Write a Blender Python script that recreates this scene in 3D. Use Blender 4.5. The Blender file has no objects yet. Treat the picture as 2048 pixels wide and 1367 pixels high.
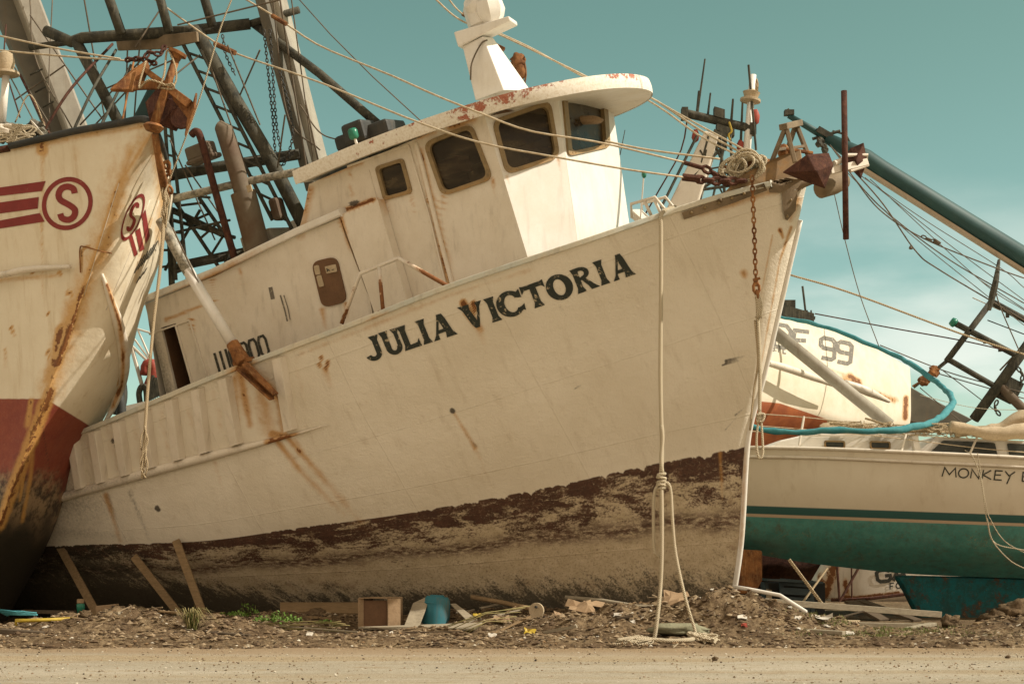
import bpy, math, random
import numpy as np
from mathutils import Vector, noise, geometry
from mathutils.bvhtree import BVHTree
sc = bpy.context.scene
col = sc.collection
R = math.radians
random.seed(7)

# ---------------------------------------------------------------- camera, world, sun, exposure
FPX, HOR, CH = 3000.0, 1090.0, 1.30            # focal length in px of a 2048 px wide frame, horizon row, eye height
cam_d = bpy.data.cameras.new("camera")
cam = bpy.data.objects.new("camera", cam_d); col.objects.link(cam)
cam.location = (0, 0, CH); cam.rotation_euler = (R(90), 0, 0)
cam_d.sensor_width = 36; cam_d.lens = 36 * FPX / 2048
cam_d.shift_y = (HOR - 683.5) / 2048
cam_d.clip_end = 5000
sc.camera = cam

SUN_AZ, SUN_EL = -10.0, 42.0                      # azimuth measured from +X towards +Y
sd = Vector((math.cos(R(SUN_AZ)) * math.cos(R(SUN_EL)), math.sin(R(SUN_AZ)) * math.cos(R(SUN_EL)), math.sin(R(SUN_EL))))
sl = bpy.data.lights.new("sun", 'SUN'); sun = bpy.data.objects.new("sun", sl); col.objects.link(sun)
sl.energy = 4.5; sl.angle = R(0.5); sl.color = (1.0, 0.92, 0.80)
sun.rotation_euler = sd.to_track_quat('Z', 'Y').to_euler(); sun.location = sd * 60

world = bpy.data.worlds.new("World"); sc.world = world; world.use_nodes = True
wn = world.node_tree; wn.nodes.clear()
def WN(t, **k):
    n = wn.nodes.new(t)
    for a, b in k.items(): setattr(n, a, b)
    return n
sky = WN('ShaderNodeTexSky', sky_type='NISHITA', sun_disc=False)
sky.sun_elevation = R(SUN_EL); sky.sun_rotation = R(90 - SUN_AZ); sky.air_density = 1.0; sky.dust_density = 1.2; sky.ozone_density = 1.0
wtc = WN('ShaderNodeTexCoord'); sep = WN('ShaderNodeSeparateXYZ'); wn.links.new(wtc.outputs['Generated'], sep.inputs[0])
def wmap(src, a, b, c, d):
    m = WN('ShaderNodeMapRange'); m.interpolation_type = 'SMOOTHSTEP'
    wn.links.new(src, m.inputs[0])
    for i, v in zip((1, 2, 3, 4), (a, b, c, d)): m.inputs[i].default_value = v
    return m.outputs[0]
def wmix(f, a, b, mode='MIX'):
    m = WN('ShaderNodeMix', data_type='RGBA', blend_type=mode)
    for i, v in ((0, f), (6, a), (7, b)):
        if isinstance(v, (int, float)): m.inputs[i].default_value = v
        elif isinstance(v, tuple): m.inputs[i].default_value = (*v, 1)
        else: wn.links.new(v, m.inputs[i])
    return m.outputs[2]
tint = wmix(wmap(sep.outputs['Z'], 0.02, 0.36, 0.0, 1.0), (1.08, 1.26, 0.98), (0.90, 1.10, 0.63))
teal = wmix(1.0, sky.outputs[0], tint, 'MULTIPLY')
# thin bright haze and cloud low on the right, added warm fill in the unseen sky behind the camera, to light shaded sides
wno = WN('ShaderNodeTexNoise'); wno.inputs['Scale'].default_value = 5; wno.inputs['Detail'].default_value = 6
wmp = WN('ShaderNodeMapping'); wmp.inputs['Scale'].default_value = (1, 1, 3.2)
wn.links.new(wtc.outputs['Generated'], wmp.inputs[0]); wn.links.new(wmp.outputs[0], wno.inputs['Vector'])
cl = wmap(wno.outputs['Fac'], 0.40, 0.66, 0.0, 1.0)
low = wmap(sep.outputs['Z'], 0.07, 0.27, 1.0, 0.0)
rt = wmap(sep.outputs['X'], -0.15, 0.28, 0.25, 1.0)
mm = WN('ShaderNodeMath', operation='MULTIPLY'); wn.links.new(cl, mm.inputs[0]); wn.links.new(low, mm.inputs[1])
mm2 = WN('ShaderNodeMath', operation='MULTIPLY'); wn.links.new(mm.outputs[0], mm2.inputs[0]); wn.links.new(rt, mm2.inputs[1])
s1 = wmix(mm2.outputs[0], teal, (7.6, 8.0, 7.2))
back = wmap(sep.outputs['Y'], -0.35, 0.25, 1.0, 0.0)
s2 = wmix(back, s1, (7.4, 6.1, 4.6))
bg = WN('ShaderNodeBackground'); bg.inputs[1].default_value = 0.10
wn.links.new(s2, bg.inputs[0])
wo = WN('ShaderNodeOutputWorld'); wn.links.new(bg.outputs[0], wo.inputs[0])
vs = sc.view_settings
vs.view_transform = 'Standard'; vs.look = 'None'; vs.gamma = 1; vs.use_curve_mapping = False; vs.exposure = 0.28
sc.cycles.max_bounces = 8

# ---------------------------------------------------------------- geometry helpers
def P(px, py, d):
    return Vector(((px - 1024) / FPX * d, d, CH + (HOR - py) / FPX * d))
def proj(p):
    return 1024 + p[0] / p[1] * FPX, HOR - (p[2] - CH) / p[1] * FPX
EYE = Vector((0, 0, CH))
def ray(px, py): return (P(px, py, 1.0) - EYE)
def ray_plane(px, py, q, n):
    r = ray(px, py); return EYE + r * ((q - EYE).dot(n) / r.dot(n))

class Frame:
    """a hull's own axes: f forward, r starboard, u up"""
    def __init__(s, p0, th, p, rho):
        th, p, rho = R(th), R(p), R(rho)
        f = Vector((math.cos(th), -math.sin(th), 0)); r = Vector((-math.sin(th), -math.cos(th), 0)); z = Vector((0, 0, 1))
        s.f = math.cos(p) * f + math.sin(p) * z; u = -math.sin(p) * f + math.cos(p) * z
        s.r = math.cos(rho) * r - math.sin(rho) * u; s.u = math.cos(rho) * u + math.sin(rho) * r
        s.p0 = p0
    def pt(s, px, py, b): return ray_plane(px, py, s.p0 + s.r * b, s.r)
    def loc(s, P_): v = P_ - s.p0; return v.dot(s.f), v.dot(s.r), v.dot(s.u)
    def w(s, a, b, c): return s.p0 + s.f * a + s.r * b + s.u * c
    def mir(s, P_): return P_ - s.r * (2 * (P_ - s.p0).dot(s.r))

def pchip(A, n):
    """resample the control points A (k, ...) to n along axis 0, smooth without overshoot"""
    A = np.asarray(A, float); k = len(A)
    if k == 2:
        t = np.linspace(0, 1, n).reshape((-1,) + (1,) * (A.ndim - 1)); return A[0] * (1 - t) + A[1] * t
    D = A[1:] - A[:-1]; M = np.zeros_like(A)
    pr = D[1:] * D[:-1]
    with np.errstate(divide='ignore', invalid='ignore'):
        M[1:-1] = np.where(pr > 0, 2 * pr / (D[1:] + D[:-1]), 0)
    M[0] = D[0]; M[-1] = D[-1]
    t = np.linspace(0, k - 1, n); i = np.minimum(t.astype(int), k - 2); x = (t - i).reshape((-1,) + (1,) * (A.ndim - 1))
    return (2 * x**3 - 3 * x**2 + 1) * A[i] + (x**3 - 2 * x**2 + x) * M[i] + (-2 * x**3 + 3 * x**2) * A[i + 1] + (x**3 - x**2) * M[i + 1]

def catmull(pts, n):
    A = np.array([tuple(p) for p in pts], float); k = len(A)
    if k == 2: return [Vector(v) for v in pchip(A, n)]
    E = np.vstack([2 * A[0] - A[1], A, 2 * A[-1] - A[-2]])
    out = []
    for t in np.linspace(0, k - 1, n):
        i = min(int(t), k - 2); x = t - i
        p0, p1, p2, p3 = E[i], E[i + 1], E[i + 2], E[i + 3]
        out.append(Vector(0.5 * ((2 * p1) + (-p0 + p2) * x + (2 * p0 - 5 * p1 + 4 * p2 - p3) * x * x + (-p0 + 3 * p1 - 3 * p2 + p3) * x**3)))
    return out

class MB:
    def __init__(s): s.v = []; s.f = []; s.c = []
    def add(s, vs_, fs_):
        o = len(s.v); s.v += [Vector(v) for v in vs_]; s.f += [tuple(i + o for i in f) for f in fs_]; return s
    def grid(s, G, flip=False):
        n, m = G.shape[:2]; vs_ = [Vector(G[i, j]) for i in range(n) for j in range(m)]
        fs_ = []
        for i in range(n - 1):
            for j in range(m - 1):
                q = (i * m + j, (i + 1) * m + j, (i + 1) * m + j + 1, i * m + j + 1)
                fs_.append(q[::-1] if flip else q)
        return s.add(vs_, fs_)
    def box(s, c, ax, ay, az):
        c = Vector(c); vs_ = [c + ax * i + ay * j + az * k for i in (-1, 1) for j in (-1, 1) for k in (-1, 1)]
        return s.add(vs_, [(0, 1, 3, 2), (4, 6, 7, 5), (0, 4, 5, 1), (2, 3, 7, 6), (0, 2, 6, 4), (1, 5, 7, 3)])
    def abox(s, c, hx, hy, hz, rz=0, rx=0, ry=0):
        from mathutils import Euler
        m = Euler((rx, ry, rz)).to_matrix()
        return s.box(c, m @ Vector((hx, 0, 0)), m @ Vector((0, hy, 0)), m @ Vector((0, 0, hz)))
    def beam(s, a, b, w, h, up=Vector((0, 0, 1))):
        a = Vector(a); b = Vector(b); d = (b - a); x = d.cross(up)
        if x.length < 1e-6: x = d.cross(Vector((1, 0, 0)))
        x.normalize(); y = x.cross(d).normalized()
        return s.box((a + b) / 2, d / 2, x * w / 2, y * h / 2)
    def taperbeam(s, a, b, w0, h0, w1, h1, up=Vector((0, 1, 0))):
        a = Vector(a); b = Vector(b); d = b - a; x = d.cross(up).normalized(); y = x.cross(d).normalized()
        vs_ = [p + x * w * i / 2 + y * h * j / 2 for p, w, h in ((a, w0, h0), (b, w1, h1)) for i, j in ((-1, -1), (1, -1), (1, 1), (-1, 1))]
        return s.add(vs_, [(0, 1, 2, 3), (7, 6, 5, 4), (0, 4, 5, 1), (1, 5, 6, 2), (2, 6, 7, 3), (3, 7, 4, 0)])
    def tube(s, pts, r, n=8, sm=0, sx=1.0):
        pts = [Vector(p) for p in pts]
        if sm: 
            k = len(pts); rr = r
            if not isinstance(r, (int, float)): rr = list(np.interp(np.linspace(0, 1, sm), np.linspace(0, 1, len(r)), r))
            pts = catmull(pts, sm); r = rr
        k = len(pts); rs = [r] * k if isinstance(r, (int, float)) else list(r)
        t0 = (pts[1] - pts[0]).normalized(); x = t0.cross(Vector((0, 1, 0)))
        if x.length < .1: x = t0.cross(Vector((1, 0, 0)))
        x.normalize(); vs_ = []
        for i in range(k):
            t = (pts[min(i + 1, k - 1)] - pts[max(i - 1, 0)]).normalized()
            x = (x - t * x.dot(t)).normalized(); y = t.cross(x)
            for j in range(n):
                a = 2 * math.pi * j / n; vs_.append(pts[i] + (x * math.cos(a) * sx + y * math.sin(a)) * rs[i])
        fs_ = [(i * n + j, i * n + (j + 1) % n, (i + 1) * n + (j + 1) % n, (i + 1) * n + j) for i in range(k - 1) for j in range(n)]
        fs_ += [tuple(range(n))[::-1], tuple((k - 1) * n + j for j in range(n))]
        return s.add(vs_, fs_)
    def lathe(s, a, b, prof, n=16):
        a = Vector(a); b = Vector(b)
        return s.tube([a.lerp(b, t) for t, _ in prof], [r for _, r in prof], n)
    def prism(s, poly, d):
        k = len(poly); d = Vector(d); vs_ = [Vector(p) for p in poly] + [Vector(p) + d for p in poly]
        return s.add(vs_, [tuple(range(k))[::-1], tuple(range(k, 2 * k))] + [(i, (i + 1) % k, (i + 1) % k + k, i + k) for i in range(k)])
    def blob(s, c, rx, ry, rz, seed=0, amp=.25, nu=10, nv=7, fr=1.5):
        c = Vector(c); vs_ = []; 
        for i in range(nv + 1):
            th = math.pi * i / nv
            for j in range(nu):
                ph = 2 * math.pi * j / nu; d = Vector((math.sin(th) * math.cos(ph), math.sin(th) * math.sin(ph), math.cos(th)))
                k = 1 + amp * noise.noise(d * fr + Vector((seed * 3.7, seed, 0)))*2
                vs_.append(c + Vector((d.x * rx, d.y * ry, d.z * rz)) * k)
        fs_ = [(i * nu + j, (i + 1) * nu + j, (i + 1) * nu + (j + 1) % nu, i * nu + (j + 1) % nu) for i in range(nv) for j in range(nu)]
        return s.add(vs_, fs_)
    def torus(s, c, ax, ay, az, R1, r, n=14, m=6, sy=1.0):
        c = Vector(c); vs_ = []
        for i in range(n):
            a = 2 * math.pi * i / n; d = ax * math.cos(a) + ay * math.sin(a) * sy
            for j in range(m):
                b = 2 * math.pi * j / m; vs_.append(c + d * R1 + (d.normalized() * math.cos(b) + az * math.sin(b)) * r)
        fs_ = [(i * m + j, ((i + 1) % n) * m + j, ((i + 1) % n) * m + (j + 1) % m, i * m + (j + 1) % m) for i in range(n) for j in range(m)]
        return s.add(vs_, fs_)
    def chain(s, pts, link, r):
        pts = [Vector(p) for p in pts]; L = [0]
        for a, b in zip(pts, pts[1:]): L.append(L[-1] + (b - a).length)
        n = max(2, int(L[-1] / (link * .78)))
        def at(t):
            for i in range(len(pts) - 1):
                if t <= L[i + 1] or i == len(pts) - 2: return pts[i].lerp(pts[i + 1], (t - L[i]) / max(1e-6, L[i + 1] - L[i])), (pts[i + 1] - pts[i]).normalized()
        for k in range(n):
            c, t = at(L[-1] * (k + .5) / n); x = t.cross(Vector((0, 1, .01))).normalized(); y = x.cross(t)
            if k % 2: x, y = y, x
            s.torus(c, t, x, y, link * .5, r, 10, 5, .55)
        return s

def setcols(me, name, cols):
    ca = me.color_attributes.new(name, 'FLOAT_COLOR', 'POINT')
    ca.data.foreach_set('color', np.asarray(cols, np.float32).ravel())

def obj(name, mb, mat, parent=None, smooth=False, bevel=0, stain=None, fcol=None, uv=None, auto=None):
    base = parent_base(parent)
    me = bpy.data.meshes.new(name); me.from_pydata([v - base for v in mb.v], [], mb.f); me.update()
    if stain is not None: setcols(me, 'stain', stain)
    if fcol is not None: setcols(me, 'tone', fcol)
    if uv is not None:
        ul = me.uv_layers.new(name='hull'); li = np.zeros(len(me.loops), int); me.loops.foreach_get('vertex_index', li)
        ul.data.foreach_set('uv', np.asarray(uv, np.float32)[li].ravel())
    if smooth: 
        me.polygons.foreach_set('use_smooth', [True] * len(me.polygons))
        if auto: me.set_sharp_from_angle(angle=R(auto))
    if mat: me.materials.append(mat)
    o = bpy.data.objects.new(name, me); col.objects.link(o)
    if parent: o.parent = parent
    if bevel:
        m = o.modifiers.new('bevel', 'BEVEL'); m.width = bevel; m.segments = 2; m.limit_method = 'ANGLE'
    return o
def parent_base(p):
    v = Vector((0, 0, 0))
    while p: v = v + p.location; p = p.parent
    return v
def tag(o, label=None, cat=None, group=None, kind=None):
    if label: o['label'] = label
    if cat: o['category'] = cat
    if group: o['group'] = group
    if kind: o['kind'] = kind
    return o
def thing(name, label, cat, base, group=None):
    o = bpy.data.objects.new(name, None); o.empty_display_size = .3; col.objects.link(o); o.location = Vector(base)
    return tag(o, label, cat, group)
def single(name, mb, mat, label, cat, group=None, kind=None, **k):
    """a thing that is one mesh: its origin goes to the bottom centre of the mesh"""
    xs = [v.x for v in mb.v]; ys = [v.y for v in mb.v]; zs = [v.z for v in mb.v]
    b = Vector(((min(xs) + max(xs)) / 2, (min(ys) + max(ys)) / 2, min(zs)))
    m2 = MB(); m2.v = [v - b for v in mb.v]; m2.f = mb.f
    o = obj(name, m2, mat, None, **k); o.location = b
    return tag(o, label, cat, group, kind)

# ---------------------------------------------------------------- materials
def new_mat(name):
    m = bpy.data.materials.new(name); m.use_nodes = True; nt = m.node_tree; nt.nodes.clear(); return m, nt
class NT:
    def __init__(s, nt):
        s.nt = nt; s.tc = s.n('ShaderNodeTexCoord'); s.obj = s.tc.outputs['Object']
    def n(s, t, **k):
        n = s.nt.nodes.new(t)
        for a, b in k.items(): setattr(n, a, b)
        return n
    def put(s, sock, v):
        if isinstance(v, (int, float)): sock.default_value = v
        elif isinstance(v, tuple): sock.default_value = (*v, 1) if len(sock.default_value) == 4 else v
        else: s.nt.links.new(v, sock)
    def noise(s, scale, detail=6, rough=.6, vec=None, stretch=None, dist=0):
        v = vec if vec is not None else s.obj
        if stretch:
            mp = s.n('ShaderNodeMapping'); mp.inputs['Scale'].default_value = stretch[0]
            if len(stretch) > 1: mp.inputs['Rotation'].default_value = stretch[1]
            s.put(mp.inputs[0], v); v = mp.outputs[0]
        t = s.n('ShaderNodeTexNoise'); s.put(t.inputs['Vector'], v)
        t.inputs['Scale'].default_value = scale; t.inputs['Detail'].default_value = detail; t.inputs['Roughness'].default_value = rough
        t.inputs['Distortion'].default_value = dist
        return t.outputs['Fac']
    def math(s, op, a, b=0.0, c=0.0, clamp=False):
        m = s.n('ShaderNodeMath', operation=op, use_clamp=clamp); s.put(m.inputs[0], a); s.put(m.inputs[1], b)
        if op == 'MULTIPLY_ADD': s.put(m.inputs[2], c)
        return m.outputs[0]
    def map(s, v, a, b, c=0.0, d=1.0, smooth=True):
        m = s.n('ShaderNodeMapRange'); m.interpolation_type = 'SMOOTHSTEP' if smooth else 'LINEAR'
        s.put(m.inputs[0], v)
        for i, x in zip((1, 2, 3, 4), (a, b, c, d)): s.put(m.inputs[i], x)
        return m.outputs[0]
    def mix(s, f, a, b, mode='MIX'):
        m = s.n('ShaderNodeMix', data_type='RGBA', blend_type=mode); s.put(m.inputs[0], f); s.put(m.inputs[6], a); s.put(m.inputs[7], b)
        return m.outputs[2]
    def attr(s, name):
        a = s.n('ShaderNodeAttribute', attribute_name=name); sp = s.n('ShaderNodeSeparateColor'); s.put(sp.inputs[0], a.outputs['Color'])
        return sp.outputs[0], sp.outputs[1], sp.outputs[2], a.outputs['Color']
    def out(s, colr, rough=.6, metal=0.0, bump=None, bdist=.01, bstr=.5, spec=.5, **k):
        p = s.n('ShaderNodeBsdfPrincipled'); s.put(p.inputs['Base Color'], colr); s.put(p.inputs['Roughness'], rough); s.put(p.inputs['Metallic'], metal)
        p.inputs['Specular IOR Level'].default_value = spec
        for a, b in k.items(): s.put(p.inputs[a.replace('_', ' ')], b)
        if bump is not None:
            b = s.n('ShaderNodeBump'); b.inputs['Strength'].default_value = bstr; b.inputs['Distance'].default_value = bdist; s.put(b.inputs['Height'], bump); s.put(p.inputs['Normal'], b.outputs[0])
        o = s.n('ShaderNodeOutputMaterial'); s.put(o.inputs[0], p.outputs[0]); return p
RUST_D, RUST_M, RUST_O, RUST_Y = (.075, .026, .012), (.20, .07, .022), (.42, .17, .04), (.55, .33, .10)
def rusting(t, c, amount=0.0, sc_=6, yl=RUST_Y, core_w=1.15):
    """rust speckle and bleeding: everywhere by amount, and where the vertex stain mask says so"""
    r, g, b, _ = t.attr('stain')
    n1 = t.noise(sc_, 9, .7); n2 = t.noise(sc_ * 5, 5, .7)
    m = t.math('ADD', t.math('MULTIPLY_ADD', t.math('SUBTRACT', n1, .5), 1.5, t.math('MULTIPLY', r, core_w)), amount)
    core = t.map(m, .50, .62); bleed = t.map(t.math('ADD', t.math('MULTIPLY', t.math('SUBTRACT', n1, .5), .5), r), .06, .50)
    rc = t.mix(n2, RUST_D, t.mix(n1, RUST_M, RUST_O))
    bl = t.mix(t.math('MULTIPLY', bleed, .88), c, t.mix(n2, RUST_O, yl))
    c2 = t.mix(core, bl, rc)
    gm = t.math('ADD', t.math('MULTIPLY', t.math('SUBTRACT', n2, .5), .8), g)
    return t.mix(t.map(gm, .2, .9, 0, .9), c2, (.035, .028, .02)), core
def paint(name, c1, c2, rust=0.0, rough=.5, scale=2.0, dirt=.35, dirtcol=(.16, .11, .06), bump=.004, spec=.4, chips=None, sc_=6):
    m, nt = new_mat(name); t = NT(nt)
    a = t.noise(scale, 8, .65); b = t.noise(scale * 14, 4, .7); st = t.noise(scale * 1.5, 6, .6, stretch=((3, 3, .35),))
    c = t.mix(t.map(a, .3, .7), c1, c2)
    c = t.mix(t.map(st, .5, .8, 0, dirt), c, dirtcol)
    c = t.mix(t.map(b, .55, .8, 0, dirt * .6), c, dirtcol)
    if chips: c = t.mix(t.map(t.noise(9, 8, .75), chips[1], chips[1] + .02), c, chips[0])
    c = t.mix(t.map(t.noise(70, 3, .8), .56, .72, 0, dirt * .7), c, dirtcol)
    c, core = rusting(t, c, rust, sc_)
    hh = t.math('ADD', a, t.math('MULTIPLY', t.math('ADD', core, t.math('MULTIPLY', b, .5)), .5))
    t.out(c, t.math('ADD', rough, t.math('MULTIPLY', core, .3)), 0, hh, bump, .6, spec)
    return m
def plain(name, c1, c2, rough=.8, scale=8, bump=.003, metal=0, stretch=None, spec=.3):
    m, nt = new_mat(name); t = NT(nt)
    n = t.noise(scale, 8, .7, stretch=stretch); f = t.noise(scale * 8, 3, .7)
    c = t.mix(t.map(n, .3, .7), c1, c2); c = t.mix(t.map(f, .4, .8, 0, .4), c, tuple(x * .4 for x in c1))
    t.out(c, rough, metal, t.math('ADD', n, f), bump, .6, spec); return m
def toned(name, rough=.9, spec=.2):
    m, nt = new_mat(name); t = NT(nt); _, _, _, c = t.attr('tone')
    n = t.noise(30, 4, .7); t.out(t.mix(t.map(n, .3, .8, 0, .5), c, (.05, .035, .02)), rough, 0, n, .004, .5, spec); return m

WHITE1, WHITE2 = (.73, .665, .56), (.66, .585, .47)
M = {}
M['white'] = paint('weathered_white_paint', WHITE1, WHITE2, rust=-.02, dirt=.3)
M['white_clean'] = paint('chalky_white_paint', (.76, .73, .67), (.69, .645, .56), rust=-.1, dirt=.2)
M['white_rusty'] = paint('rusty_white_paint', WHITE1, WHITE2, rust=.16, dirt=.45, sc_=9)
M['roof'] = paint('flaking_roof_paint', (.80, .75, .65), (.73, .66, .53), rust=-.05, dirt=.25, sc_=11)
M['rail_rusty'] = paint('rusty_railing_paint', WHITE1, WHITE2, rust=.24, sc_=5)
M['rust'] = paint('heavy_rust', (.09, .034, .016), (.33, .145, .05), rust=-.05, rough=.9, scale=5, sc_=9, dirt=.8, dirtcol=(.42, .25, .11), bump=.01, spec=.2)
M['rust_orange'] = paint('bright_rust', (.28, .13, .05), (.09, .038, .02), rust=.02, rough=.95, scale=7, sc_=12, dirt=.6, dirtcol=RUST_D, bump=.01, spec=.2)
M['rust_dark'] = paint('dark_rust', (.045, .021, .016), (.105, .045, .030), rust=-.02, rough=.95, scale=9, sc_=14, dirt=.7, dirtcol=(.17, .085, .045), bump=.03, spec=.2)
M['dark_pipe'] = paint('dark_grey_steel_pipe', (.030, .030, .024), (.085, .078, .056), rust=.07, rough=.8, scale=5, dirt=.7, dirtcol=(.19, .17, .12), bump=.012, spec=.2)
M['black'] = paint('black_paint', (.03, .032, .03), (.05, .05, .045), rust=.02, rough=.6, spec=.3)
M['lichen'] = paint('flaking_grey_white_pipe', (.50, .46, .36), (.12, .11, .085), rust=.0, scale=14, dirt=.8, dirtcol=(.07, .06, .045))
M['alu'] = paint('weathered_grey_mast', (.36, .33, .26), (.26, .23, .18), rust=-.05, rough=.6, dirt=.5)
M['alu_dark'] = paint('dark_mast', (.10, .095, .075), (.15, .135, .10), rust=-.05, rough=.7, dirt=.5)  # darker copy of the grey mast, for its shaded faces and other dark gear
M['wood'] = plain('grey_weathered_wood', (.30, .22, .13), (.20, .14, .08), .85, 6, .004, stretch=((1, 1, 6),))
M['plank'] = plain('brown_plank', (.28, .19, .10), (.18, .12, .06), .9, 7, .004, stretch=((1, 5, 5),))
M['plank_grey'] = plain('grey_plank', (.36, .31, .22), (.24, .20, .14), .9, 7, .004, stretch=((1, 5, 5),))
M['plank_dark'] = plain('dark_plank', (.07, .05, .03), (.11, .08, .05), .9, 7, .004)
M['teal_pole'] = paint('dark_teal_spar', (.014, .052, .052), (.022, .072, .068), rust=-.1, rough=.6, dirt=.3, dirtcol=(.05, .06, .05))
M['teal_edge'] = paint('pale_spar_track', (.42, .34, .24), (.34, .27, .18), rust=-.1)
M['turq'] = plain('turquoise_canvas', (.04, .20, .23), (.08, .27, .29), .9, 5, .006)
M['blue'] = paint('faded_blue_plastic', (.015, .13, .17), (.03, .18, .22), rust=-.2, rough=.7, dirt=.6)
M['brown_panel'] = plain('brown_panel', (.13, .07, .035), (.17, .09, .045), .7, 5)
M['frame'] = paint('bronze_window_frame', (.22, .155, .075), (.30, .21, .10), rust=.0, rough=.6, scale=8, dirt=.5, dirtcol=(.08, .05, .02))
M['canvas'] = plain('beige_canvas', (.50, .40, .27), (.42, .33, .21), .9, 5, .01)
M['green_lamp'] = plain('green_lamp_glass', (.02, .16, .10), (.04, .22, .14), .3, 5)
M['red'] = plain('faded_red_paint', (.36, .07, .04), (.28, .05, .035), .6, 5)
M['yellow'] = plain('yellow_plastic', (.46, .33, .035), (.38, .26, .04), .5, 5)
M['card'] = plain('brown_cardboard', (.34, .235, .14), (.27, .18, .10), .9, 5, .003)
M['litter'] = plain('off_white_litter', (.62, .58, .50), (.42, .37, .29), .8, 14)
M['dark_board'] = plain('blue_grey_board', (.05, .07, .075), (.08, .10, .10), .7, 5)
M['cableM'] = plain('grey_steel_wire', (.62, .53, .38), (.40, .30, .18), .7, 12)
M['cable_dark'] = plain('dark_wire', (.10, .08, .055), (.16, .12, .08), .7, 12)
def rope_mat(name, c1, c2):
    m, nt = new_mat(name); t = NT(nt)
    w = t.n('ShaderNodeTexWave', wave_type='BANDS', bands_direction='DIAGONAL'); w.inputs['Scale'].default_value = 22; w.inputs['Distortion'].default_value = 1.5
    t.put(w.inputs['Vector'], t.obj); n = t.noise(40, 4, .7)
    c = t.mix(w.outputs['Fac'], c2, c1); c = t.mix(t.map(n, .5, .8, 0, .5), c, (.22, .15, .08))
    t.out(c, .95, 0, w.outputs['Fac'], .012, .9, .1); return m
M['rope'] = rope_mat('pale_laid_rope', (.72, .63, .46), (.42, .34, .22))
M['rope_tan'] = rope_mat('tan_laid_rope', (.62, .50, .33), (.34, .25, .14))
def flake_mat():
    m, nt = new_mat('flaking_visor_paint'); t = NT(nt); r, g, b, _ = t.attr('stain')
    n = t.noise(7, 10, .78, dist=.4); f = t.noise(30, 5, .7); c = t.mix(t.map(f, .4, .7), (.80, .75, .65), (.66, .58, .45))
    m1 = t.map(t.math('ADD', n, t.math('MULTIPLY', r, .22)), .655, .67)
    c = t.mix(m1, c, t.mix(t.map(f, .35, .65), (.34, .10, .06), (.46, .20, .12)))
    t.out(c, .7, 0, t.math('SUBTRACT', f, m1), .006, .6, .3); return m
M['flake'] = flake_mat()
def glass_mat():
    m, nt = new_mat('dusty_dark_window'); t = NT(nt)
    n = t.noise(1.6, 8, .7, stretch=((1, 1, 3), (0, .6, 0))); s_ = t.noise(7, 5, .6)
    c = t.mix(t.map(n, .42, .72), (.035, .026, .015), (.13, .095, .05)); c = t.mix(t.map(s_, .6, .75, 0, .5), c, (.22, .16, .09))
    p = t.out(c, t.map(n, .3, .7, .2, .5), 0, None, spec=.35)
    tr = t.n('ShaderNodeBsdfTransparent'); tr.inputs[0].default_value = (.75, .68, .52, 1)
    mx = t.n('ShaderNodeMixShader'); mx.inputs[0].default_value = .68
    t.put(mx.inputs[1], tr.outputs[0]); t.put(mx.inputs[2], p.outputs[0])
    o = [x for x in nt.nodes if x.type == 'OUTPUT_MATERIAL'][0]; t.put(o.inputs[0], mx.outputs[0]); return m
M['glass'] = glass_mat()
M['glass_solid'] = plain('dark_tinted_window', (.03, .035, .03), (.06, .06, .045), .25, 5)
def letter_mat(name, c, wear, under, sc_=16, thr=.60):
    m, nt = new_mat(name); t = NT(nt); n = t.noise(sc_, 9, .75, dist=.6); q = t.noise(5, 4)
    cc = t.mix(t.map(n, thr, thr + .02, 0, wear), c, under); cc = t.mix(t.map(q, .4, .7, 0, .3), cc, tuple(x * .5 for x in c))
    t.out(cc, .6, 0, None, spec=.3); return m
M['letter'] = letter_mat('black_lettering', (.030, .036, .030), .9, (.50, .41, .28), 13, .575)
M['letter_solid'] = letter_mat('dark_lettering', (.045, .045, .035), .7, (.45, .38, .27))
M['letter_grey'] = letter_mat('faded_grey_lettering', (.17, .15, .12), .8, (.62, .55, .42), 18, .58)
M['logo'] = letter_mat('maroon_logo_paint', (.24, .035, .030), .5, (.5, .36, .24), 12, .64)
M['toned'] = toned('mixed_rubble')

def seg_dist(px, py, pts):
    """distance in px from arrays px,py to a polyline and the position 0..1 along it"""
    best = np.full(px.shape, 1e9); tt = np.zeros(px.shape); n = len(pts) - 1
    for i in range(n):
        ax, ay = pts[i]; bx, by = pts[i + 1]; dx, dy = bx - ax, by - ay
        t = np.clip(((px - ax) * dx + (py - ay) * dy) / (dx * dx + dy * dy + 1e-9), 0, 1)
        d = np.hypot(px - ax - t * dx, py - ay - t * dy); m = d < best
        best = np.where(m, d, best); tt = np.where(m, (i + t) / n, tt)
    return best, tt
def stains(verts, marks, side=None):
    """vertex masks (rust; grime and painted shade) for a list of (channel, polyline px, width0, width1, strength0, strength1)"""
    V = np.array([tuple(v) for v in verts]); px = 1024 + V[:, 0] / V[:, 1] * FPX; py = HOR - (V[:, 2] - CH) / V[:, 1] * FPX
    C = np.zeros((len(V), 4)); C[:, 3] = 1
    for ch, pts, w0, w1, s0, s1 in marks:
        d, t = seg_dist(px, py, pts); w = w0 + (w1 - w0) * t; s_ = (s0 + (s1 - s0) * t) * np.clip(1 - d / w, 0, 1) ** .8
        C[:, ch] = np.maximum(C[:, ch], s_)
    if side is not None: C[~side, :3] *= .2
    return C

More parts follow.
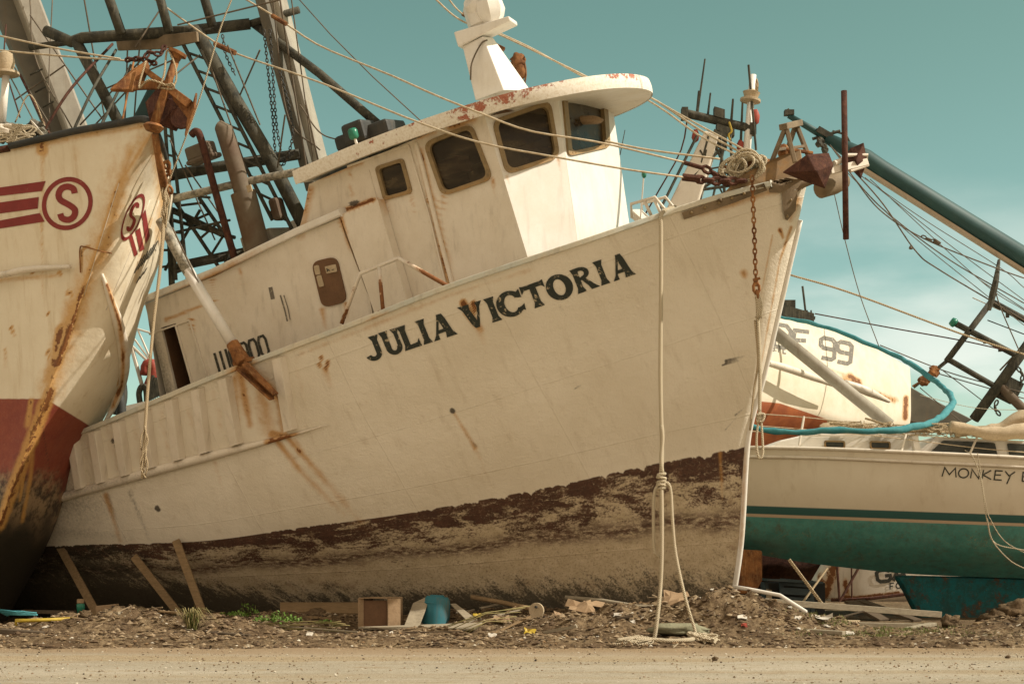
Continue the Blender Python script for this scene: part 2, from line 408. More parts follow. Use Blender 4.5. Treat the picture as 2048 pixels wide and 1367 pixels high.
# lettering ------------------------------------------------------------------------------------
def subdiv(vs_, tris, step, rounds=5):
    """split the edges of 2-D triangles that are longer than step"""
    for _ in range(rounds):
        mid = {}; out = []; more = False
        def m(a, b):
            key = (min(a, b), max(a, b))
            if math.hypot(vs_[a][0] - vs_[b][0], vs_[a][1] - vs_[b][1]) <= step: return None
            if key not in mid: vs_.append(((vs_[a][0] + vs_[b][0]) / 2, (vs_[a][1] + vs_[b][1]) / 2)); mid[key] = len(vs_) - 1
            return mid[key]
        for a, b, c in tris:
            x, y, z = m(a, b), m(b, c), m(c, a); q = [v for v in (x, y, z) if v is not None]
            if not q: out.append([a, b, c]); continue
            more = True
            if len(q) == 3: out += [[a, x, z], [x, b, y], [z, y, c], [x, y, z]]
            elif len(q) == 1:
                if x is not None: out += [[a, x, c], [x, b, c]]
                elif y is not None: out += [[a, b, y], [a, y, c]]
                else: out += [[a, b, z], [z, b, c]]
            else:
                if x is None: out += [[a, b, y], [a, y, z], [z, y, c]]
                elif y is None: out += [[a, x, z], [x, b, z], [z, b, c]]
                else: out += [[a, x, c], [x, y, c], [x, b, y]]
        tris = out
        if not more: break
    return vs_, tris

class Decal:
    """2-D polygons given in px, cut small and laid on a target surface a few mm proud"""
    def __init__(s, bvh, off=.006): s.bvh = bvh; s.mb = MB(); s.off = off; s.k = 0
    def poly(s, pts, step=7.0, holes=()):
        loops = [[Vector((x, y, 0)) for x, y in pts]] + [[Vector((x, y, 0)) for x, y in h] for h in holes]
        flat = [p for l in loops for p in l]
        tris = [list(t) for t in geometry.tessellate_polygon(loops)]
        vs_, tris = subdiv([(p.x, p.y) for p in flat], tris, step)
        P3 = []
        off = s.off + .0006 * (s.k % 6); s.k += 1
        last = None
        for x, y in vs_:
            r = ray(x, y).normalized(); h, n, i, d = s.bvh.ray_cast(EYE, r)
            if h is None:
                h = EYE + r * (last if last else 22); n = -r
            else: last = d
            if n.dot(r) > 0: n = -n
            P3.append(h + n * off)
        s.mb.add(P3, [tuple(t) for t in tris if len(set(t)) == 3])
        return s
    def stroke(s, pts, w, step=7.0):
        pts = [Vector((x, y)) for x, y in pts]; L = []; Rr = []
        for i, p in enumerate(pts):
            a = (pts[i] - pts[i - 1]).normalized() if i else None; b = (pts[i + 1] - pts[i]).normalized() if i < len(pts) - 1 else None
            t = (a + b).normalized() if a is not None and b is not None and (a + b).length > .2 else (a if a is not None else b)
            n = Vector((-t.y, t.x)); k = w / 2
            if a is not None and b is not None: k = min(w, k / max(.5, n.dot(Vector((-a.y, a.x)))))
            L.append(p + n * k); Rr.append(p - n * k)
        for i in range(len(pts) - 1):
            s.poly([tuple(L[i]), tuple(L[i + 1]), tuple(Rr[i + 1]), tuple(Rr[i])], step); s.k -= 1
        s.k += 1; return s
def bvh_of(mb): return BVHTree.FromPolygons([tuple(v) for v in mb.v], mb.f)
def arc(cx, cy, rx, ry, a0, a1, n=12): return [(cx + rx * math.cos(R(a0 + (a1 - a0) * i / n)), cy + ry * math.sin(R(a0 + (a1 - a0) * i / n))) for i in range(n + 1)]
# plain stroke letters in a unit cell (x 0..1, y 0 bottom .. 1 top)
SK = {
 'M': [[(0, 0), (.12, 1), (.5, .25), (.88, 1), (1, 0)]], 'O': [arc(.5, .5, .5, .5, 0, 360, 18)], 'N': [[(0, 0), (.05, 1), (.95, 0), (1, 1)]],
 'K': [[(0, 0), (.05, 1)], [(.9, 1), (.05, .45), (1, 0)]], 'E': [[(.95, 1), (.05, 1), (0, 0), (.95, 0)], [(.03, .52), (.8, .55)]],
 'Y': [[(0, 1), (.45, .5), (1, 1)], [(.6, .62), (.3, -.4)]], 'B': [[(.2, 0), (.2, 1), (.9, .9), (.9, .6), (.2, .52), (.9, .4), (.95, .08), (.2, 0)]],
 'D': [[(0, 0), (0, 1), (.7, 1), (1, .8), (1, .2), (.7, 0), (0, 0)]], '9': [[(1, .5), (.2, .5), (0, .62), (0, .88), (.2, 1), (.8, 1), (1, .88), (1, .12), (.8, 0), (.1, 0)]],
 'R': [[(0, 0), (0, 1), (.8, 1), (1, .85), (1, .65), (.8, .5), (0, .5)], [(.5, .5), (1, 0)]], 'S': [[(1, .85), (.8, 1), (.2, 1), (0, .85), (0, .65), (.2, .52), (.8, .48), (1, .35), (1, .15), (.8, 0), (.2, 0), (0, .15)]],
 'F': [[(.95, 1), (0, 1), (0, 0)], [(0, .52), (.7, .52)]], 'L': [[(0, 1), (0, 0), (.9, 0)]], 'G': [[(1, .82), (.8, 1), (.2, 1), (0, .8), (0, .2), (.2, 0), (.8, 0), (1, .2), (1, .48), (.6, .48)]],
 'A': [[(0, 0), (.45, 1), (.55, 1), (1, 0)], [(.2, .35), (.8, .35)]], 'U': [[(0, 1), (0, .2), (.2, 0), (.8, 0), (1, .2), (1, 1)]], '.': [[(.4, 0), (.4, .14)]],
 '1': [[(.5, 0), (.5, 1)]], '6': [[(.95, .9), (.8, 1), (.2, 1), (0, .8), (0, .2), (.2, 0), (.8, 0), (1, .2), (1, .45), (.8, .58), (0, .52)]], '0': [[(.2, 0), (0, .2), (0, .8), (.2, 1), (.8, 1), (1, .8), (1, .2), (.8, 0), (.2, 0)]],
}
def word(dec, chars, w):
    """chars: list of (letter, baseline-left px, baseline-right px, up vector px)"""
    for ch, (x0, y0), (x1, y1), (ux, uy) in chars:
        for st in SK[ch]: dec.stroke([(x0 + (x1 - x0) * u + ux * v, y0 + (y1 - y0) * u + uy * v) for u, v in st], w)
# ================================================================ the setting
def fbm(x, y, s, o=4):
    v = 0; a = 1; f = s
    for _ in range(o): v += a * noise.noise(Vector((x * f, y * f, 3.3))); a *= .55; f *= 2.1
    return v
BUMPS = [  # px, d, radius x, radius y, height
    (1500, 20.9, .85, .9, .46), (1420, 20.6, .5, .6, .26), (1250, 20.9, .8, .7, .30), (1130, 20.8, .6, .6, .20), (380, 20.8, 1.3, .7, .24), (560, 21.4, 1.0, .7, .16),
    (150, 21.2, 1.2, .8, .16), (250, 20.6, .7, .5, .17), (1950, 22.8, 1.6, .8, .26), (1750, 23.5, 1.0, .8, .18), (1330, 21.3, .6, .6, .24), (1100, 22.0, 1.8, .8, .22), (700, 22.3, 2.5, .8, .16),
    (1620, 21.6, .8, .8, .18), (2060, 21.5, .9, .7, .2), (860, 20.5, .6, .4, .1)]
def gz(x, y):
    """height of the rough dirt verge"""
    e = min(1, max(0, (y - 18.75 - .22 * noise.noise(Vector((x * .8, 0, 0))) - .16 * noise.noise(Vector((x * 3.1, 4, 0)))) / .6)); e = e * e * (3 - 2 * e)
    z = .03 + .05 * fbm(x, y, .8) + .035 * fbm(x + 5, y, 4.5, 4) + .06
    for px, d, rx, ry, h in BUMPS:
        bx = (px - 1024) / FPX * d; q = ((x - bx) / rx) ** 2 + ((y - d) / ry) ** 2
        if q < 6: z += h * math.exp(-q * 1.3) * (1 + .35 * fbm(x, y, 3.0, 3))
    if y > 21.3 and x > 2.6: z *= 1 - .8 * min(1, (y - 21.3) / 1.2) * min(1, (x - 2.6) / .8)
    return z * e - (1 - e) * .03
m, nt = new_mat('dry_dirt_and_rubble'); t = NT(nt)
a = t.noise(1.3, 9, .7); b = t.noise(11, 8, .75); c3 = t.noise(45, 5, .8); gr = t.noise(.5, 6, .6)
c = t.mix(t.map(a, .35, .65), (.15, .10, .058), (.31, .225, .13)); c = t.mix(t.map(b, .42, .64), c, (.085, .055, .03)); c = t.mix(t.map(t.noise(4, 8, .8), .55, .7, 0, .7), c, (.36, .29, .18))
c = t.mix(t.map(c3, .62, .70, 0, .8), c, (.52, .44, .30)); c = t.mix(t.map(c3, .42, .30, 0, .8), c, (.05, .03, .018))
t.out(c, .95, 0, t.math('ADD', b, t.math('MULTIPLY', c3, .6)), .05, .9, .1)
M['dirt'] = m
nx, ny = 620, 150
xs = np.concatenate([np.linspace(-26, -9.2, 30), np.linspace(-9, 9, nx - 60), np.linspace(9.2, 26, 30)]); ys = np.concatenate([np.linspace(18.3, 23.5, ny - 30), np.linspace(23.7, 60, 30)])
G = np.zeros((len(xs), len(ys), 3))
for i, x in enumerate(xs):
    for j, y in enumerate(ys): G[i, j] = (x, y, gz(x, y) if y < 45 else gz(x, y) * (60 - y) / 15)
mb = MB().grid(G); tag(obj('dirt_verge', mb, M['dirt'], smooth=True), kind='structure')
mb = MB().add([(-2500, -2500, -.05), (2500, -2500, -.05), (2500, 2500, -.05), (-2500, 2500, -.05)], [(0, 1, 2, 3)])
tag(obj('ground', mb, M['dirt']), kind='structure')
# sandy road
m, nt = new_mat('packed_sandy_road'); t = NT(nt)
a = t.noise(.55, 7, .6, stretch=((.35, 1.6, 1),)); b = t.noise(9, 8, .75); f = t.noise(60, 4, .8); tr = t.noise(.35, 5, .6, stretch=((.12, 2.6, 1),))
c = t.mix(t.map(a, .35, .65), (.40, .345, .255), (.52, .455, .35)); c = t.mix(t.map(tr, .46, .60, 0, .75), c, (.40, .30, .175))
c = t.mix(t.map(b, .52, .70, 0, .7), c, (.30, .205, .115)); c = t.mix(t.map(t.noise(2.2, 8, .8, stretch=((.4, 1.5, 1),)), .52, .66, 0, .7), c, (.36, .26, .15)); c = t.mix(t.map(f, .56, .64, 0, .8), c, (.70, .62, .48)); c = t.mix(t.map(f, .44, .34, 0, .8), c, (.16, .105, .06))
sy = t.n('ShaderNodeSeparateXYZ'); t.put(sy.inputs[0], t.obj)
vb = t.map(t.math('ADD', sy.outputs[1], t.math('MULTIPLY', a, 1.6)), 18.0, 19.3, 0, .8); c = t.mix(vb, c, t.mix(f, (.30, .20, .11), (.36, .26, .155)))
t.out(c, .95, 0, t.math('ADD', b, t.math('MULTIPLY', f, .8)), .035, .9, .1)
M['road'] = m
xs = np.concatenate([np.linspace(-120, -9, 12), np.linspace(-8, 8, 160), np.linspace(9, 120, 12)]); ys = np.concatenate([np.linspace(-30, 12, 30), np.linspace(12.1, 19.4, 90)])
G = np.zeros((len(xs), len(ys), 3))
for i, x in enumerate(xs):
    for j, y in enumerate(ys): G[i, j] = (x, y, .012 * fbm(x, y, .7, 3) + .006 * fbm(x, y, 4, 2) + .004)
tag(obj('road', MB().grid(G), M['road'], smooth=True), kind='structure')

# rubble: stones, clods and splinters nobody could count
def scatter(name, n, f, mat=None):
    mb = MB(); tone = []
    for k in range(n):
        x, y, z, r, colr, kind = f(k); n0 = len(mb.v)
        if kind == 'stone':
            nu = 5; vs_ = [(x, y, z + r * random.uniform(.5, .9))] + [(x + r * random.uniform(.7, 1.2) * math.cos(q * 1.257), y + r * random.uniform(.7, 1.1) * math.sin(q * 1.257), z + r * random.uniform(-.1, .35)) for q in range(nu)] + [(x, y, z - r * .6)]
            fs_ = [(0, 1 + q, 1 + (q + 1) % nu) for q in range(nu)] + [(6, 1 + (q + 1) % nu, 1 + q) for q in range(nu)]
            mb.add(vs_, fs_)
        else:
            mb.abox((x, y, z + r * .12), r * random.uniform(1.2, 3.2), r * .22, r * random.uniform(.06, .2), random.uniform(0, 3.14), random.uniform(-.3, .3), random.uniform(-.35, .35))
        tone += [(*colr, 1)] * (len(mb.v) - n0)
    o = obj(name, mb, mat or M['toned'], fcol=tone); return tag(o, kind='stuff')
PAL = [(.20, .14, .08), (.32, .24, .15), (.11, .072, .042), (.42, .35, .24), (.66, .60, .48), (.05, .036, .024), (.26, .165, .085)]
def f1(k):
    while True:
        x = random.uniform(-8.6, 9); y = 18.9 + 3.2 * random.random() ** 1.4
        bx = 0
        for px, d, rx, ry, h in BUMPS: bx = max(bx, math.exp(-(((x - (px - 1024) / FPX * d) / rx) ** 2 + ((y - d) / ry) ** 2)) * h * 3)
        if random.random() < .35 + bx: break
    r = .007 + .05 * random.random() ** 5.0
    colr = random.choices(PAL, (6, 5, 6, 3, 1.8, 6, 5))[0]
    if r > .035: colr = random.choice(PAL[:3])
    return x, y, gz(x, y), r, colr, 'stone' if random.random() < .72 else 'chip'
scatter('rubble', 21000, f1)
def f2(k):
    x = random.uniform(-7, 7); y = 13.2 + 5.8 * random.random()
    r = .003 + .016 * random.random() ** 5
    return x, y, .006, r, random.choices(PAL, (4, 8, 2, 9, 5, 1.5, 3))[0], 'stone'
scatter('road_pebbles', 9000, f2)
# a far low bank closing the view under the hulls
G = np.zeros((60, 8, 3))
for i in range(60):
    for j in range(8):
        x = -90 + 180 * i / 59; yy = 55 + 12 * j / 7; G[i, j] = (x, yy, -.2 + 2.6 * math.sin(math.pi * min(1, j / 5)) * (.7 + .3 * noise.noise(Vector((x * .2, j * .3, 0)))) if j < 7 else -.2)
tag(obj('hill', MB().grid(G), M['dirt'], smooth=True), kind='structure')

def settle(mb, sink=.012, lift_only=True):
    """rest a loose object on the rough ground: lift it until no vertex is more than sink below the surface"""
    k = max(((gz(v.x, v.y) if v.y > 18.75 else .012) - v.z for v in mb.v), default=0) - sink
    if k > 0 or not lift_only:
        for v in mb.v: v.z += k
    return mb
# ================================================================ the leaning white trawler in the middle
J = Frame(P(1460, 1218, 22.0), 27, 11, 12)
GW = [(1617,353,0),(1560,368,.48),(1490,385,.66),(1370,420,1.1),(1200,478,1.72),(900,578,2.4),(720,648,2.6),(450,750,2.7),(130,880,2.7)]
RW = [(1579,520,0),(1535,534,.34),(1450,562,.52),(1330,612,.95),(1120,690,1.6),(800,803,2.25),(600,865,2.45),(380,922,2.57),(100,1000,2.6)]
MW = [(1528,740,0),(1506,747,.21),(1440,762,.36),(1300,795,.82),(1090,845,1.5),(800,915,2.1),(600,960,2.36),(380,1005,2.5),(100,1045,2.55)]
WW = [(1492,892,0),(1475,897,.11),(1430,906,.22),(1300,930,.65),(1080,978,1.3),(800,1028,1.9),(600,1055,2.22),(380,1083,2.4),(100,1092,2.45)]
LW = [(1481,1070,0),(1466,1071,.09),(1425,1075,.18),(1300,1085,.52),(1080,1105,1.05),(800,1130,1.6),(600,1140,1.9),(380,1150,2.15),(100,1158,2.25)]
BW = [(1460,1220,0),(1452,1224,.05),(1410,1228,.14),(1290,1232,.4),(1080,1232,.8),(800,1232,1.25),(600,1232,1.5),(380,1232,1.7),(100,1232,1.8)]
rows = [GW, RW, MW, WW, LW, BW]
hv = [4.5, 3.2, 1.3, 0, -1.2, -2.2]                                # row parameter kept as the second UV: 0 is the boot line
ctl = []
for rw in rows:
    st = [J.pt(*q) for q in rw]
    # close the stern a little behind the last station
    l = J.loc(st[-1]); st.append(J.w(l[0] - 2.6, l[1] * .85, l[2]))
    ctl.append([J.mir(p) for p in st[:0:-1]] + st)
ctl = np.array([[tuple(p) for p in r_] for r_ in ctl])              # rows x stations x 3
tmp = np.transpose(ctl, (1, 0, 2))                                  # stations x rows
S1 = pchip(tmp, 741)                                                # along the hull
HG = np.transpose(pchip(np.transpose(S1, (1, 0, 2)), 131), (1, 0, 2))   # 741 x 131
hvr = pchip(np.array(hv, float)[:, None], 131)[:, 0]
S2 = pchip(tmp, 1641); S2 = np.concatenate([S2[:820:5], S2[820:]]); NR = 231
HD = np.transpose(pchip(np.transpose(S2, (1, 0, 2)), NR), (1, 0, 2)); hullmb = MB().grid(HD)      # fine mesh on the side one sees
hvd = pchip(np.array(hv, float)[:, None], NR)[:, 0]; VV = HD.reshape(-1, 3) - np.array(J.p0)
loc = np.column_stack([VV @ np.array(J.f), VV @ np.array(J.r)])
UVH = np.column_stack([loc[:, 0], np.tile(hvd, len(HD))])
JB = bvh_of(hullmb)
starb = loc[:, 1] > -.3
marks = [
 # rust from the outrigger foot and bulwark
 (0, [(480, 745), (500, 850)], 14, 12, .62, .45), (0, [(495, 740), (560, 800), (565, 860)], 22, 16, .60, .40), (0, [(520, 760), (540, 860)], 30, 34, .40, .30),
 (0, [(545, 870), (600, 940), (690, 1030)], 9, 16, .56, .16), (0, [(570, 868), (650, 960), (735, 1060)], 9, 18, .50, .14), (0, [(470, 755), (478, 850)], 9, 7, .45, .3),
 (0, [(545, 868), (565, 870)], 14, 10, .75, .6), (1, [(545, 880), (600, 960)], 14, 18, .35, .0),
 # bolt group
 (0, [(642, 714), (644, 718)], 6, 5, 1, .8), (0, [(655, 724), (657, 729)], 6, 5, 1, .8), (0, [(638, 728), (641, 733)], 6, 5, 1, .8), (0, [(651, 735), (653, 740)], 6, 5, 1, .8),
 (0, [(652, 738), (665, 780)], 8, 14, .42, .1), (0, [(640, 730), (650, 760)], 6, 8, .35, .1),
 # rust over the V
 (0, [(926, 605), (952, 648)], 11, 8, .95, .6), (0, [(946, 606), (950, 625)], 8, 6, .9, .5), (0, [(935, 625), (962, 660)], 12, 10, .75, .5), (0, [(955, 650), (975, 700)], 12, 15, .42, .05),
 # scupper marks and long thin stains
 (1, [(904, 820), (906, 822)], 7, 7, 1.5, 1.5), (0, [(908, 825), (950, 895)], 5, 9, .30, .42), (1, [(925, 858), (952, 892)], 4, 6, .3, .6), (0, [(950, 895), (990, 980)], 10, 10, .22, .0),
 (1, [(1120, 612), (1140, 645)], 7, 5, .5, .2), (1, [(314, 1015), (317, 1019)], 7, 6, 1.6, 1.4), (1, [(260, 985), (300, 1080)], 12, 12, .55, .35), (0, [(212, 990), (240, 1080)], 10, 9, .5, .25),
 (1, [(1452, 722), (1492, 712)], 5, 3, 1.3, .6), (1, [(1445, 730), (1480, 722)], 4, 3, .9, .3), (0, [(1487, 545), (1489, 549)], 13, 12, .5, .5), (1, [(1487, 545), (1489, 548)], 7, 5, .5, .5),
 (1, [(930, 712), (955, 726)], 4, 3, .5, .2), (1, [(1150, 776), (1162, 770)], 3, 3, .9, .4), (1, [(880, 785), (930, 795)], 3, 2, .35, .1), (1, [(960, 800), (1080, 808)], 2.5, 2, .3, .1),
 (1, [(1450, 860), (1485, 820)], 3, 2, .6, .3), (1, [(1470, 830), (1492, 812)], 3, 2, .8, .3), (0, [(1440, 905), (1445, 1000)], 7, 6, .35, .2), (1, [(850, 745), (920, 742)], 3, 2, .3, .1),
 # bow: rust runs under the roller and along the stem bar
 (0, [(1582, 455), (1560, 520), (1520, 740)], 6, 3, .5, .3), (0, [(1560, 460), (1566, 475)], 7, 5, .8, .5), (0, [(1545, 470), (1520, 600)], 4, 3, .4, .2), (0, [(1595, 400), (1580, 440)], 16, 8, .45, .3),
 (0, [(1463, 1218), (1478, 1180), (1484, 1100)], 8, 4, .5, .15), (0, [(1484, 1100), (1490, 900)], 4, 3, .25, .3), (1, [(1435, 1205), (1475, 1210)], 12, 12, .5, .5),
 # dirt under the gunwale cap
 (1, [(330, 812), (600, 708), (900, 592), (1270, 470), (1500, 395)], 7, 6, .32, .28), (0, [(600, 708), (900, 590), (1060, 540)], 9, 9, .24, .22), (0, [(1400, 428), (1600, 365)], 12, 14, .35, .4),
 # under the rub rail
 (1, [(250, 962), (420, 915), (570, 875)], 8, 9, .6, .5), (1, [(570, 875), (760, 818)], 5, 4, .35, .05), (0, [(400, 920), (560, 876)], 8, 8, .3, .4),
]
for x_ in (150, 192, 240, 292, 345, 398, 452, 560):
    y_ = 872 - (x_ - 150) * .41; marks += [(1, [(x_ - 6, y_), (x_ + 14, y_ + 105)], 9, 9, .42, .5), (0, [(x_ + 30, y_ + 10), (x_ + 44, y_ + 80)], 12, 12, .16, .2)]  # dark streak painted left of each frame as its shade, and a rust tint
marks += [(1, [(150, 985), (260, 958), (420, 912)], 22, 16, .5, .4), (1, [(215, 990), (250, 1085)], 16, 14, .5, .3), (1, [(120, 1060), (260, 1075)], 40, 30, .45, .3), (1, [(110, 1000), (330, 1040)], 150, 80, .55, .1), (1, [(100, 900), (220, 870)], 110, 60, .4, .1), (0, [(590, 880), (640, 960)], 10, 12, .35, .1), (0, [(430, 925), (450, 990)], 9, 9, .25, .05)]  # grime, with painted shade darkening the aft hull, and some rust
for x0, y0 in ((225, 880), (238, 872), (232, 890), (244, 884)): marks.append((1, [(x0, y0), (x0 + 2, y0 + 3)], 5, 5, 1.4, 1.4))
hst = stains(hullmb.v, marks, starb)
m, nt = new_mat('trawler_hull_paint'); t = NT(nt)
uvn = t.n('ShaderNodeUVMap', uv_map='hull'); su = t.n('ShaderNodeSeparateXYZ'); t.put(su.inputs[0], uvn.outputs[0]); U, V = su.outputs[0], su.outputs[1]
def uvnoise(sx, sy, scale, detail=8, rough=.7, dist=0):
    cb = t.n('ShaderNodeCombineXYZ'); t.put(cb.inputs[0], t.math('MULTIPLY', U, sx)); t.put(cb.inputs[1], t.math('MULTIPLY', V, sy)); return t.noise(scale, detail, rough, vec=cb.outputs[0], dist=dist)
big = t.noise(.8, 7, .6); mid = t.noise(5, 8, .7); fine = t.noise(34, 5, .75); run = uvnoise(2.2, .28, 2.5, 7)
c = t.mix(t.map(big, .3, .7), (.76, .695, .575), (.69, .62, .495)); c = t.mix(t.map(run, .50, .80, 0, .4), c, (.40, .31, .20)); c = t.mix(t.map(mid, .58, .8, 0, .35), c, (.42, .32, .19)); c = t.mix(t.map(fine, .62, .78, 0, .35), c, (.36, .27, .16))
# faint plate seams in the hull's own length and height
sx_ = t.math('ABSOLUTE', t.math('SUBTRACT', t.math('FRACT', t.math('MULTIPLY_ADD', U, .42, t.math('MULTIPLY', V, .02))), .5)); sy_ = t.math('ABSOLUTE', t.math('SUBTRACT', t.math('FRACT', t.math('MULTIPLY_ADD', V, .55, .2)), .5))
seam_ = t.math('MAXIMUM', t.map(sx_, .006, .001), t.map(sy_, .010, .002)); c = t.mix(t.math('MULTIPLY', seam_, t.map(mid, .35, .62, .0, .13)), c, (.30, .22, .13))
# bottom paint: brown red band, worn to the primer below, dark growth towards the keel, growth plus painted shade towards the stern
edge = t.math('ADD', V, t.math('MULTIPLY', t.math('SUBTRACT', uvnoise(3.0, .5, 1.6, 5, .6), .5), .50))
fing = t.map(t.noise(.45, 3, .5), .50, .56)
edge = t.math('ADD', V, t.math('MULTIPLY', t.math('SUBTRACT', edge, V), fing)); edge = t.math('ADD', t.math('MAXIMUM', edge, t.math('ADD', V, -.01)), t.math('MULTIPLY', t.math('SUBTRACT', fine, .5), .02))
aft = t.map(U, -5.8, -9.8)                                           # 0 forward .. 1 aft
below = t.map(edge, .012, -.012)
nb = uvnoise(.8, 1.5, 2.2, 9, .75, .5); nb2 = uvnoise(1.3, 2.6, 6, 8, .8)
wear = t.math('ADD', t.math('MULTIPLY_ADD', nb, 1.5, t.math('MULTIPLY_ADD', nb2, .7, -.37)), t.math('MULTIPLY', V, .36))          # high = paint kept
wear = t.math('ADD', wear, t.math('MULTIPLY', t.math('SUBTRACT', fine, .5), .5)); red_keep = t.map(wear, .43, .63)
belt = t.math('MULTIPLY', t.map(t.math('ABSOLUTE', t.math('ADD', t.math('ADD', V, .95), t.math('MULTIPLY', t.math('SUBTRACT', uvnoise(.7, 1, .9, 4, .5), .5), .7))), .0, .26, .95, 0), t.map(nb2, .38, .55))
worn = t.mix(t.map(mid, .3, .7), (.46, .37, .24), (.58, .48, .335)); worn = t.mix(t.map(fine, .48, .7, 0, .7), worn, (.19, .13, .07)); worn = t.mix(t.map(t.noise(2.2, 9, .8), .54, .68, 0, .55), worn, (.20, .12, .065))
redc = t.mix(t.map(mid, .35, .7), (.070, .033, .021), (.115, .055, .034)); redc = t.mix(t.map(fine, .46, .66, 0, .7), redc, (.04, .025, .018)); redc = t.mix(t.map(t.noise(6, 9, .8), .56, .66, 0, .6), redc, (.24, .17, .10))
bot = t.mix(t.math('MAXIMUM', red_keep, belt), worn, redc)
cb = t.n('ShaderNodeCombineXYZ'); t.put(cb.inputs[0], t.math('ADD', t.math('MULTIPLY', U, 1.7), t.math('MULTIPLY', V, .8))); t.put(cb.inputs[1], t.math('MULTIPLY', V, .9)); gn = t.noise(2.6, 9, .8, vec=cb.outputs[0])
gthr = t.math('ADD', t.math('ADD', gn, t.math('ADD', t.math('MULTIPLY', V, -.05), t.map(V, -1.2, -2.15, 0, .30))), t.math('MULTIPLY', aft, .34))
bot = t.mix(t.map(t.math('ADD', t.math('SUBTRACT', gthr, .02), t.math('MULTIPLY', t.math('SUBTRACT', fine, .5), .5)), .66, .86, 0, .85), bot, (.030, .027, .018))
scr = uvnoise(.6, 2.2, 1.4, 3, .5, 3.5); line = t.map(t.math('ABSOLUTE', t.math('SUBTRACT', scr, .5)), .004, .0, 0, .8)
bot = t.mix(t.math('MULTIPLY', line, t.map(nb, .45, .6)), bot, (.42, .33, .20))
c = t.mix(below, c, bot)
c, core = rusting(t, c, -.06, 5)
t.out(c, t.math('MULTIPLY_ADD', below, .2, .5), 0, t.math('ADD', t.math('ADD', t.math('MULTIPLY', big, 2.2), mid), t.math('MULTIPLY', t.math('ADD', t.math('MULTIPLY_ADD', seam_, .4, core), fine), .5)), .03, .6, .3)
M['jhull'] = m

jb = J.w(-5, 0, 0); jb.z = 0
jt = thing('fishing_trawler', 'big white trawler leaning in the middle with JULIA VICTORIA lettered on its bow', 'trawler', jb)
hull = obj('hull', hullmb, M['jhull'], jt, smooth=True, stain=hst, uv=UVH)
# deck, gunwale cap, rub rail, bulwark frames
gl = HG[:, 0, :]
half = gl[370:]                                                       # starboard gunwale from stem aft
prt = gl[:371][::-1]
dk = np.zeros((len(half), 2, 3))
dl = HG[:, 18, :]; d1_, d2_ = dl[370:], dl[:371][::-1]
for i in range(len(half)):
    mid_ = (d1_[i] + d2_[i]) / 2
    for j, p in enumerate((d1_[i], d2_[i])):
        dk[i, j] = mid_ + (p - mid_) * .97 - np.array(J.f) * .12
obj('deck', MB().grid(dk), M['alu'], jt)
def strip_along(pts, out, up, w, h):                                   # rectangular section sweep
    mb = MB(); k = len(pts)
    vs_ = []
    for p in pts: vs_ += [p + out * w, p + out * w + up * h, p - out * w * .8 + up * h, p - out * w * .8]
    fs_ = [(i * 4 + j, i * 4 + (j + 1) % 4, (i + 1) * 4 + (j + 1) % 4, (i + 1) * 4 + j) for i in range(k - 1) for j in range(4)] + [(0, 1, 2, 3), tuple(4 * (k - 1) + j for j in (3, 2, 1, 0))]
    return mb.add(vs_, fs_)
def sgl(px0, px1, row=0, n=60, lift=0.0):
    """points on the starboard hull between two px columns along grid row"""
    ln = HG[370:, row, :]; pxs = np.array([proj(p)[0] for p in ln]); out = []
    for x in np.linspace(px0, px1, n):
        out.append(Vector([np.interp(-x, -pxs, ln[:, k]) for k in range(3)]))
    return out
sp = sgl(120, 1545)
cap = strip_along(sp, J.r, J.u, .05, .07)
M['cap'] = paint('pale_blue_grey_cap', (.50, .52, .46), (.62, .56, .43), rust=-.02, dirt=.4, sc_=7)
obj('gunwale_cap', cap, M['cap'], jt, bevel=.01, stain=stains(cap.v, [(0, [(470, 745), (500, 730)], 22, 16, .8, .5), (0, [(750, 640), (780, 628)], 12, 10, .6, .4), (0, [(1080, 520), (1120, 508)], 7, 6, .4, .3)]))
pp = [Vector(p) for p in prt[5::8]]
obj('gunwale_cap', strip_along(pp, -J.r, J.u, .05, .07), M['cap'], jt, bevel=.01)
# knuckle / rub rail
ri = int(np.argmin(np.abs(hvr - 3.2)))
rp = sgl(100, 660, ri)
mb = MB().tube([p + J.r * .03 for p in rp], [.065 * min(1, (len(rp) - 1 - i) / 26) + .004 for i in range(len(rp))], 8)
obj('rub_rail', mb, M['white'], jt, smooth=True, stain=stains(mb.v, [(0, [(540, 885), (590, 868)], 16, 14, .8, .5), (1, [(120, 990), (420, 915)], 20, 9, .5, .3)]))
for x in (150, 192, 240, 292, 345, 398, 452, 560):
    g0 = sgl(x, x + 1, 1, 2)[0]; r0 = sgl(x + 16 + (x > 400) * 8, x + 30, ri - 2, 2)[0]
    mb = MB(); n = 14; pts = []
    for i in range(n):
        q = g0.lerp(r0, i / (n - 1)); h, nn, _, _ = JB.ray_cast(EYE, (q - EYE).normalized())
        pts.append((h if h is not None else q) + J.r * .02)
    w = .10
    for s_ in (0,):
        vs_ = []
        for p in pts: vs_ += [p + J.f * w + J.r * -.03, p + J.f * w * .7 + J.r * .10, p - J.f * w * .7 + J.r * .10, p - J.f * w + J.r * -.03]
        fs_ = [(i * 4 + j, i * 4 + (j + 1) % 4, (i + 1) * 4 + (j + 1) % 4, (i + 1) * 4 + j) for i in range(n - 1) for j in range(4)] + [(0, 1, 2, 3), tuple(4 * (n - 1) + j for j in (3, 2, 1, 0))]
        mb.add(vs_, fs_)
    obj('bulwark_frame', mb, M['white'], jt, bevel=.008)

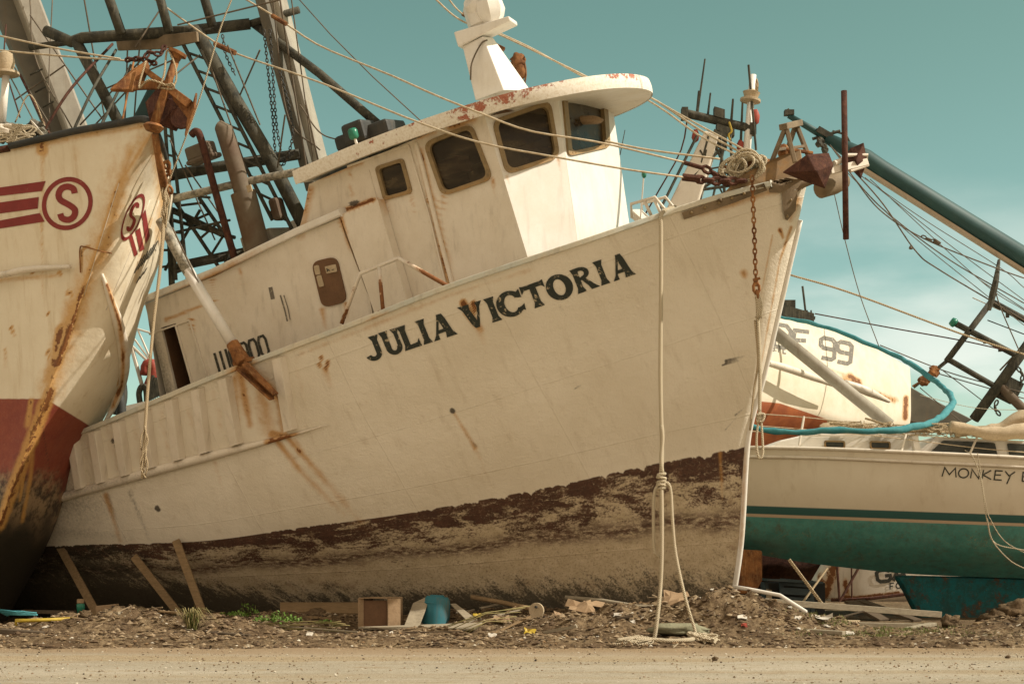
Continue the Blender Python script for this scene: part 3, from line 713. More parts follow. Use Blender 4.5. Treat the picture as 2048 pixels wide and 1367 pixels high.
# the bare stem bar, proud of the plating
sb = MB().tube([Vector(p) + J.f * .015 for p in HG[370, 14:131:3, :]], .045, 10)
obj('stem_bar', sb, M['white_clean'], jt, smooth=True, stain=stains(sb.v, [(0, [(1460, 1218), (1476, 1180)], 20, 14, .7, .3), (0, [(1482, 1100), (1490, 900)], 9, 7, .3, .3)]))

# ---- name on the bow
def C(x, y): return 600 + x / 2.926, 480 + y / 2.926                  # pencilled from an enlargement
BL = [(380, 722), (440, 702), (640, 640), (760, 600), (920, 548), (1060, 503), (1180, 465), (1320, 420), (1400, 387), (1560, 338), (1745, 272), (1965, 197)]
def base(x): return np.interp(x, [b[0] for b in BL], [b[1] for b in BL])
def ann(cx, cy, rx, ry, ix, iy, a0, a1, n=16, dx=0): return arc(cx, cy, rx, ry, a0, a1, n) + arc(cx + dx, cy, ix, iy, a1, a0, n)
def stem(x0, x1, y0=0, y1=1, w=.12, s0=.20, s1=.20):
    k = .2; f = lambda y: x0 + (x1 - x0) * (y - y0) / (y1 - y0)
    return [(x0 - s0, y0), (x0 + s0, y0), (f(y0 + k) + w, y0 + k), (f(y1 - k) + w, y1 - k), (x1 + s1, y1), (x1 - s1, y1), (f(y1 - k) - w, y1 - k), (f(y0 + k) - w, y0 + k)]
LET = {
 'J': (.80, [stem(.52, .52, .25, 1, .13, .13, .24), ann(.26, .30, .39, .32, .14, .14, 0, -165, 14)]),
 'U': (.92, [stem(.22, .22, .28, 1, .13, .13, .21), stem(.74, .74, .28, 1, .09, .10, .19), ann(.465, .30, .375, .33, .13, .16, 180, 360, 14)]),
 'L': (.86, [stem(.24, .24, 0, 1, .13, .22, .22), [(.3, 0), (.86, 0), (.82, .34), (.72, .2), (.3, .16)]]),
 'I': (.46, [stem(.23, .23, 0, 1, .13, .22, .22)]),
 'A': (1.06, [stem(.14, .50, 0, .97, .055, .14, .06), stem(.80, .54, 0, 1, .15, .24, .12), [(.25, .24), (.72, .24), (.68, .38), (.30, .38)]]),
 'V': (1.04, [stem(.50, .22, 0, 1, .15, .10, .25), stem(.54, .88, 0.02, 1, .06, .05, .15)]),
 'C': (.96, [ann(.52, .5, .52, .53, .24, .36, 38, 322, 24, .03), [(.72, .70), (.98, .62), (.98, .98), (.86, .90)], [(.74, .25), (.97, .08), (1.0, .36), (.9, .30)]]),
 'T': (.98, [stem(.49, .49, 0, .92, .13, .22, .14), [(.0, .68), (.12, .80), (.86, .80), (.98, .68), (.98, 1.02), (.86, .98), (.12, .98), (.0, 1.02)]]),
 'O': (1.02, None),
 'R': (1.06, [stem(.24, .24, 0, 1, .13, .22, .2), ann(.44, .74, .42, .26, .19, .12, 90, -90, 12), [(.24, .86), (.46, .86), (.46, 1.0), (.24, 1.0)], [(.24, .48), (.46, .48), (.46, .60), (.24, .60)], stem(.90, .50, 0, .52, .13, .2, .10)]),
}
nm = Decal(JB, .008)
SEQ = [('J', 416, 512), ('U', 510, 624), ('L', 614, 716), ('I', 724, 780), ('A', 786, 926), ('V', 978, 1114), ('I', 1124, 1186), ('C', 1180, 1326), ('T', 1336, 1470), ('O', 1470, 1620), ('R', 1624, 1752), ('I', 1762, 1818), ('A', 1836, 1968)]
for ch, x0, x1 in SEQ:
    wd, pol = LET[ch]; capH = 146 if ch != 'J' else 142
    def mp(p):
        u, v = p; x = x0 + (x1 - x0) * u / wd; lean = -.40 if ch not in 'A' else -.36
        return C(x + lean * v * capH * .93, base(x) - v * capH * .93)
    if ch == 'O': nm.poly([mp(p) for p in arc(.51, .5, .51, .53, 0, 345, 23)], 5, [[mp(p) for p in arc(.51, .5, .22, .34, 0, 340, 17)]])
    else:
        for pl in pol: nm.poly([mp(p) for p in pl], 5)
obj('name_lettering', nm.mb, M['letter'], jt)

# ---- bow ironwork
pl = Decal(JB, .02)
def bowstrip(pts_top, pts_bot, mat, name, off=.03):
    d = Decal(JB, off); d.poly(pts_top + pts_bot[::-1], 8); return obj(name, d.mb, mat, jt)
M['bowplate'] = paint('weathered_bow_plate', (.12, .09, .055), (.26, .19, .115), rust=.08, rough=.8, dirt=.6)
bowstrip([(1362, 424), (1440, 397), (1528, 366)], [(1367, 438), (1445, 412), (1534, 380)], M['bowplate'], 'bow_plate')
bowstrip([(1536, 364), (1578, 354), (1604, 358)], [(1538, 384), (1568, 385), (1592, 376)], M['bowplate'], 'bow_plate')
bowstrip([(1562, 385), (1592, 378), (1588, 420), (1572, 440)], [(1562, 386), (1564, 420), (1568, 438)], M['bowplate'], 'bow_plate')
mb = MB()
for x, y in ((1385, 425), (1412, 415), (1440, 405), (1466, 396), (1490, 387), (1516, 378), (1576, 432), (1583, 400)):
    h, n, _, d = JB.ray_cast(EYE, ray(x, y).normalized())
    if h is not None: obj('rivet', MB().blob(h + J.r * .045, .022, .022, .022, 1, 0, 8, 5), M['frame'], jt, smooth=True)
# raised foredeck bulwark, chocks, roller bracket
q = [J.pt(1430, 405, .9), J.pt(1480, 352, .7), J.pt(1560, 312, .35), J.pt(1600, 300, .1), J.pt(1606, 352, 0.05), J.pt(1540, 368, .44)]
mb = MB().prism(q, -J.r * .05); obj('bow_bulwark', mb, M['bowplate'], jt, stain=stains(mb.v, [(0, [(1440, 390), (1600, 320)], 40, 40, .3, .4)]))
br = MB().beam(J.pt(1612, 362, .05), J.pt(1570, 400, .25), .10, .10).beam(J.pt(1598, 392, .1), J.pt(1566, 412, .25), .05, .05)
br.tube([J.pt(1562, 402, .3), J.pt(1600, 372, .2), J.pt(1648, 352, .1)], .045, 8); obj('roller_bracket', br, M['bowplate'], jt, bevel=.006)
rl = MB().lathe(P(1638, 380, 20.0), P(1692, 358, 20.25), [(0, .07), (.04, .12), (.5, .14), (.9, .12), (1, .07)], 16)
obj('bow_roller', rl, M['bowplate'], jt, smooth=True, auto=40)
# A-frame over the bow, standing on the foredeck
af = MB(); T0 = J.pt(1572, 252, .25); T1 = J.pt(1592, 248, -.15)
for a, b in ((T0, J.pt(1535, 345, .35)), (T0, J.pt(1590, 325, .3)), (T1, J.pt(1622, 325, -.2)), (T1, J.pt(1560, 345, -.1))): af.beam(a, b, .055, .055)
af.beam(J.pt(1566, 254, .3), J.pt(1598, 246, -.2), .12, .08).beam(J.pt(1553, 300, .3), J.pt(1612, 292, -.2), .04, .04)
obj('bow_frame', af, M['bowplate'], jt, bevel=.008)
wi = MB().tube([J.pt(1486, 318, .3), J.pt(1546, 326, -.2)], .05, 10).tube([J.pt(1492, 318, .3), J.pt(1500, 320, .2)], .11, 12).blob(J.pt(1472, 330, .3), .14, .14, .12, 2, .3)
wi.tube([J.pt(1560, 296, .2), J.pt(1625, 306, -.1)], .025, 6).blob(J.pt(1568, 306, .1), .09, .09, .10, 5, .2)
obj('anchor_winch', wi, M['rust'], jt, smooth=True, auto=40)
# white pipe rail at the break of the foredeck
for b in (1.2, .5):
    dx = (1.2 - b) * 30
    mb = MB().tube([J.pt(1264 + dx, 436, b), J.pt(1262 + dx, 408, b), J.pt(1310 + dx, 394, b), J.pt(1336 + dx, 426, b)], .022, 8).tube([J.pt(1288 + dx, 400, b), J.pt(1303 + dx, 432, b)], .022, 8)
    obj('foredeck_rail', mb, M['rail_rusty'], jt, smooth=True)
mb = MB().prism([J.pt(1262, 436, .9), J.pt(1262, 418, .9), J.pt(1290, 442, .9), J.pt(1290, 460, .9)], J.r * -.4); obj('deck_hatch', mb, M['white'], jt, bevel=.01)
mb = MB().tube([J.pt(1288, 346, .9), J.pt(1281, 436, .9)], .010, 6); fl = obj('pennant_staff', mb, M['white_clean'], jt); obj('staff_lamp', MB().blob(J.pt(1288, 349, .9), .035, .035, .05, 1, 0), M['green_lamp'], fl)

# ---- lower deckhouse
WALLM = [(0, [(905, 248), (945, 236)], 20, 14, .42, .3), (0, [(840, 268), (870, 262)], 14, 10, .4, .2), (0, [(640, 350), (720, 322)], 12, 12, .42, .35), (0, [(886, 392), (890, 430)], 6, 5, .35, .1), (0, [(985, 358), (990, 395)], 6, 4, .3, .1), (0, [(840, 300), (880, 480), (906, 590)], 9, 12, .32, .42), (0, [(858, 395), (866, 420)], 6, 5, .6, .3),
 (0, [(690, 420), (750, 398)], 7, 6, .4, .5), (1, [(705, 408), (716, 404)], 7, 6, 1.0, .8), (0, [(682, 436), (700, 500)], 7, 6, .4, .2), (0, [(700, 340), (706, 420)], 5, 4, .3, .1), (0, [(770, 400), (776, 450)], 5, 4, .35, .1), (0, [(822, 388), (830, 430)], 5, 4, .3, .1), (0, [(620, 380), (600, 470)], 12, 14, .3, .25),
 (0, [(330, 640), (430, 600)], 6, 5, .3, .3), (0, [(382, 640), (386, 660)], 6, 5, .55, .4), (0, [(645, 618), (650, 660)], 7, 6, .3, .1), (0, [(690, 606), (698, 640)], 6, 5, .3, .1), (1, [(300, 650), (340, 800)], 20, 26, .35, .4), (0, [(340, 820), (520, 745)], 14, 12, .3, .3), (0, [(480, 540), (484, 580)], 6, 5, .35, .1), (0, [(425, 560), (430, 600)], 7, 6, .3, .1),
 (0, [(1000, 215), (1100, 190)], 12, 10, .32, .3), (0, [(1015, 352), (1018, 380)], 5, 4, .3, .1), (0, [(1117, 318), (1120, 345)], 5, 4, .3, .1), (0, [(1155, 500), (1165, 520)], 12, 10, .25, .2), (1, [(1120, 320), (1140, 500)], 12, 20, .12, .1), (0, [(1060, 520), (1240, 470)], 9, 8, .25, .25)]
def wall(poly, plane, holes=(), n=None, thick=.05, name='wall', mat=None, parent=None, st=(), step=40):
    """flat wall given in px on the plane (point, normal); holes are px loops"""
    q, nn = plane; nn = nn.normalized()
    if (EYE - q).dot(nn) < 0: nn = -nn
    loops = [[Vector((x, y, 0)) for x, y in poly]] + [[Vector((x, y, 0)) for x, y in h] for h in holes]
    mb = MB(); flat = [p for l in loops for p in l]
    tris = geometry.tessellate_polygon(loops)
    F3 = [ray_plane(p.x, p.y, q, nn) for p in flat]; B3 = [p - nn * thick for p in F3]; k = len(flat)
    fv, ft = subdiv([(p.x, p.y) for p in flat], [list(t_) for t_ in tris], 12)
    mb.add(F3 + B3, [tuple(i + k for i in t_[::-1]) for t_ in tris])
    nf = MB().add([ray_plane(x, y, q, nn) for x, y in fv], [tuple(t_) for t_ in ft])
    o = 0
    for l in loops:
        m_ = len(l); mb.f += [(o + i, o + (i + 1) % m_, o + (i + 1) % m_ + k, o + i + k) for i in range(m_)]; o += m_
    mb.add(nf.v, nf.f)
    ob = obj(name, mb, mat or M['white'], parent, stain=stains(mb.v, [(c_, p_, a_ * 1.15, b_ * 1.15, s_ * 1.55, e_ * 1.55) for c_, p_, a_, b_, s_, e_ in WALLM]) if parent and len(mb.v) > 60 else None)
    return ob, mb
def rq(q, r=.18, n=5, shrink=0.0):
    """rounded quad in px"""
    q = [Vector(p) for p in q]; c = sum(q, Vector((0, 0))) / 4
    if shrink: 
        q2 = []
        for i in range(4):
            a = (q[i - 1] - q[i]).normalized(); b = (q[(i + 1) % 4] - q[i]).normalized(); s_ = abs(a.x * b.y - a.y * b.x); q2.append(q[i] + (a + b) * shrink / max(.4, s_))
        q = q2
    out = []
    for i in range(4):
        p, a, b = q[i], q[i - 1], q[(i + 1) % 4]; L = min((a - p).length, (b - p).length) * r
        s0 = p + (a - p).normalized() * L; s1 = p + (b - p).normalized() * L
        for k in range(n + 1):
            t_ = k / n; out.append(tuple(s0 * (1 - t_) ** 2 + p * 2 * t_ * (1 - t_) + s1 * t_ * t_))
    return out
def window(quad, plane, parent, fw=9, r=.18, name='window', proud=.03, frame='frame', pane=True):
    q, nn = plane; nn = nn.normalized()
    if (EYE - q).dot(nn) < 0: nn = -nn
    o = rq(quad, r, 5, -2); i_ = rq(quad, r, 5, fw - 3); k = len(o)
    O = [ray_plane(x, y, q, nn) for x, y in o]; I = [ray_plane(x, y, q, nn) for x, y in i_]
    mb = MB(); vs_ = [p + nn * proud for p in O] + [p + nn * proud for p in I] + [p - nn * .02 for p in O] + [p - nn * .05 for p in I]
    fs_ = []
    for j in range(k):
        l = (j + 1) % k; fs_ += [(j, l, k + l, k + j), (j, 2 * k + j, 2 * k + l, l), (k + j, k + l, 3 * k + l, 3 * k + j)]
    mb.add(vs_, fs_)
    for j in range(0, k, 2):
        c_ = (O[j] + I[j]) / 2 + nn * proud; mb.blob(c_, .012, .012, .012, 1, 0, 5, 3)
    w_ = obj(name, mb, M[frame], parent, stain=stains(mb.v, [(0, [quad[3], quad[2]], 14, 14, .25, .25)]))
    if pane:
        pm = MB(); pm.add([p - nn * .03 for p in I], [tuple(range(k))]); obj('pane', pm, M['glass'], w_)
    return w_
sideP = (J.p0 + J.r * 1.62, J.r); lowP = (J.p0 + J.r * 1.78, J.r)
doorQ = [(322, 655), (352, 646), (382, 770), (352, 782)]
dh_poly = [(290, 608), (430, 552), (597, 470), (680, 436), (690, 470), (740, 600), (750, 660), (560, 760), (345, 850), (318, 720), (300, 650)]
o1, dhm = wall(dh_poly, lowP, [doorQ], name='deckhouse', mat=M['white'], parent=jt)
c0 = J.mir
# deckhouse body behind the wall
A_, B_, C_, D_ = [ray_plane(x, y, *lowP) for x, y in ((292, 610), (690, 440), (750, 660), (330, 860))]
bk = MB(); inn = J.r * -.25
bk.add([A_ + J.r * -.05, B_ + J.r * -.05, J.mir(A_), J.mir(B_), J.mir(C_), J.mir(D_)], [(0, 1, 3, 2), (2, 3, 4, 5)])
aftq = [A_, J.mir(A_), J.mir(D_), D_]; bk.add(aftq, [(0, 1, 2, 3)])
obj('deckhouse_back', bk, M['white'], jt)
# dark doorway lining
dq = [ray_plane(x, y, *lowP) for x, y in doorQ]
mb = MB().add([p - J.r * .05 for p in dq] + [p - J.r * .9 for p in dq], [(4, 5, 6, 7)] + [(i, (i + 1) % 4, (i + 1) % 4 + 4, i + 4) for i in range(4)]); obj('doorway', mb, M['brown_panel'], jt)
tp = [(284, 606), (430, 548), (600, 466), (688, 428)]
mb = strip_along([ray_plane(x, y, *lowP) for x, y in tp], J.r, J.u, .09, .10); mb.v = [v - J.u * .02 for v in mb.v]
obj('roof_trim', mb, M['white_clean'], jt, bevel=.015, stain=stains(mb.v, [(0, [(420, 556), (440, 546)], 18, 14, .6, .4), (0, [(480, 530), (500, 520)], 10, 10, .5, .4)]))
def seam(pts, w=.02, plane=lowP, mat='white', name='panel_trim', proud=.03):
    mb = MB(); Q = [ray_plane(x, y, *plane) for x, y in pts]
    for a, b in zip(Q, Q[1:]): mb.beam(a + J.r * proud / 2, b + J.r * proud / 2, w, proud, J.r)
    return obj(name, mb, M[mat], jt, bevel=.004)
seam([(300, 668), (380, 640), (430, 800)], .025); seam([(352, 648), (395, 800)], .03)
# oval door with placards
d_ = wall(rq([(622, 524), (672, 512), (694, 603), (644, 616)], .34, 7), (J.p0 + J.r * 1.81, J.r), name='side_hatch', mat=M['brown_panel'], parent=jt, thick=.03)[0]
for q_, nm_ in ((rq([(627, 532), (637, 529), (641, 548), (631, 550)], .3), 'placard'), (rq([(632, 552), (642, 549), (648, 572), (638, 574)], .3), 'placard'), (rq([(649, 533), (671, 528), (674, 543), (653, 547)], .1), 'notice')):
    wall(q_, (J.p0 + J.r * 1.825, J.r), name=nm_, mat=M['canvas'], parent=jt, thick=.012)
nb_ = Decal(bvh_of(MB().add([ray_plane(x, y, J.p0 + J.r * 1.828, J.r) for x, y in ((640, 520), (685, 520), (685, 560), (640, 560))], [(0, 1, 2, 3)])), .004)
nb_.stroke([(654, 536), (655, 543)], 2).stroke([(655, 540), (658, 539), (659, 542)], 1.6); nb_.stroke([(663, 540), (669, 538)], 1); obj('notice_mark', nb_.mb, M['letter_solid'], jt)
# registration number low on the deckhouse, half hidden by the bulwark
rn = Decal(bvh_of(dhm), .008); xs_ = [(434, 0), (446, 0), (458, 0), (472, 1), (494, 2), (512, 1), (530, 2)]
chs = [('1', 436, 745, 8), ('1', 447, 741, 8), ('1', 458, 737, 8), ('6', 468, 735, 14), ('9', 488, 727, 14), ('0', 507, 720, 14), ('0', 526, 713, 14)]
word(rn, [(ch, (x, y), (x + w, y - w * .38), (-11, -38)) for ch, x, y, w in chs], 5)
obj('registration_lettering', rn.mb, M['letter_solid'], jt)
mk = Decal(bvh_of(dhm), .005); mk.stroke([(541, 574), (546, 598)], 8); mk.stroke([(561, 590), (570, 620), (575, 642)], 3).stroke([(568, 590), (576, 615), (581, 640)], 2)
obj('paint_scar', mk.mb, M['letter_grey'], jt)

# ---- wheelhouse: side, angled corner facet, front
SAt = ray_plane(967, 226, *sideP); SAb = ray_plane(1082, 600, *sideP)
ABt = J.pt(1113, 188, .70)
nA = (SAb - SAt).cross(ABt - SAt).normalized(); pA = (SAt, nA)
ABb = ray_plane(1172, 600, *pA)
nB = (ABb - ABt).cross(J.r).normalized(); pB = (ABt, nB)
W1 = [(850, 287), (943, 249), (985, 357), (886, 391)]; W2 = [(979, 241), (1098, 203), (1117, 315), (1010, 349)]; W3 = [(1125, 193), (1208, 181), (1216, 293), (1136, 311)]; WS = [(753, 335), (806, 318), (824, 384), (770, 399)]
side_poly = [(618, 368), (735, 318), (850, 270), (967, 226), (1006, 352), (1057, 520), (1082, 600), (720, 715), (640, 640), (585, 478), (597, 462), (606, 430), (612, 400)]
wall(side_poly, sideP, [rq(W1), rq(WS, .15)], name='wheelhouse_wall', parent=jt, mat=M['white'])
wall([(967, 226), (1113, 184), (1140, 380), (1172, 600), (1082, 600), (1057, 520), (1006, 352)], pA, [rq([(985, 243), (1098, 203), (1117, 315), (1013, 348)])], name='wheelhouse_wall', parent=jt, mat=M['white_clean'])
W2 = [(985, 243), (1098, 203), (1117, 315), (1013, 348)]
PBt, PBb = ABt - J.r * 2.2, ABb - J.r * 2.2
mt, mbm = proj(PBt), proj(PBb)
print('front right edge px', mt, mbm)
wall([(1113, 184), (mt[0], mt[1]), (mbm[0], mbm[1]), (1172, 600)], pB, [rq(W3, .13)], name='wheelhouse_wall', parent=jt, mat=M['white_clean'])
window(W1, sideP, jt); window(W2, pA, jt); window(W3, pB, jt, r=.13); window(WS, sideP, jt, fw=8, r=.15)
bk = MB(); At, Ab = ray_plane(618, 368, *sideP), ray_plane(640, 640, *sideP)
bk.add([J.mir(SAt), PBt, PBb, J.mir(SAb)], [(0, 1, 2, 3)]); bk.add([J.mir(v) for v in (At, SAt, SAb, Ab)], [(0, 1, 2, 3)])
bk.add([At, J.mir(At), J.mir(Ab), Ab], [(0, 1, 2, 3)])
fl0 = [J.loc(v) for v in (SAb, Ab)]
cf = J.loc(ray_plane(1030, 430, *sideP))[2] - .1
bk.add([J.w(J.loc(Ab)[0], s_ * 1.6, cf) for s_ in (1, -1)] + [J.w(J.loc(SAb)[0] - .3, s_ * 1.6, cf) for s_ in (-1, 1)], [(0, 1, 2, 3)])
obj('wheelhouse_back', bk, M['white'], jt)
bk2 = MB(); bk2.add([J.w(J.loc(At)[0] + .05, s_ * 1.55, J.loc(SAt)[2] - .12) for s_ in (1, -1)] + [J.w(J.loc(SAt)[0] + .3, s_ * 1.55, J.loc(SAt)[2] - .05) for s_ in (-1, 1)], [(0, 1, 2, 3)])
bk2.add([J.w(J.loc(SAt)[0] - 1.9, s_ * 1.55, c_) for s_, c_ in ((1, cf), (-1, cf), (-1, J.loc(SAt)[2]), (1, J.loc(SAt)[2]))], [(0, 1, 2, 3)]); obj('cabin_lining', bk2, M['brown_panel'], jt)
# things seen through the glass: a helm console and seat back
mb = MB().box(J.w(J.loc(ABt)[0] - .55, -.1, cf + .75), J.f * .2, J.r * .7, J.u * .25); obj('helm_console', mb, M['plank'], jt, bevel=.03)
mb = MB().blob(J.pt(1172, 241, -.2), .25, .1, .06, 3, .2); obj('cap_on_console', mb, M['card'], jt, smooth=True)
mb = MB().box(J.pt(905, 335, .2), J.f * .22, J.r * .2, J.u * .12); obj('red_locker', mb, M['red'], jt, bevel=.02)
# trims on the wheelhouse side
def seam2(pts, w=.03, proud=.03, b=1.62): return seam(pts, w, (J.p0 + J.r * b, J.r), 'white', 'panel_trim', proud)
seam2([(833, 285), (846, 330), (880, 470), (912, 590)], .05, .05); seam2([(820, 300), (862, 440), (900, 600)], .025, .03)
seam2([(695, 333), (817, 290), (833, 340)], .03, .02); seam2([(738, 340), (760, 420), (775, 470)], .015, .015)
d3 = wall([(679, 430), (755, 398), (775, 470), (805, 570), (830, 660), (770, 690), (735, 585), (705, 500)], (J.p0 + J.r * 1.83, J.r), name='side_locker', parent=jt, mat=M['white'], thick=.2)[0]
# ---- roof with visor
rim = [(590, 366), (720, 317), (850, 265), (950, 231), (1050, 204), (1130, 187)]
RL = [J.loc(J.pt(x, y, 1.88)) for x, y in rim]; ra = [l[0] for l in RL]; rc = [l[2] for l in RL]
aB = J.loc(ABt)[0]; a1 = aB - 1.0; a2 = aB + 1.0
cpoly = np.polyfit(ra, rc, 2)
def roofc(a): return np.polyval(cpoly, a) if a < a1 else np.polyval(cpoly, a1) + (a - a1) * (np.polyval(cpoly, a1) - np.polyval(cpoly, a1 - .2)) / .2
A = list(np.linspace(ra[0], a1, 24)) + [a1 + (a2 - a1) * math.sin(math.pi / 2 * k / 14) for k in range(1, 15)]
TH = .17; HB_ = 1.86
ring_t = []; ng = 15
Gt = np.zeros((len(A), ng, 3)); Gb = np.zeros_like(Gt)
for i, a_ in enumerate(A):
    hb = HB_ if a_ <= a1 else HB_ * max(.001, 1 - ((a_ - a1) / (a2 - a1)) ** 2.2) ** (1 / 2.2)
    for j in range(ng):
        v = -1 + 2 * j / (ng - 1); cc = roofc(a_) + .05 * (1 - v * v) * hb
        Gb[i, j] = J.w(a_, v * hb, cc); Gt[i, j] = J.w(a_, v * hb * 1.0, cc + TH)
rf = MB().grid(Gt, True).grid(Gb)
n_ = len(A) * ng
for i in range(len(A) - 1):
    for j in (0, ng - 1):
        q = (i * ng + j, (i + 1) * ng + j, (i + 1) * ng + j + n_, i * ng + j + n_); rf.f.append(q if j == 0 else q[::-1])
for j in range(ng - 1):
    for i in (0, len(A) - 1):
        q = (i * ng + j, i * ng + j + 1, i * ng + j + 1 + n_, i * ng + j + n_); rf.f.append(q)
rmk = [(0, [(700, 300), (860, 240)], 12, 12, .38, .42), (0, [(860, 240), (950, 200), (1080, 165)], 14, 16, .42, .60), (0, [(1080, 160), (1160, 148)], 12, 9, .50, .4), (0, [(1235, 138), (1262, 142)], 14, 12, .62, .6), (0, [(900, 262), (960, 240)], 12, 12, .38, .4)]
fa = MB(); FA = list(np.linspace(ra[0], a1, 160)) + [a1 + (a2 - a1) * math.sin(math.pi / 2 * k / 60) for k in range(1, 61)]
def hbf(a_): return HB_ if a_ <= a1 else HB_ * max(.001, 1 - ((a_ - a1) / (a2 - a1)) ** 2.2) ** (1 / 2.2)
ff = [(a_, hbf(a_)) for a_ in FA]; ff = ff + [(a_, -b_) for a_, b_ in ff[::-1]]
FG = np.zeros((len(ff), 7, 3)); cen = J.w(a1 - .5, 0, 0)
for i, (a_, b_) in enumerate(ff):
    for j in range(7):
        lc_ = J.w(a_, b_, roofc(a_) - .012 + (TH + .024) * j / 6); on_ = J.w(a_, b_, 0) - J.w(min(a_, a1), 0, 0); FG[i, j] = lc_ + on_.normalized() * (.008 + .012 * math.sin(math.pi * j / 6))
fa.grid(FG)
obj('visor_rim', fa, M['flake'], jt, smooth=True, stain=stains(fa.v, [(0, [(660, 325), (760, 280)], 40, 40, .2, .35), (0, [(760, 280), (920, 215)], 40, 40, .35, .35), (0, [(930, 215), (1080, 160)], 40, 40, 1.0, .9), (0, [(1080, 160), (1170, 145)], 40, 40, .6, .3), (0, [(1225, 135), (1270, 145)], 30, 24, 1.1, 1.0)]))
obj('wheelhouse_roof', rf, M['roof'], jt, stain=stains(rf.v, rmk), smooth=True, auto=35)
# ---- railing on the side deck
rr = MB(); bb = 2.45
rr.tube([J.pt(683, 647, bb), J.pt(720, 547, 2.2), J.pt(797, 516, 2.1), J.pt(896, 572, bb - .1)], .03, 8).tube([J.pt(758, 534, 2.15), J.pt(766, 620, bb)], .028, 8)
rr.blob(J.pt(766, 624, bb), .09, .05, .03, 3, .1)
obj('side_rail', rr, M['rail_rusty'], jt, smooth=True, stain=stains(rr.v, [(0, [(820, 535), (896, 572)], 14, 14, .6, .9), (0, [(765, 600), (768, 630)], 14, 18, .7, 1), (0, [(683, 647), (715, 560)], 12, 12, .5, .4)]))

# ---- radar mast on the roof
def jp(x, y, b): return J.pt(x, y, b)
rm = MB(); 
base4 = [jp(947, 196, .42), jp(1003, 178, .42)]; f_ = J.f
b0, b1 = J.loc(jp(950, 200, .40)), J.loc(jp(1008, 180, .40)); t0, t1 = J.loc(jp(924, 92, .30)), J.loc(jp(966, 72, .30))
vs_ = [J.w(b0[0], .40, b0[2]), J.w(b1[0], .40, b1[2]), J.w(b1[0] + .12, -.30, b1[2]), J.w(b0[0], -.40, b0[2]), J.w(t0[0], .30, t0[2]), J.w(t1[0], .30, t1[2]), J.w(t1[0] + .03, .02, t1[2]), J.w(t0[0], .0, t0[2])]
rm.add(vs_, [(0, 1, 5, 4), (1, 2, 6, 5), (2, 3, 7, 6), (3, 0, 4, 7), (4, 5, 6, 7)])
ped = obj('radar_mast', rm, M['white_clean'], jt, bevel=.02)
plt = MB().taperbeam(jp(918, 83, .2), jp(1027, 42, .05), .22, .34, .07, .45, J.r); obj('radar_platform', plt, M['white_clean'], jt, bevel=.02)
dm = MB().lathe(jp(968, 64, .1), jp(950, 6, .1), [(0, .13), (.1, .13), (.25, .20), (.85, .20), (1, .17)], 10).lathe(jp(985, 55, .1), jp(972, 0, .1), [(0, .10), (.3, .20), (.55, .24), (.9, .22), (1, .14)], 8)
dm.lathe(jp(958, 20, .1), jp(935, 4, .3), [(0, .14), (.6, .15), (1, .08)], 10); dm.lathe(jp(980, 12, .1), jp(970, -30, .1), [(0, .18), (.6, .20), (1, .1)], 8)
obj('radar_scanner', dm, M['white_clean'], jt, smooth=True, auto=30)
wc = MB().tube([jp(975, 80, .3), jp(962, 88, .34), jp(944, 125, .42), jp(941, 160, .44)], .012, 6, 14); obj('radar_cable', wc, M['cable_dark'], jt)
lp = MB().blob(jp(1036, 122, -.6), .12, .1, .10, 4, .35).blob(jp(1040, 140, -.6), .09, .09, .18, 6, .3).tube([jp(1030, 150, -.6), jp(1026, 175, -.6)], .03, 6).tube([jp(1048, 130, -.6), jp(1052, 150, -.6), jp(1049, 168, -.6)], .014, 6).tube([jp(1042, 150, -.6), jp(1042, 170, -.6)], .012, 6).tube([jp(1026, 118, -.6), jp(1020, 140, -.6), jp(1028, 165, -.6)], .018, 6)
obj('deck_lamp', lp, M['rust_orange'], jt, smooth=True)
# black life raft box and green lamp on the roof
bx = MB(); c_ = jp(742, 272, .9); bx.box(c_, J.f * .46, J.r * .3, J.u * .11); bx.box(jp(722, 266, 1.1), J.f * .18, J.r * .25, J.u * .15)
obj('roof_locker', bx, M['black'], jt, bevel=.05)
gp = MB().tube([jp(714, 290, 1.5), jp(708, 272, 1.5)], .02, 6); g_ = obj('lamp_post', gp, M['white_clean'], jt)
obj('lamp_glass', MB().lathe(jp(709, 278, 1.5), jp(704, 257, 1.5), [(0, .05), (.2, .07), (.8, .07), (1, .05)], 12), M['green_lamp'], g_, smooth=True)

# ---- masts, booms, gallows and stacks abaft the wheelhouse
def part(name, mb, mat, **k): return obj(name, mb, M[mat] if isinstance(mat, str) else mat, jt, **k)
mm_ = MB().taperbeam(jp(655, 420, .1), jp(532, -60, .1), .34, .30, .34, .30, J.r); part('main_mast', mm_, 'alu', bevel=.06, stain=stains(mm_.v, [(1, [(540, 0), (600, 300)], 10, 10, .3, .3)]))
part('mast_strip', MB().taperbeam(jp(625, 380, .35), jp(508, -60, .35), .18, .12, .18, .12, J.r), 'alu_dark', bevel=.02)  # darker strip standing for the mast's shaded left face
part('mast_cable', MB().tube([jp(560, 0, .45), jp(612, 330, .45)], .015, 6).tube([jp(546, 0, .45), jp(575, 230, .45), jp(640, 300, .45)], .012, 6, 16).tube([jp(583, 0, .45), jp(598, 110, .45), jp(628, 330, .45)], .01, 6, 12), 'cable_dark')
part('boom', MB().tube([jp(508, 48, .2), jp(640, 148, .5), jp(758, 250, .9)], .065, 10), 'dark_pipe', smooth=True)
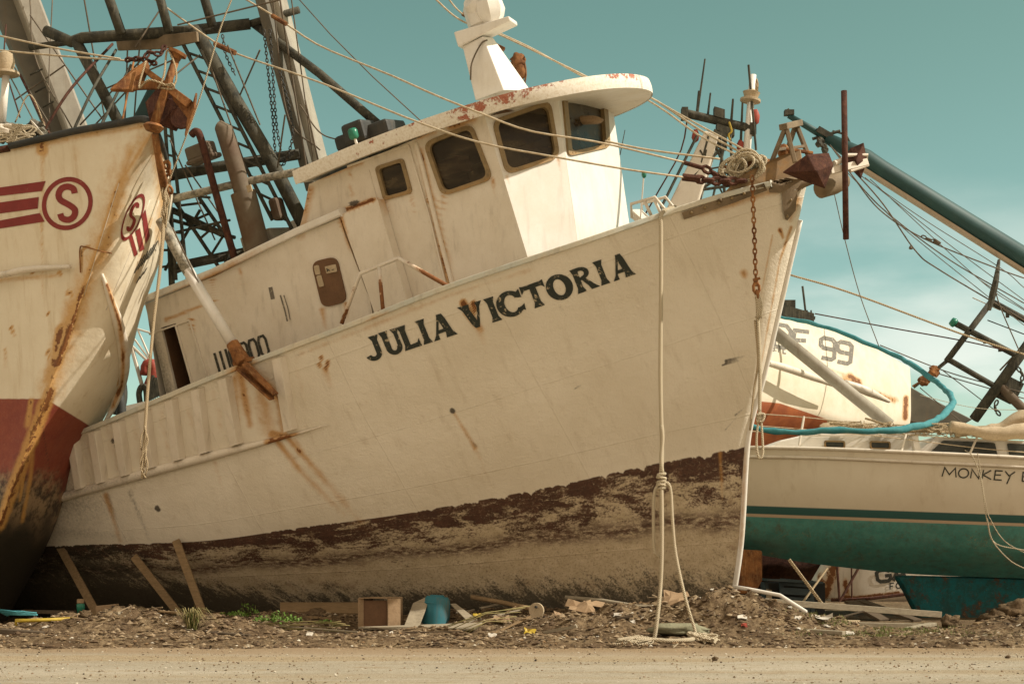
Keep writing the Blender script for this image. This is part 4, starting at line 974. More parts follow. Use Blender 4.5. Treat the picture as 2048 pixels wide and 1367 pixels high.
cr_ = MB().tube([jp(92, 62, 1.6), jp(142, 84, 1.6), jp(165, 76, 1.6), jp(380, 62, .8), jp(500, 48, .3)], .085, 10).tube([jp(496, 49, .3), jp(598, 20, .1)], .055, 10); cr_.tube([jp(60, 95, 1.7), jp(142, 84, 1.6)], .05, 8)
part('crosstree', cr_, 'dark_pipe', smooth=True)
part('crosstree_plate', MB().prism([jp(x, y, 1.0) for x, y in ((236, 80), (397, 64), (399, 84), (330, 99), (240, 102))], J.r * .06), 'bowplate', bevel=.01)
for (x0, y0, x1, y1, b, r_) in ((205, -40, 243, 68, 1.5, .075), (310, -40, 338, 64, 1.2, .07), (398, -40, 425, 52, .8, .07), (152, 82, 240, 250, 1.6, .085)):
    part('gallows_leg', MB().tube([jp(x0, y0, b), jp(x1, y1, b)], r_, 10), 'dark_pipe', smooth=True)
part('gallows_leg', MB().tube([jp(390, 58, .9), jp(465, 190, .9), jp(535, 308, .9), jp(640, 512, .9)], .105, 12), 'dark_pipe', smooth=True)
def ladder(a0, a1, b0, b1, n, b, r_=.03):
    mb = MB().tube([jp(*a0, b), jp(*a1, b)], r_, 6)
    if b0: mb.tube([jp(*b0, b), jp(*b1, b)], r_, 6)
    A0, A1 = jp(*a0, b), jp(*a1, b); B0, B1 = (jp(*b0, b), jp(*b1, b)) if b0 else (None, None)
    for k in range(n):
        t_ = (k + .5) / n; mb.tube([A0.lerp(A1, t_), B0.lerp(B1, t_)], r_ * .7, 5)
    return mb
part('boom_ladder', ladder((366, 88), (545, 440), (402, 100), (585, 460), 10, 1.0), 'dark_pipe')
part('boom_ladder', ladder((330, 250), (352, 560), (342, 255), (375, 560), 8, 1.3, .028), 'dark_pipe')
part('truss', ladder((345, 395), (455, 560), (398, 395), (470, 500), 5, 1.0).tube([jp(345, 420, 1), jp(448, 470, 1)], .05, 8).tube([jp(345, 440, .9), jp(470, 475, .9)], .03, 6).tube([jp(330, 540, 1), jp(400, 420, 1)], .025, 6), 'dark_pipe')
part('truss', MB().tube([jp(335, 350, 1.2), jp(345, 600, 1.2)], .05, 8).tube([jp(318, 385, 1.2), jp(420, 395, 1.2)], .02, 6).tube([jp(325, 470, 1.2), jp(460, 440, 1.2)], .02, 6).tube([jp(318, 500, 1.2), jp(345, 500, 1.2)], .02, 6).tube([jp(318, 535, 1.2), jp(345, 530, 1.2)], .02, 6), 'dark_pipe')
part('lower_crosstree', MB().tube([jp(335, 352, 1.2), jp(430, 335, .9), jp(600, 308, .4)], .085, 10), 'dark_pipe', smooth=True)
part('lower_crosstree', MB().tube([jp(345, 540, 1.2), jp(380, 527, 1.1), jp(495, 503, .8)], .075, 10), 'dark_pipe', smooth=True)
part('bent_pipe', MB().tube([jp(330, 402, 1.5), jp(400, 385, 1.5), jp(500, 362, 1.4), jp(640, 335, 1.3)], .06, 10, 18), 'lichen', smooth=True)
part('exhaust_pipe', MB().tube([jp(383, 270, 1.65), jp(392, 263, 1.65), jp(402, 278, 1.65), jp(430, 380, 1.65), jp(470, 520, 1.65)], .055, 10, 20), 'rust_dark', smooth=True)
stm = paint('sooty_exhaust_stack', (.15, .12, .08), (.10, .06, .035), rust=.05, rough=.8); M['stack'] = stm
part('exhaust_stack', MB().tube([jp(438, 252, 1.5), jp(447, 258, 1.5), jp(470, 330, 1.5), jp(490, 400, 1.5)], [.09, .125, .13, .13], 14).tube([jp(486, 385, 1.5), jp(522, 520, 1.5)], .19, 16), 'stack', smooth=True, auto=50)
part('stack_tag', MB().box(jp(499, 377, 1.72), J.f * .04, J.r * .01, J.u * .05), 'canvas')
lb = MB(); lb.box(jp(402, 303, 1.2), J.f * .22, J.r * .12, J.u * .11).box(jp(408, 318, 1.2), J.f * .26, J.r * .14, J.u * .04); part('flood_lamp', lb, 'stack', bevel=.05)
part('flood_lamp', MB().box(jp(556, 418, 1), J.f * .08, J.r * .12, J.u * .17), 'stack', bevel=.05)
part('engine_casing', MB().box(jp(545, 490, .8), J.f * .28, J.r * .4, J.u * .2), 'alu', bevel=.02)
part('engine_casing', MB().prism([jp(575, 445, .6), jp(612, 430, .6), jp(608, 460, .6), jp(592, 475, .6), jp(585, 458, .6)], J.r * -.6), 'white_clean')
# outrigger foot resting on the bulwark
og = MB().tube([jp(322, 440, 2.5), jp(378, 545, 2.6)], .085, 12); part('outrigger', og, 'lichen', smooth=True)
og = MB().tube([jp(376, 541, 2.6), jp(468, 692, 2.72)], .082, 12); part('outrigger', og, 'white_clean', smooth=True)
og = MB().tube([jp(345, 455, 2.6), jp(455, 690, 2.72)], .012, 6); part('outrigger_wire', og, 'cable_dark')
og = MB().tube([jp(464, 686, 2.74), jp(488, 724, 2.78)], [.095, .11], 10).box(jp(487, 722, 2.75), J.f * .14, J.r * .08, J.u * .03).box(jp(470, 712, 2.8), J.f * .03, J.r * .05, J.u * .10)
part('outrigger_foot', og, 'rust', bevel=.01, smooth=True, auto=40)
og = MB().taperbeam(jp(484, 732, 2.85), jp(548, 792, 2.85), .20, .03, .15, .03, J.r).taperbeam(jp(480, 738, 2.92), jp(544, 798, 2.92), .03, .16, .03, .12, J.r).taperbeam(jp(490, 727, 2.92), jp(552, 788, 2.92), .03, .16, .03, .12, J.r)
part('foot_channel', og, 'rust', bevel=.006)
# hanging chains and wires by the masts
for pts in ([(528, 60), (545, 230), (556, 330), (590, 300)], [(560, 140), (585, 250), (575, 310), (548, 325)], [(540, 60), (552, 240), (562, 300)], [(445, 70), (452, 110), (470, 150)]): part('hanging_chain', MB().chain(catmull([jp(x, y, .8) for x, y in pts], 16), .065, .009), 'black')
for (a, b) in (((165, -20), (210, 240)), ((270, 95), (320, 20)), ((355, 50), (560, 0)), ((160, 250), (320, 80)), ((190, 250), (320, 110)), ((205, 180), (370, 110)), ((60, 30), (220, 260)), ((455, 90), (520, 250)), ((420, 130), (490, 330)), ((520, 100), (480, 190)), ((340, 280), (430, 480)), ((350, 150), (400, 110)), ((570, 230), (555, 335)), ((255, 100), (250, 240)), ((345, 120), (345, 250)), ((370, 330), (440, 430)), ((610, 200), (640, 340)), ((280, 80), (268, 240)), ((30, 200), (130, 130)), ((20, 120), (100, 250))):
    part('rigging_wire', MB().tube([jp(*a, 1.4), jp(*b, 1.0)], .013, 5), 'cable_dark')
# stays running over the wheelhouse to the bow
def stay(pts, r_, mat='cableM', nm_='stay', n=30): return part(nm_, MB().tube([jp(x, y, b) for x, y, b in pts], r_, 6, n), mat, smooth=True)
stay([(480, -8, .5), (560, 40, .6), (640, 92, .9), (780, 150, 1.6), (870, 190, 2.1), (960, 226, 2.2), (1060, 262, 2.1), (1200, 285, 1.7), (1370, 325, 1.0)], .014)
stay([(300, -8, .8), (430, 85, 1.2), (485, 112, 1.3), (640, 165, 1.8), (830, 242, 2.3), (960, 285, 2.5), (1100, 312, 2.3), (1250, 338, 1.9), (1372, 355, 1.3)], .014)
part('turnbuckle', MB().tube([jp(430, 88, 1.2), jp(470, 106, 1.3)], .04, 8), 'rust_orange'); part('turnbuckle', MB().tube([jp(545, 32, .6), jp(572, 48, .7)], .035, 8), 'rust_orange')
cc_ = MB(); cc_.chain([jp(1405, 335, .9), jp(1425, 345, .8), jp(1458, 368, .7)], .14, .026).chain([jp(1392, 358, 1.2), jp(1430, 362, 1.0), jp(1490, 362, .7)], .15, .028).tube([jp(1365, 354, 1.3), jp(1400, 358, 1.2)], .05, 8).tube([jp(1368, 325, 1.0), jp(1405, 336, .9)], .03, 8)
part('stay_chain', cc_, 'rust_dark')
stay([(862, -10, -.5), (920, 40, -.5), (1000, 70, -.6), (1140, 137, -.8), (1210, 172, -1.3)], .014); stay([(890, -10, -.4), (935, 35, -.5), (1060, 95, -.8), (1150, 145, -1.0), (1215, 178, -1.4)], .012)
stay([(1275, 183, -1.9), (1320, 206, -1.9), (1400, 260, -1.5), (1482, 305, -.9)], .016); stay([(1278, 190, -1.9), (1330, 222, -1.8), (1400, 272, -1.4), (1478, 312, -.8)], .014); stay([(1285, 186, -1.9), (1380, 240, -1.6), (1490, 300, -.9)], .014)
stay([(1210, 282, 1.3), (1300, 300, 1.1), (1440, 318, .8)], .014)
part('turnbuckle', MB().tube([jp(990, 90, -.6), jp(1008, 99, -.6)], .035, 8), 'rust_orange'); part('turnbuckle', MB().tube([jp(925, 28, -.5), jp(965, 52, -.5)], .03, 8), 'rust_orange')
stay([(590, -10, .8), (700, 110, 1), (845, 245, 1.3)], .008, 'cable_dark', n=4)
stay([(600, 210, .9), (640, 265, 1.0), (685, 282, 1.1)], .011, 'cable_dark')
# ================================================================ rusty white trawler at the left edge
LC = [
 [(-600,380,24.5),(-150,325,22.2),(90,282,21.2),(240,249,20.7),(296,243,20.45),(308,256,20.45),(322,288,20.9),(336,336,22.0),(330,400,26)],
 [(-600,470,24.5),(-150,440,22.3),(60,405,21.45),(170,380,21.05),(236,365,20.8),(252,370,20.8),(300,385,21.4),(341,400,22.4),(320,460,26)],
 [(-600,560,24.5),(-150,545,22.4),(30,520,21.7),(140,500,21.3),(196,490,21.05),(206,492,21.1),(262,500,21.4),(318,510,22.3),(290,540,26)],
 [(-600,660,24.5),(-150,650,22.6),(0,630,21.9),(100,612,21.5),(158,600,21.3),(166,601,21.35),(226,605,21.5),(283,612,22.4),(260,620,26)],
 [(-600,800,24.5),(-200,800,22.9),(-60,795,22.3),(50,788,21.8),(96,780,21.55),(102,780,21.6),(172,778,21.95),(243,758,22.8),(220,760,26)],
 [(-600,930,24.5),(-260,930,23.1),(-110,925,22.5),(5,920,22.0),(48,912,21.75),(53,912,21.8),(108,905,22.4),(163,908,23.3),(150,910,26)],
 [(-600,1080,24.5),(-320,1080,23.2),(-170,1080,22.6),(-60,1075,22.1),(-8,1062,21.85),(-3,1062,21.9),(45,1070,22.5),(90,1085,23.3),(80,1085,26)],
 [(-600,1235,24.5),(-380,1235,23.3),(-240,1235,22.7),(-140,1235,22.2),(-80,1235,22.0),(-76,1235,22.0),(-30,1235,22.6),(10,1235,23.3),(10,1235,26)],
 [(-600,1300,24.5),(-400,1300,23.3),(-260,1300,22.8),(-160,1300,22.3),(-100,1300,22.1),(-96,1300,22.1),(-50,1300,22.6),(-10,1300,23.3),(-10,1300,26)],
]
lc = np.array([[tuple(P(*q)) for q in r_] for r_ in LC]); lc = np.transpose(pchip(np.transpose(pchip(lc, 161), (1, 0, 2)), 241), (1, 0, 2))
lmb = MB().grid(lc, True); LBV = bvh_of(lmb)
V_ = np.array([tuple(v) for v in lmb.v]); PX = 1024 + V_[:, 0] / V_[:, 1] * FPX; PY = HOR - (V_[:, 2] - CH) / V_[:, 1] * FPX
yl = np.where(PX < 92, 797, 797 + np.clip(PX - 92, 0, 90) * .62)
uvl = np.column_stack([PX / 140, (yl - PY) / 140])
lm = [
 (0, [(300, 262), (236, 370), (196, 492), (158, 602), (98, 782)], 44, 40, .30, .42), (0, [(262, 300), (230, 420), (200, 520)], 26, 26, .42, .5), (0, [(150, 610), (100, 760)], 30, 26, .55, .6), (0, [(100, 782), (40, 940), (0, 1050)], 20, 16, .8, .7),
 (0, [(305, 262), (262, 330), (236, 370), (196, 492), (158, 602), (140, 660)], 12, 14, .42, .62), (0, [(160, 590), (150, 630), (128, 690), (112, 730)], 10, 18, .7, .9), (0, [(140, 660), (98, 782), (50, 915), (0, 1050)], 12, 9, .55, .5),
 (0, [(310, 270), (325, 400), (318, 480)], 24, 18, .45, .38), (0, [(240, 260), (215, 400), (190, 520)], 40, 44, .18, .34), (0, [(200, 500), (140, 660)], 34, 44, .38, .44), (0, [(80, 285), (84, 300)], 14, 18, .7, .85),
 (0, [(20, 295), (90, 285), (180, 268), (300, 250)], 12, 12, .46, .42), (0, [(85, 300), (85, 420), (87, 560)], 9, 6, .40, .1), (0, [(82, 420), (86, 600)], 5, 4, .35, .25), (0, [(63, 538), (67, 545)], 7, 5, 1, .8), (0, [(8, 545), (14, 550)], 6, 5, 1, .8), (0, [(118, 544), (122, 547)], 6, 5, .8, .8),
 (0, [(0, 560), (120, 550)], 9, 9, .36, .36), (0, [(135, 585), (144, 588)], 6, 5, .9, .9), (0, [(96, 625), (97, 628)], 5, 4, 1, .9), (0, [(22, 654), (30, 670)], 6, 7, .9, .3), (0, [(95, 705), (98, 712)], 6, 4, .8, .7), (0, [(10, 700), (12, 740)], 6, 8, .5, .1),
 (0, [(120, 660), (112, 700)], 14, 10, .9, .9), (0, [(163, 500), (172, 495), (180, 495)], 4, 4, 1.0, 1.0), (0, [(163, 500), (163, 545)], 5, 5, .9, .4), (0, [(230, 645), (243, 690), (244, 740), (236, 770)], 4, 4, .8, .7), (0, [(206, 560), (225, 620)], 5, 4, .6, .8),
 (0, [(55, 850), (62, 800)], 12, 8, .5, .6), (0, [(72, 850), (60, 960), (45, 1040)], 8, 7, .4, .5), (0, [(300, 440), (270, 560)], 14, 10, .35, .30), (0, [(48, 945), (40, 1000)], 5, 5, .7, .5), (1, [(85, 850), (105, 980)], 3, 3, .8, .6),
 (1, [(140, 420), (150, 620)], 3, 3, .2, .1), (0, [(30, 400), (32, 540)], 5, 4, .22, .1), (0, [(150, 300), (152, 430)], 14, 12, .2, .12),
]
m, nt = new_mat('old_trawler_hull'); t = NT(nt)
uvn = t.n('ShaderNodeUVMap', uv_map='hull'); su = t.n('ShaderNodeSeparateXYZ'); t.put(su.inputs[0], uvn.outputs[0]); V = su.outputs[1]
big = t.noise(.9, 7, .6); mid = t.noise(6, 8, .7); fine = t.noise(30, 5, .75); run = t.noise(2.2, 7, .7, stretch=((2.5, 2.5, .25),))
c = t.mix(t.map(big, .3, .7), (.78, .70, .54), (.70, .61, .45)); c = t.mix(t.map(run, .5, .75, 0, .5), c, (.46, .32, .15)); c = t.mix(t.map(fine, .6, .78, 0, .35), c, (.36, .26, .14))
edge = t.math('ADD', V, t.math('MULTIPLY', t.math('SUBTRACT', mid, .5), .02)); below = t.map(edge, .012, -.012)
red = t.mix(t.map(mid, .35, .7), (.27, .065, .035), (.22, .045, .028)); red = t.mix(t.map(fine, .5, .75, 0, .5), red, (.34, .15, .08))
deep = t.map(t.math('ADD', V, t.math('MULTIPLY', t.math('SUBTRACT', t.noise(3.5, 8, .8), .5), 1.3)), -.85, -1.35)
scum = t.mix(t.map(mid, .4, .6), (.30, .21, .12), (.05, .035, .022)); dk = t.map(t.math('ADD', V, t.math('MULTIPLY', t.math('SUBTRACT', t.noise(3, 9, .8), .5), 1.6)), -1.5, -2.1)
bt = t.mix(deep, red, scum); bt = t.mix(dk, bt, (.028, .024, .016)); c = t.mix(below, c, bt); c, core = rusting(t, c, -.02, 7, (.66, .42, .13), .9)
t.out(c, .55, 0, t.math('ADD', t.math('MULTIPLY', big, 3), t.math('ADD', mid, core)), .012, .6, .35); M['lhull'] = m
lt = thing('fishing_trawler', 'rust streaked white trawler bow at the left edge with maroon S emblem', 'trawler', (P(-100, 1240, 22.5).x, 22.5, 0))
obj('hull', lmb, M['lhull'], lt, smooth=True, stain=stains(lmb.v, lm), uv=uvl)
# black pipe along the bulwark top
cp = MB().tube([P(20, 292, 21.4), P(90, 276, 21.15), P(150, 262, 20.95), (P(240, 246, 20.65)), P(285, 238, 20.45), P(304, 250, 20.4), P(320, 284, 20.8), P(334, 330, 21.9)], .05, 10, 30)
obj('bulwark_pipe', cp, M['black'], lt, smooth=True)
cp = MB().tube([P(-120, 322, 22.1), P(18, 296, 21.45)], .05, 10); obj('bulwark_pipe', cp, M['rust_dark'], lt, smooth=True)
obj('deck', MB().add([P(-500, 400, 24), P(90, 330, 21.5), P(280, 300, 20.9), P(330, 400, 26), P(-400, 420, 30)], [(0, 1, 2, 3, 4)]), M['alu_dark'], lt)
# rolled edges and half-round guard
cp = MB().tube([P(-60, 562, 21.85), P(10, 548, 21.62), P(60, 538, 21.52), P(140, 533, 21.2)], [.045, .05, .05, .03], 8, 16); obj('half_round_guard', cp, M['white_rusty'], lt, smooth=True)
kn = [(202, 548), (216, 590), (232, 640), (242, 690), (244, 735), (238, 775), (224, 815), (204, 850)]
def onleft(x, y, off=0.0):
    h, n, _, d = LBV.ray_cast(EYE, ray(x, y).normalized())
    if h is None: return P(x, y, 23)
    if n.dot(ray(x, y)) > 0: n = -n
    return h + n * off
K = [onleft(x, y, .0) for x, y in kn]
cp = MB().tube([p + Vector((.02, -.02, 0)) for p in K], [.02, .05, .08, .10, .10, .08, .05, .02], 12, 40); obj('spray_rail', cp, M['white'], lt, smooth=True, stain=stains(cp.v, [(0, [(215, 570), (238, 640), (247, 700), (243, 770), (225, 815)], 6, 6, .7, .7)]))
# emblem: ring, S, stripes; both bows
lg = Decal(LBV, .006)
def ring(cx, cy, ro, ri, mpf): lg.poly([mpf(cx + ro * math.cos(R(a)), cy + ro * math.sin(R(a))) for a in range(0, 360, 9)], 9, [[mpf(cx + ri * math.cos(R(a)), cy + ri * math.sin(R(a))) for a in range(0, 360, 10)]])
idm = lambda x, y: (135 + x * .98 + y * .02, 407 + y * 1.02 - x * .10)
def sshape(mpf, s=1.0):
    # S as one heavy stroke
    pts = [(17, -20), (14, -30), (2, -36), (-12, -33), (-19, -21), (-15, -9), (-3, -1), (9, 7), (17, 16), (14, 29), (2, 35), (-12, 30), (-16, 20)]
    pts = [tuple(v)[:2] for v in catmull([(x, y, 0) for x, y in pts], 30)]
    lg.stroke([mpf(x * s, y * s) for x, y in pts], 12.5 if mpf is idm else 6)
ring(0, 0, 52, 43, idm); sshape(idm, .92)
def bar(q): lg.poly(q, 12)
bar([(-120, 388), (0, 375), (92, 362), (84, 382), (0, 392), (-120, 404)]); bar([(-120, 420), (0, 405), (78, 394), (76, 417), (0, 427), (-120, 440)]); bar([(-120, 452), (0, 441), (80, 426), (90, 443), (0, 457), (-120, 470)])
pm_ = lambda x, y: (265 + x * .42 - y * .20, 434 + y * .86 - x * .30)
ring(0, 0, 52, 44, pm_); sshape(pm_, .85)
bar([(257, 474), (264, 470), (275, 508), (268, 513)]); bar([(270, 462), (279, 455), (288, 498), (279, 503)]); bar([(283, 432), (290, 418), (299, 472), (291, 488)])
obj('emblem', lg.mb, M['logo'], lt)
ll = Decal(LBV, .008)
for k in range(6):
    x0, y0 = 268 + k * 6.5, 546 - k * 7; ll.stroke([(x0, y0), (x0 + 7, y0 - 14), (x0 + 14, y0 - 30)], 1.7)
    if k % 2: ll.stroke([(x0 + 7, y0 - 14), (x0 + 11, y0 - 10)], 1.4)
for k in range(3): ll.stroke([(272 + k * 7, 566 - k * 9), (279 + k * 7, 552 - k * 9)], 1.4)
obj('name_lettering', ll.mb, M['letter_solid'], lt)
# seams standing proud of the port bow
for a_ in ([(238, 366), (205, 470), (168, 590)], [(300, 400), (262, 500), (212, 620)], [(318, 400), (290, 490), (240, 600)]):
    cp = MB().tube([onleft(v.x, v.y, 0) for v in catmull([(x, y, 0) for x, y in a_], 12)], .006, 5); obj('weld_seam', cp, M['white_rusty'], lt, smooth=True)
cp = MB().tube([onleft(163, 545, .02), onleft(163, 498, .03), onleft(173, 494, .03), onleft(198, 500, .03), onleft(222, 505, .03)], .010, 5, 20); obj('draft_pipe', cp, M['rust'], lt)
# rollers and stem fittings
def lp_(x, y, d): return P(x, y, d)
sp_ = MB().tube([P(348, 116, 20.2), P(352, 112, 20.2)], .05, 6)
ar = MB()
ar.taperbeam(P(326, 160, 20.6), P(285, 255, 20.7), .22, .20, .30, .22, Vector((0, 1, 0)))
obj('stem_post', ar, M['teal_pole'], lt, bevel=.03)
cheeks = MB()
for d in (20.25, 20.6): cheeks.prism([P(318, 170, d), P(365, 190, d), P(368, 235, d), P(352, 262, d), P(320, 250, d), P(300, 245, d), P(290, 205, d)], Vector((0, .04, 0)))
cheeks.lathe(P(338, 226, 20.2), P(342, 228, 20.66), [(0, .19), (.15, .19), (.2, .13), (.8, .13), (.85, .19), (1, .19)], 18).lathe(P(360, 236, 20.15), P(362, 238, 20.4), [(0, .14), (1, .14)], 14)
obj('bow_roller', cheeks, M['rust_dark'], lt, bevel=.01)
# stockless anchor housed on the bow: a thing of its own
an = thing('anchor', 'rusty orange anchor hanging over the bow of the left trawler', 'anchor', P(318, 262, 20.1), 'anchors on the trawler bows')
mb = MB().tube([P(352, 118, 20.15), P(336, 165, 20.08), P(308, 250, 20.0)], [.055, .055, .065], 10); obj('stock', mb, M['rust'], an, smooth=True)
mb = MB().lathe(P(308, 248, 20.0), P(306, 262, 20.0), [(0, .10), (.4, .14), (1, .10)], 12).lathe(P(356, 104, 20.15), P(350, 118, 20.15), [(0, .13), (.4, .13), (.5, .08), (1, .07)], 12); obj('stock_end', mb, M['rust'], an, smooth=True, auto=40)
mb = MB().prism([P(218, 178, 20.0), P(262, 140, 20.1), P(293, 119, 20.2), P(296, 130, 20.2), P(280, 168, 20.15), P(262, 179, 20.1)], Vector((.02, .05, -.03))); obj('fluke', mb, M['rust'], an, bevel=.012)
mb = MB().prism([P(337, 168, 20.1), P(384, 208, 20.0), P(391, 184, 19.95), P(388, 215, 19.9), P(368, 272, 20.0), P(374, 236, 20.0), P(345, 200, 20.1)], Vector((.02, .05, 0))); obj('fluke', mb, M['rust'], an, bevel=.012)
mb = MB().taperbeam(P(290, 140, 20.15), P(380, 210, 20.0), .07, .08, .12, .08, Vector((0, 1, 0))).taperbeam(P(262, 172, 20.15), P(345, 170, 20.1), .12, .05, .10, .05, Vector((0, 1, 0))); obj('shank', mb, M['rust'], an, bevel=.01)
mb = MB().tube([P(292, 122, 20.1), P(278, 175, 20.05), P(300, 160, 20.0), P(345, 172, 19.98), P(352, 140, 20.0), P(335, 100, 20.1), P(328, 150, 20.0), P(316, 178, 20.0)], .014, 6, 40).tube([P(325, 172, 20.02), P(345, 168, 19.95), P(346, 178, 19.98), P(322, 176, 20.02)], .014, 6, 20); obj('lashing', mb, M['rope_tan'], an, smooth=True)
mb = MB().chain(catmull([P(290, 115, 20.2), P(300, 105, 20.25), P(320, 108, 20.3), P(330, 92, 20.4)], 12), .10, .018).chain(catmull([P(252, 120, 20.6), P(285, 118, 20.4), P(312, 128, 20.3)], 10), .10, .02); obj('anchor_chain', mb, M['rust_dark'], an)
# stem rust plate, fittings and the frayed line hanging from the bow
mb = MB().tube([P(310, 268, 20.3), P(318, 320, 20.5), P(326, 360, 20.9), P(332, 392, 21.3)], [.05, .05, .06, .06], 8, 16).chain(catmull([P(330, 325, 21.0), P(340, 345, 21.0), P(334, 365, 21.1), P(342, 385, 21.2)], 12), .12, .022).tube([P(325, 330, 20.9), P(336, 322, 20.9), P(340, 332, 20.9), P(333, 345, 20.95)], .018, 6, 16)
obj('stem_shackle', mb, M['rust'], lt, smooth=True)
# mast, light pole and rigging of the left trawler
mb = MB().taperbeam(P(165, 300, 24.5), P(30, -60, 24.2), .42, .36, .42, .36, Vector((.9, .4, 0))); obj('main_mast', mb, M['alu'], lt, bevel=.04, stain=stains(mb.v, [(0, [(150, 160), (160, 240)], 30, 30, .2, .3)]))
mb = MB().taperbeam(P(136, 300, 24.6), P(-22, -60, 24.3), .30, .40, .30, .40, Vector((.9, .4, 0))); obj('mast_shade_side', mb, M['alu_dark'], lt, bevel=.03)  # darker beam gives the mast its shaded left side in colour
mb = MB().tube([P(4, 250, 21.8), P(12, 150, 21.8)], .055, 10); obj('light_pole', mb, M['white_clean'], lt, smooth=True)
mb = MB().lathe(P(12, 152, 21.8), P(11, 104, 21.8), [(0, .07), (.05, .19), (.15, .19), (.2, .10), (.55, .13), (.9, .11), (1, .05)], 16); obj('pole_lamp', mb, M['canvas'], lt, smooth=True, auto=40)
def lwire(pts, r_, mat='cableM', n=14, nm_='rigging_wire'):
    mb = MB().tube([P(*p) for p in pts], r_, 5, n); return obj(nm_, mb, M[mat], lt, smooth=True)
lwire([(-10, 70, 22), (120, 98, 21.5), (240, 118, 21)], .014); lwire([(-10, 100, 22), (120, 112, 21.5), (262, 122, 21)], .014)
lwire([(-20, 80, 23), (40, 190, 22.6), (90, 285, 22)], .011, 'cable_dark'); lwire([(12, 50, 23), (10, 130, 22.5), (40, 235, 22)], .012, 'rust_dark'); lwire([(40, 150, 23), (100, 270, 22)], .02, 'rust_dark'); lwire([(75, 285, 21.8), (140, 180, 22), (225, 88, 23)], .022, 'rust_dark'); lwire([(145, 265, 21.8), (185, 180, 22), (232, 100, 23)], .022, 'dark_pipe'); lwire([(200, 255, 21.4), (262, 130, 22)], .022, 'dark_pipe'); lwire([(245, 240, 21.4), (268, 120, 22)], .016, 'rust'); lwire([(30, 245, 22), (60, 190, 22), (95, 265, 22)], .011, 'rope_tan', 20)
lwire([(60, 0, 24), (72, 120, 23.6), (145, 258, 23)], .012, 'cable_dark'); lwire([(105, -5, 24), (98, 150, 23.6), (100, 262, 23)], .010, 'cable_dark')
for (x, y, w_) in ((60, 150, 25), (70, 185, 22), (85, 215, 22)): lwire([(x, y, 22.8), (x + w_, y - 12, 22.8)], .014, 'dark_pipe', 2)
# heap of old line and gear on the left foredeck
pile = thing('gear_pile', 'heap of old line, net and white gear on the left trawler foredeck', 'gear pile', P(40, 290, 21.9))
mb = MB()
for k in range(26): mb.blob(P(random.uniform(-20, 85), random.uniform(255, 290), random.uniform(21.6, 22.2)), random.uniform(.06, .16), random.uniform(.06, .14), random.uniform(.04, .09), k, .5)
obj('net_heap', mb, M['alu_dark'], pile)
mb = MB()
for k in range(10): mb.tube([P(random.uniform(-10, 90), random.uniform(250, 285), 21.5) for _ in range(4)], .016, 5, 20)
obj('old_line', mb, M['rope'], pile)
mb = MB().prism([P(60, 238, 21.6), P(88, 270, 21.5), P(90, 276, 21.5), P(70, 262, 21.6)], Vector((0, .2, 0))).blob(P(15, 262, 21.6), .2, .15, .09, 3, .3); obj('white_panel', mb, M['white'], pile)

# loose line from the left bow: thick tan rope with a frayed end
rp = MB().tube([P(331, 390, 21.1), P(322, 520, 20.9), P(308, 640, 20.8), P(297, 760, 20.7), P(290, 860, 20.7), P(285, 956, 20.7)], [.030, .026, .022, .022, .024, .024], 8, 60)
for k in range(12): rp.tube([P(292 + random.uniform(-3, 3), 850 + k * 6, 20.68), P(290 + random.uniform(-9, 9), 870 + k * 6, 20.66), P(287 + random.uniform(-6, 6), 895 + k * 5.5, 20.68)], .011, 5, 8)
for k in range(8): rp.tube([P(333 + random.uniform(-4, 4), 360 + k * 8, 21.0), P(330 + random.uniform(-8, 8), 380 + k * 8, 20.98), P(330 + random.uniform(-4, 4), 400 + k * 8, 21.0)], .013, 5, 8)
single('rope', rp, M['rope_tan'], 'thick tan rope with a frayed end hanging from the left trawler bow', 'rope', smooth=True)
rp = MB().tube([P(467, -10, 20.4), P(440, 60, 20.5), P(395, 210, 20.7), P(335, 370, 21.0)], .011, 6, 30)
single('line', rp, M['rope'], 'thin pale line running up from the left trawler bow out of frame', 'rope', smooth=True)

# anchor housed on the bow of the middle trawler
a2_ = thing('anchor', 'dark rusty twin fluke anchor with a tall bar stock on the JULIA VICTORIA bow', 'anchor', P(1690, 478, 19.6), 'anchors on the trawler bows')
mb = MB().tube([P(1688, 182, 19.62), P(1692, 478, 19.58)], .040, 12); obj('stock', mb, M['rust_dark'], a2_, smooth=True)
D0 = 19.6
f1_ = MB().add([P(1563, 345, D0), P(1614, 308, D0 - .12), P(1658, 305, D0), P(1668, 330, D0 - .05), P(1650, 378, D0), P(1606, 362, D0 + .05), P(1632, 342, D0 - .26)], [(0, 6, 1), (1, 6, 2), (2, 6, 3), (3, 6, 4), (4, 6, 5), (5, 6, 0), (0, 1, 2, 3, 4, 5)])
obj('fluke', f1_, M['rust_dark'], a2_, bevel=.01)
f2_ = MB().add([P(1688, 318, 19.95), P(1700, 296, 19.9), P(1728, 284, 19.8), P(1735, 322, 19.8), P(1722, 360, 19.85), P(1702, 338, 19.95), P(1712, 322, 19.66)], [(0, 6, 1), (1, 6, 2), (2, 6, 3), (3, 6, 4), (4, 6, 5), (5, 6, 0), (0, 1, 2, 3, 4, 5)])
obj('fluke', f2_, M['rust_dark'], a2_, bevel=.01)
mb = MB().taperbeam(P(1660, 342, D0), P(1734, 324, 19.8), .09, .06, .09, .06, Vector((0, 1, 0))).tube([P(1690, 310, 19.7), P(1735, 310, 19.8), P(1736, 330, 19.8), P(1700, 342, 19.7)], .025, 6).tube([P(1668, 327, D0), P(1692, 318, 19.7)], .04, 8)
obj('shank', mb, M['rail_rusty'], a2_, bevel=.006)
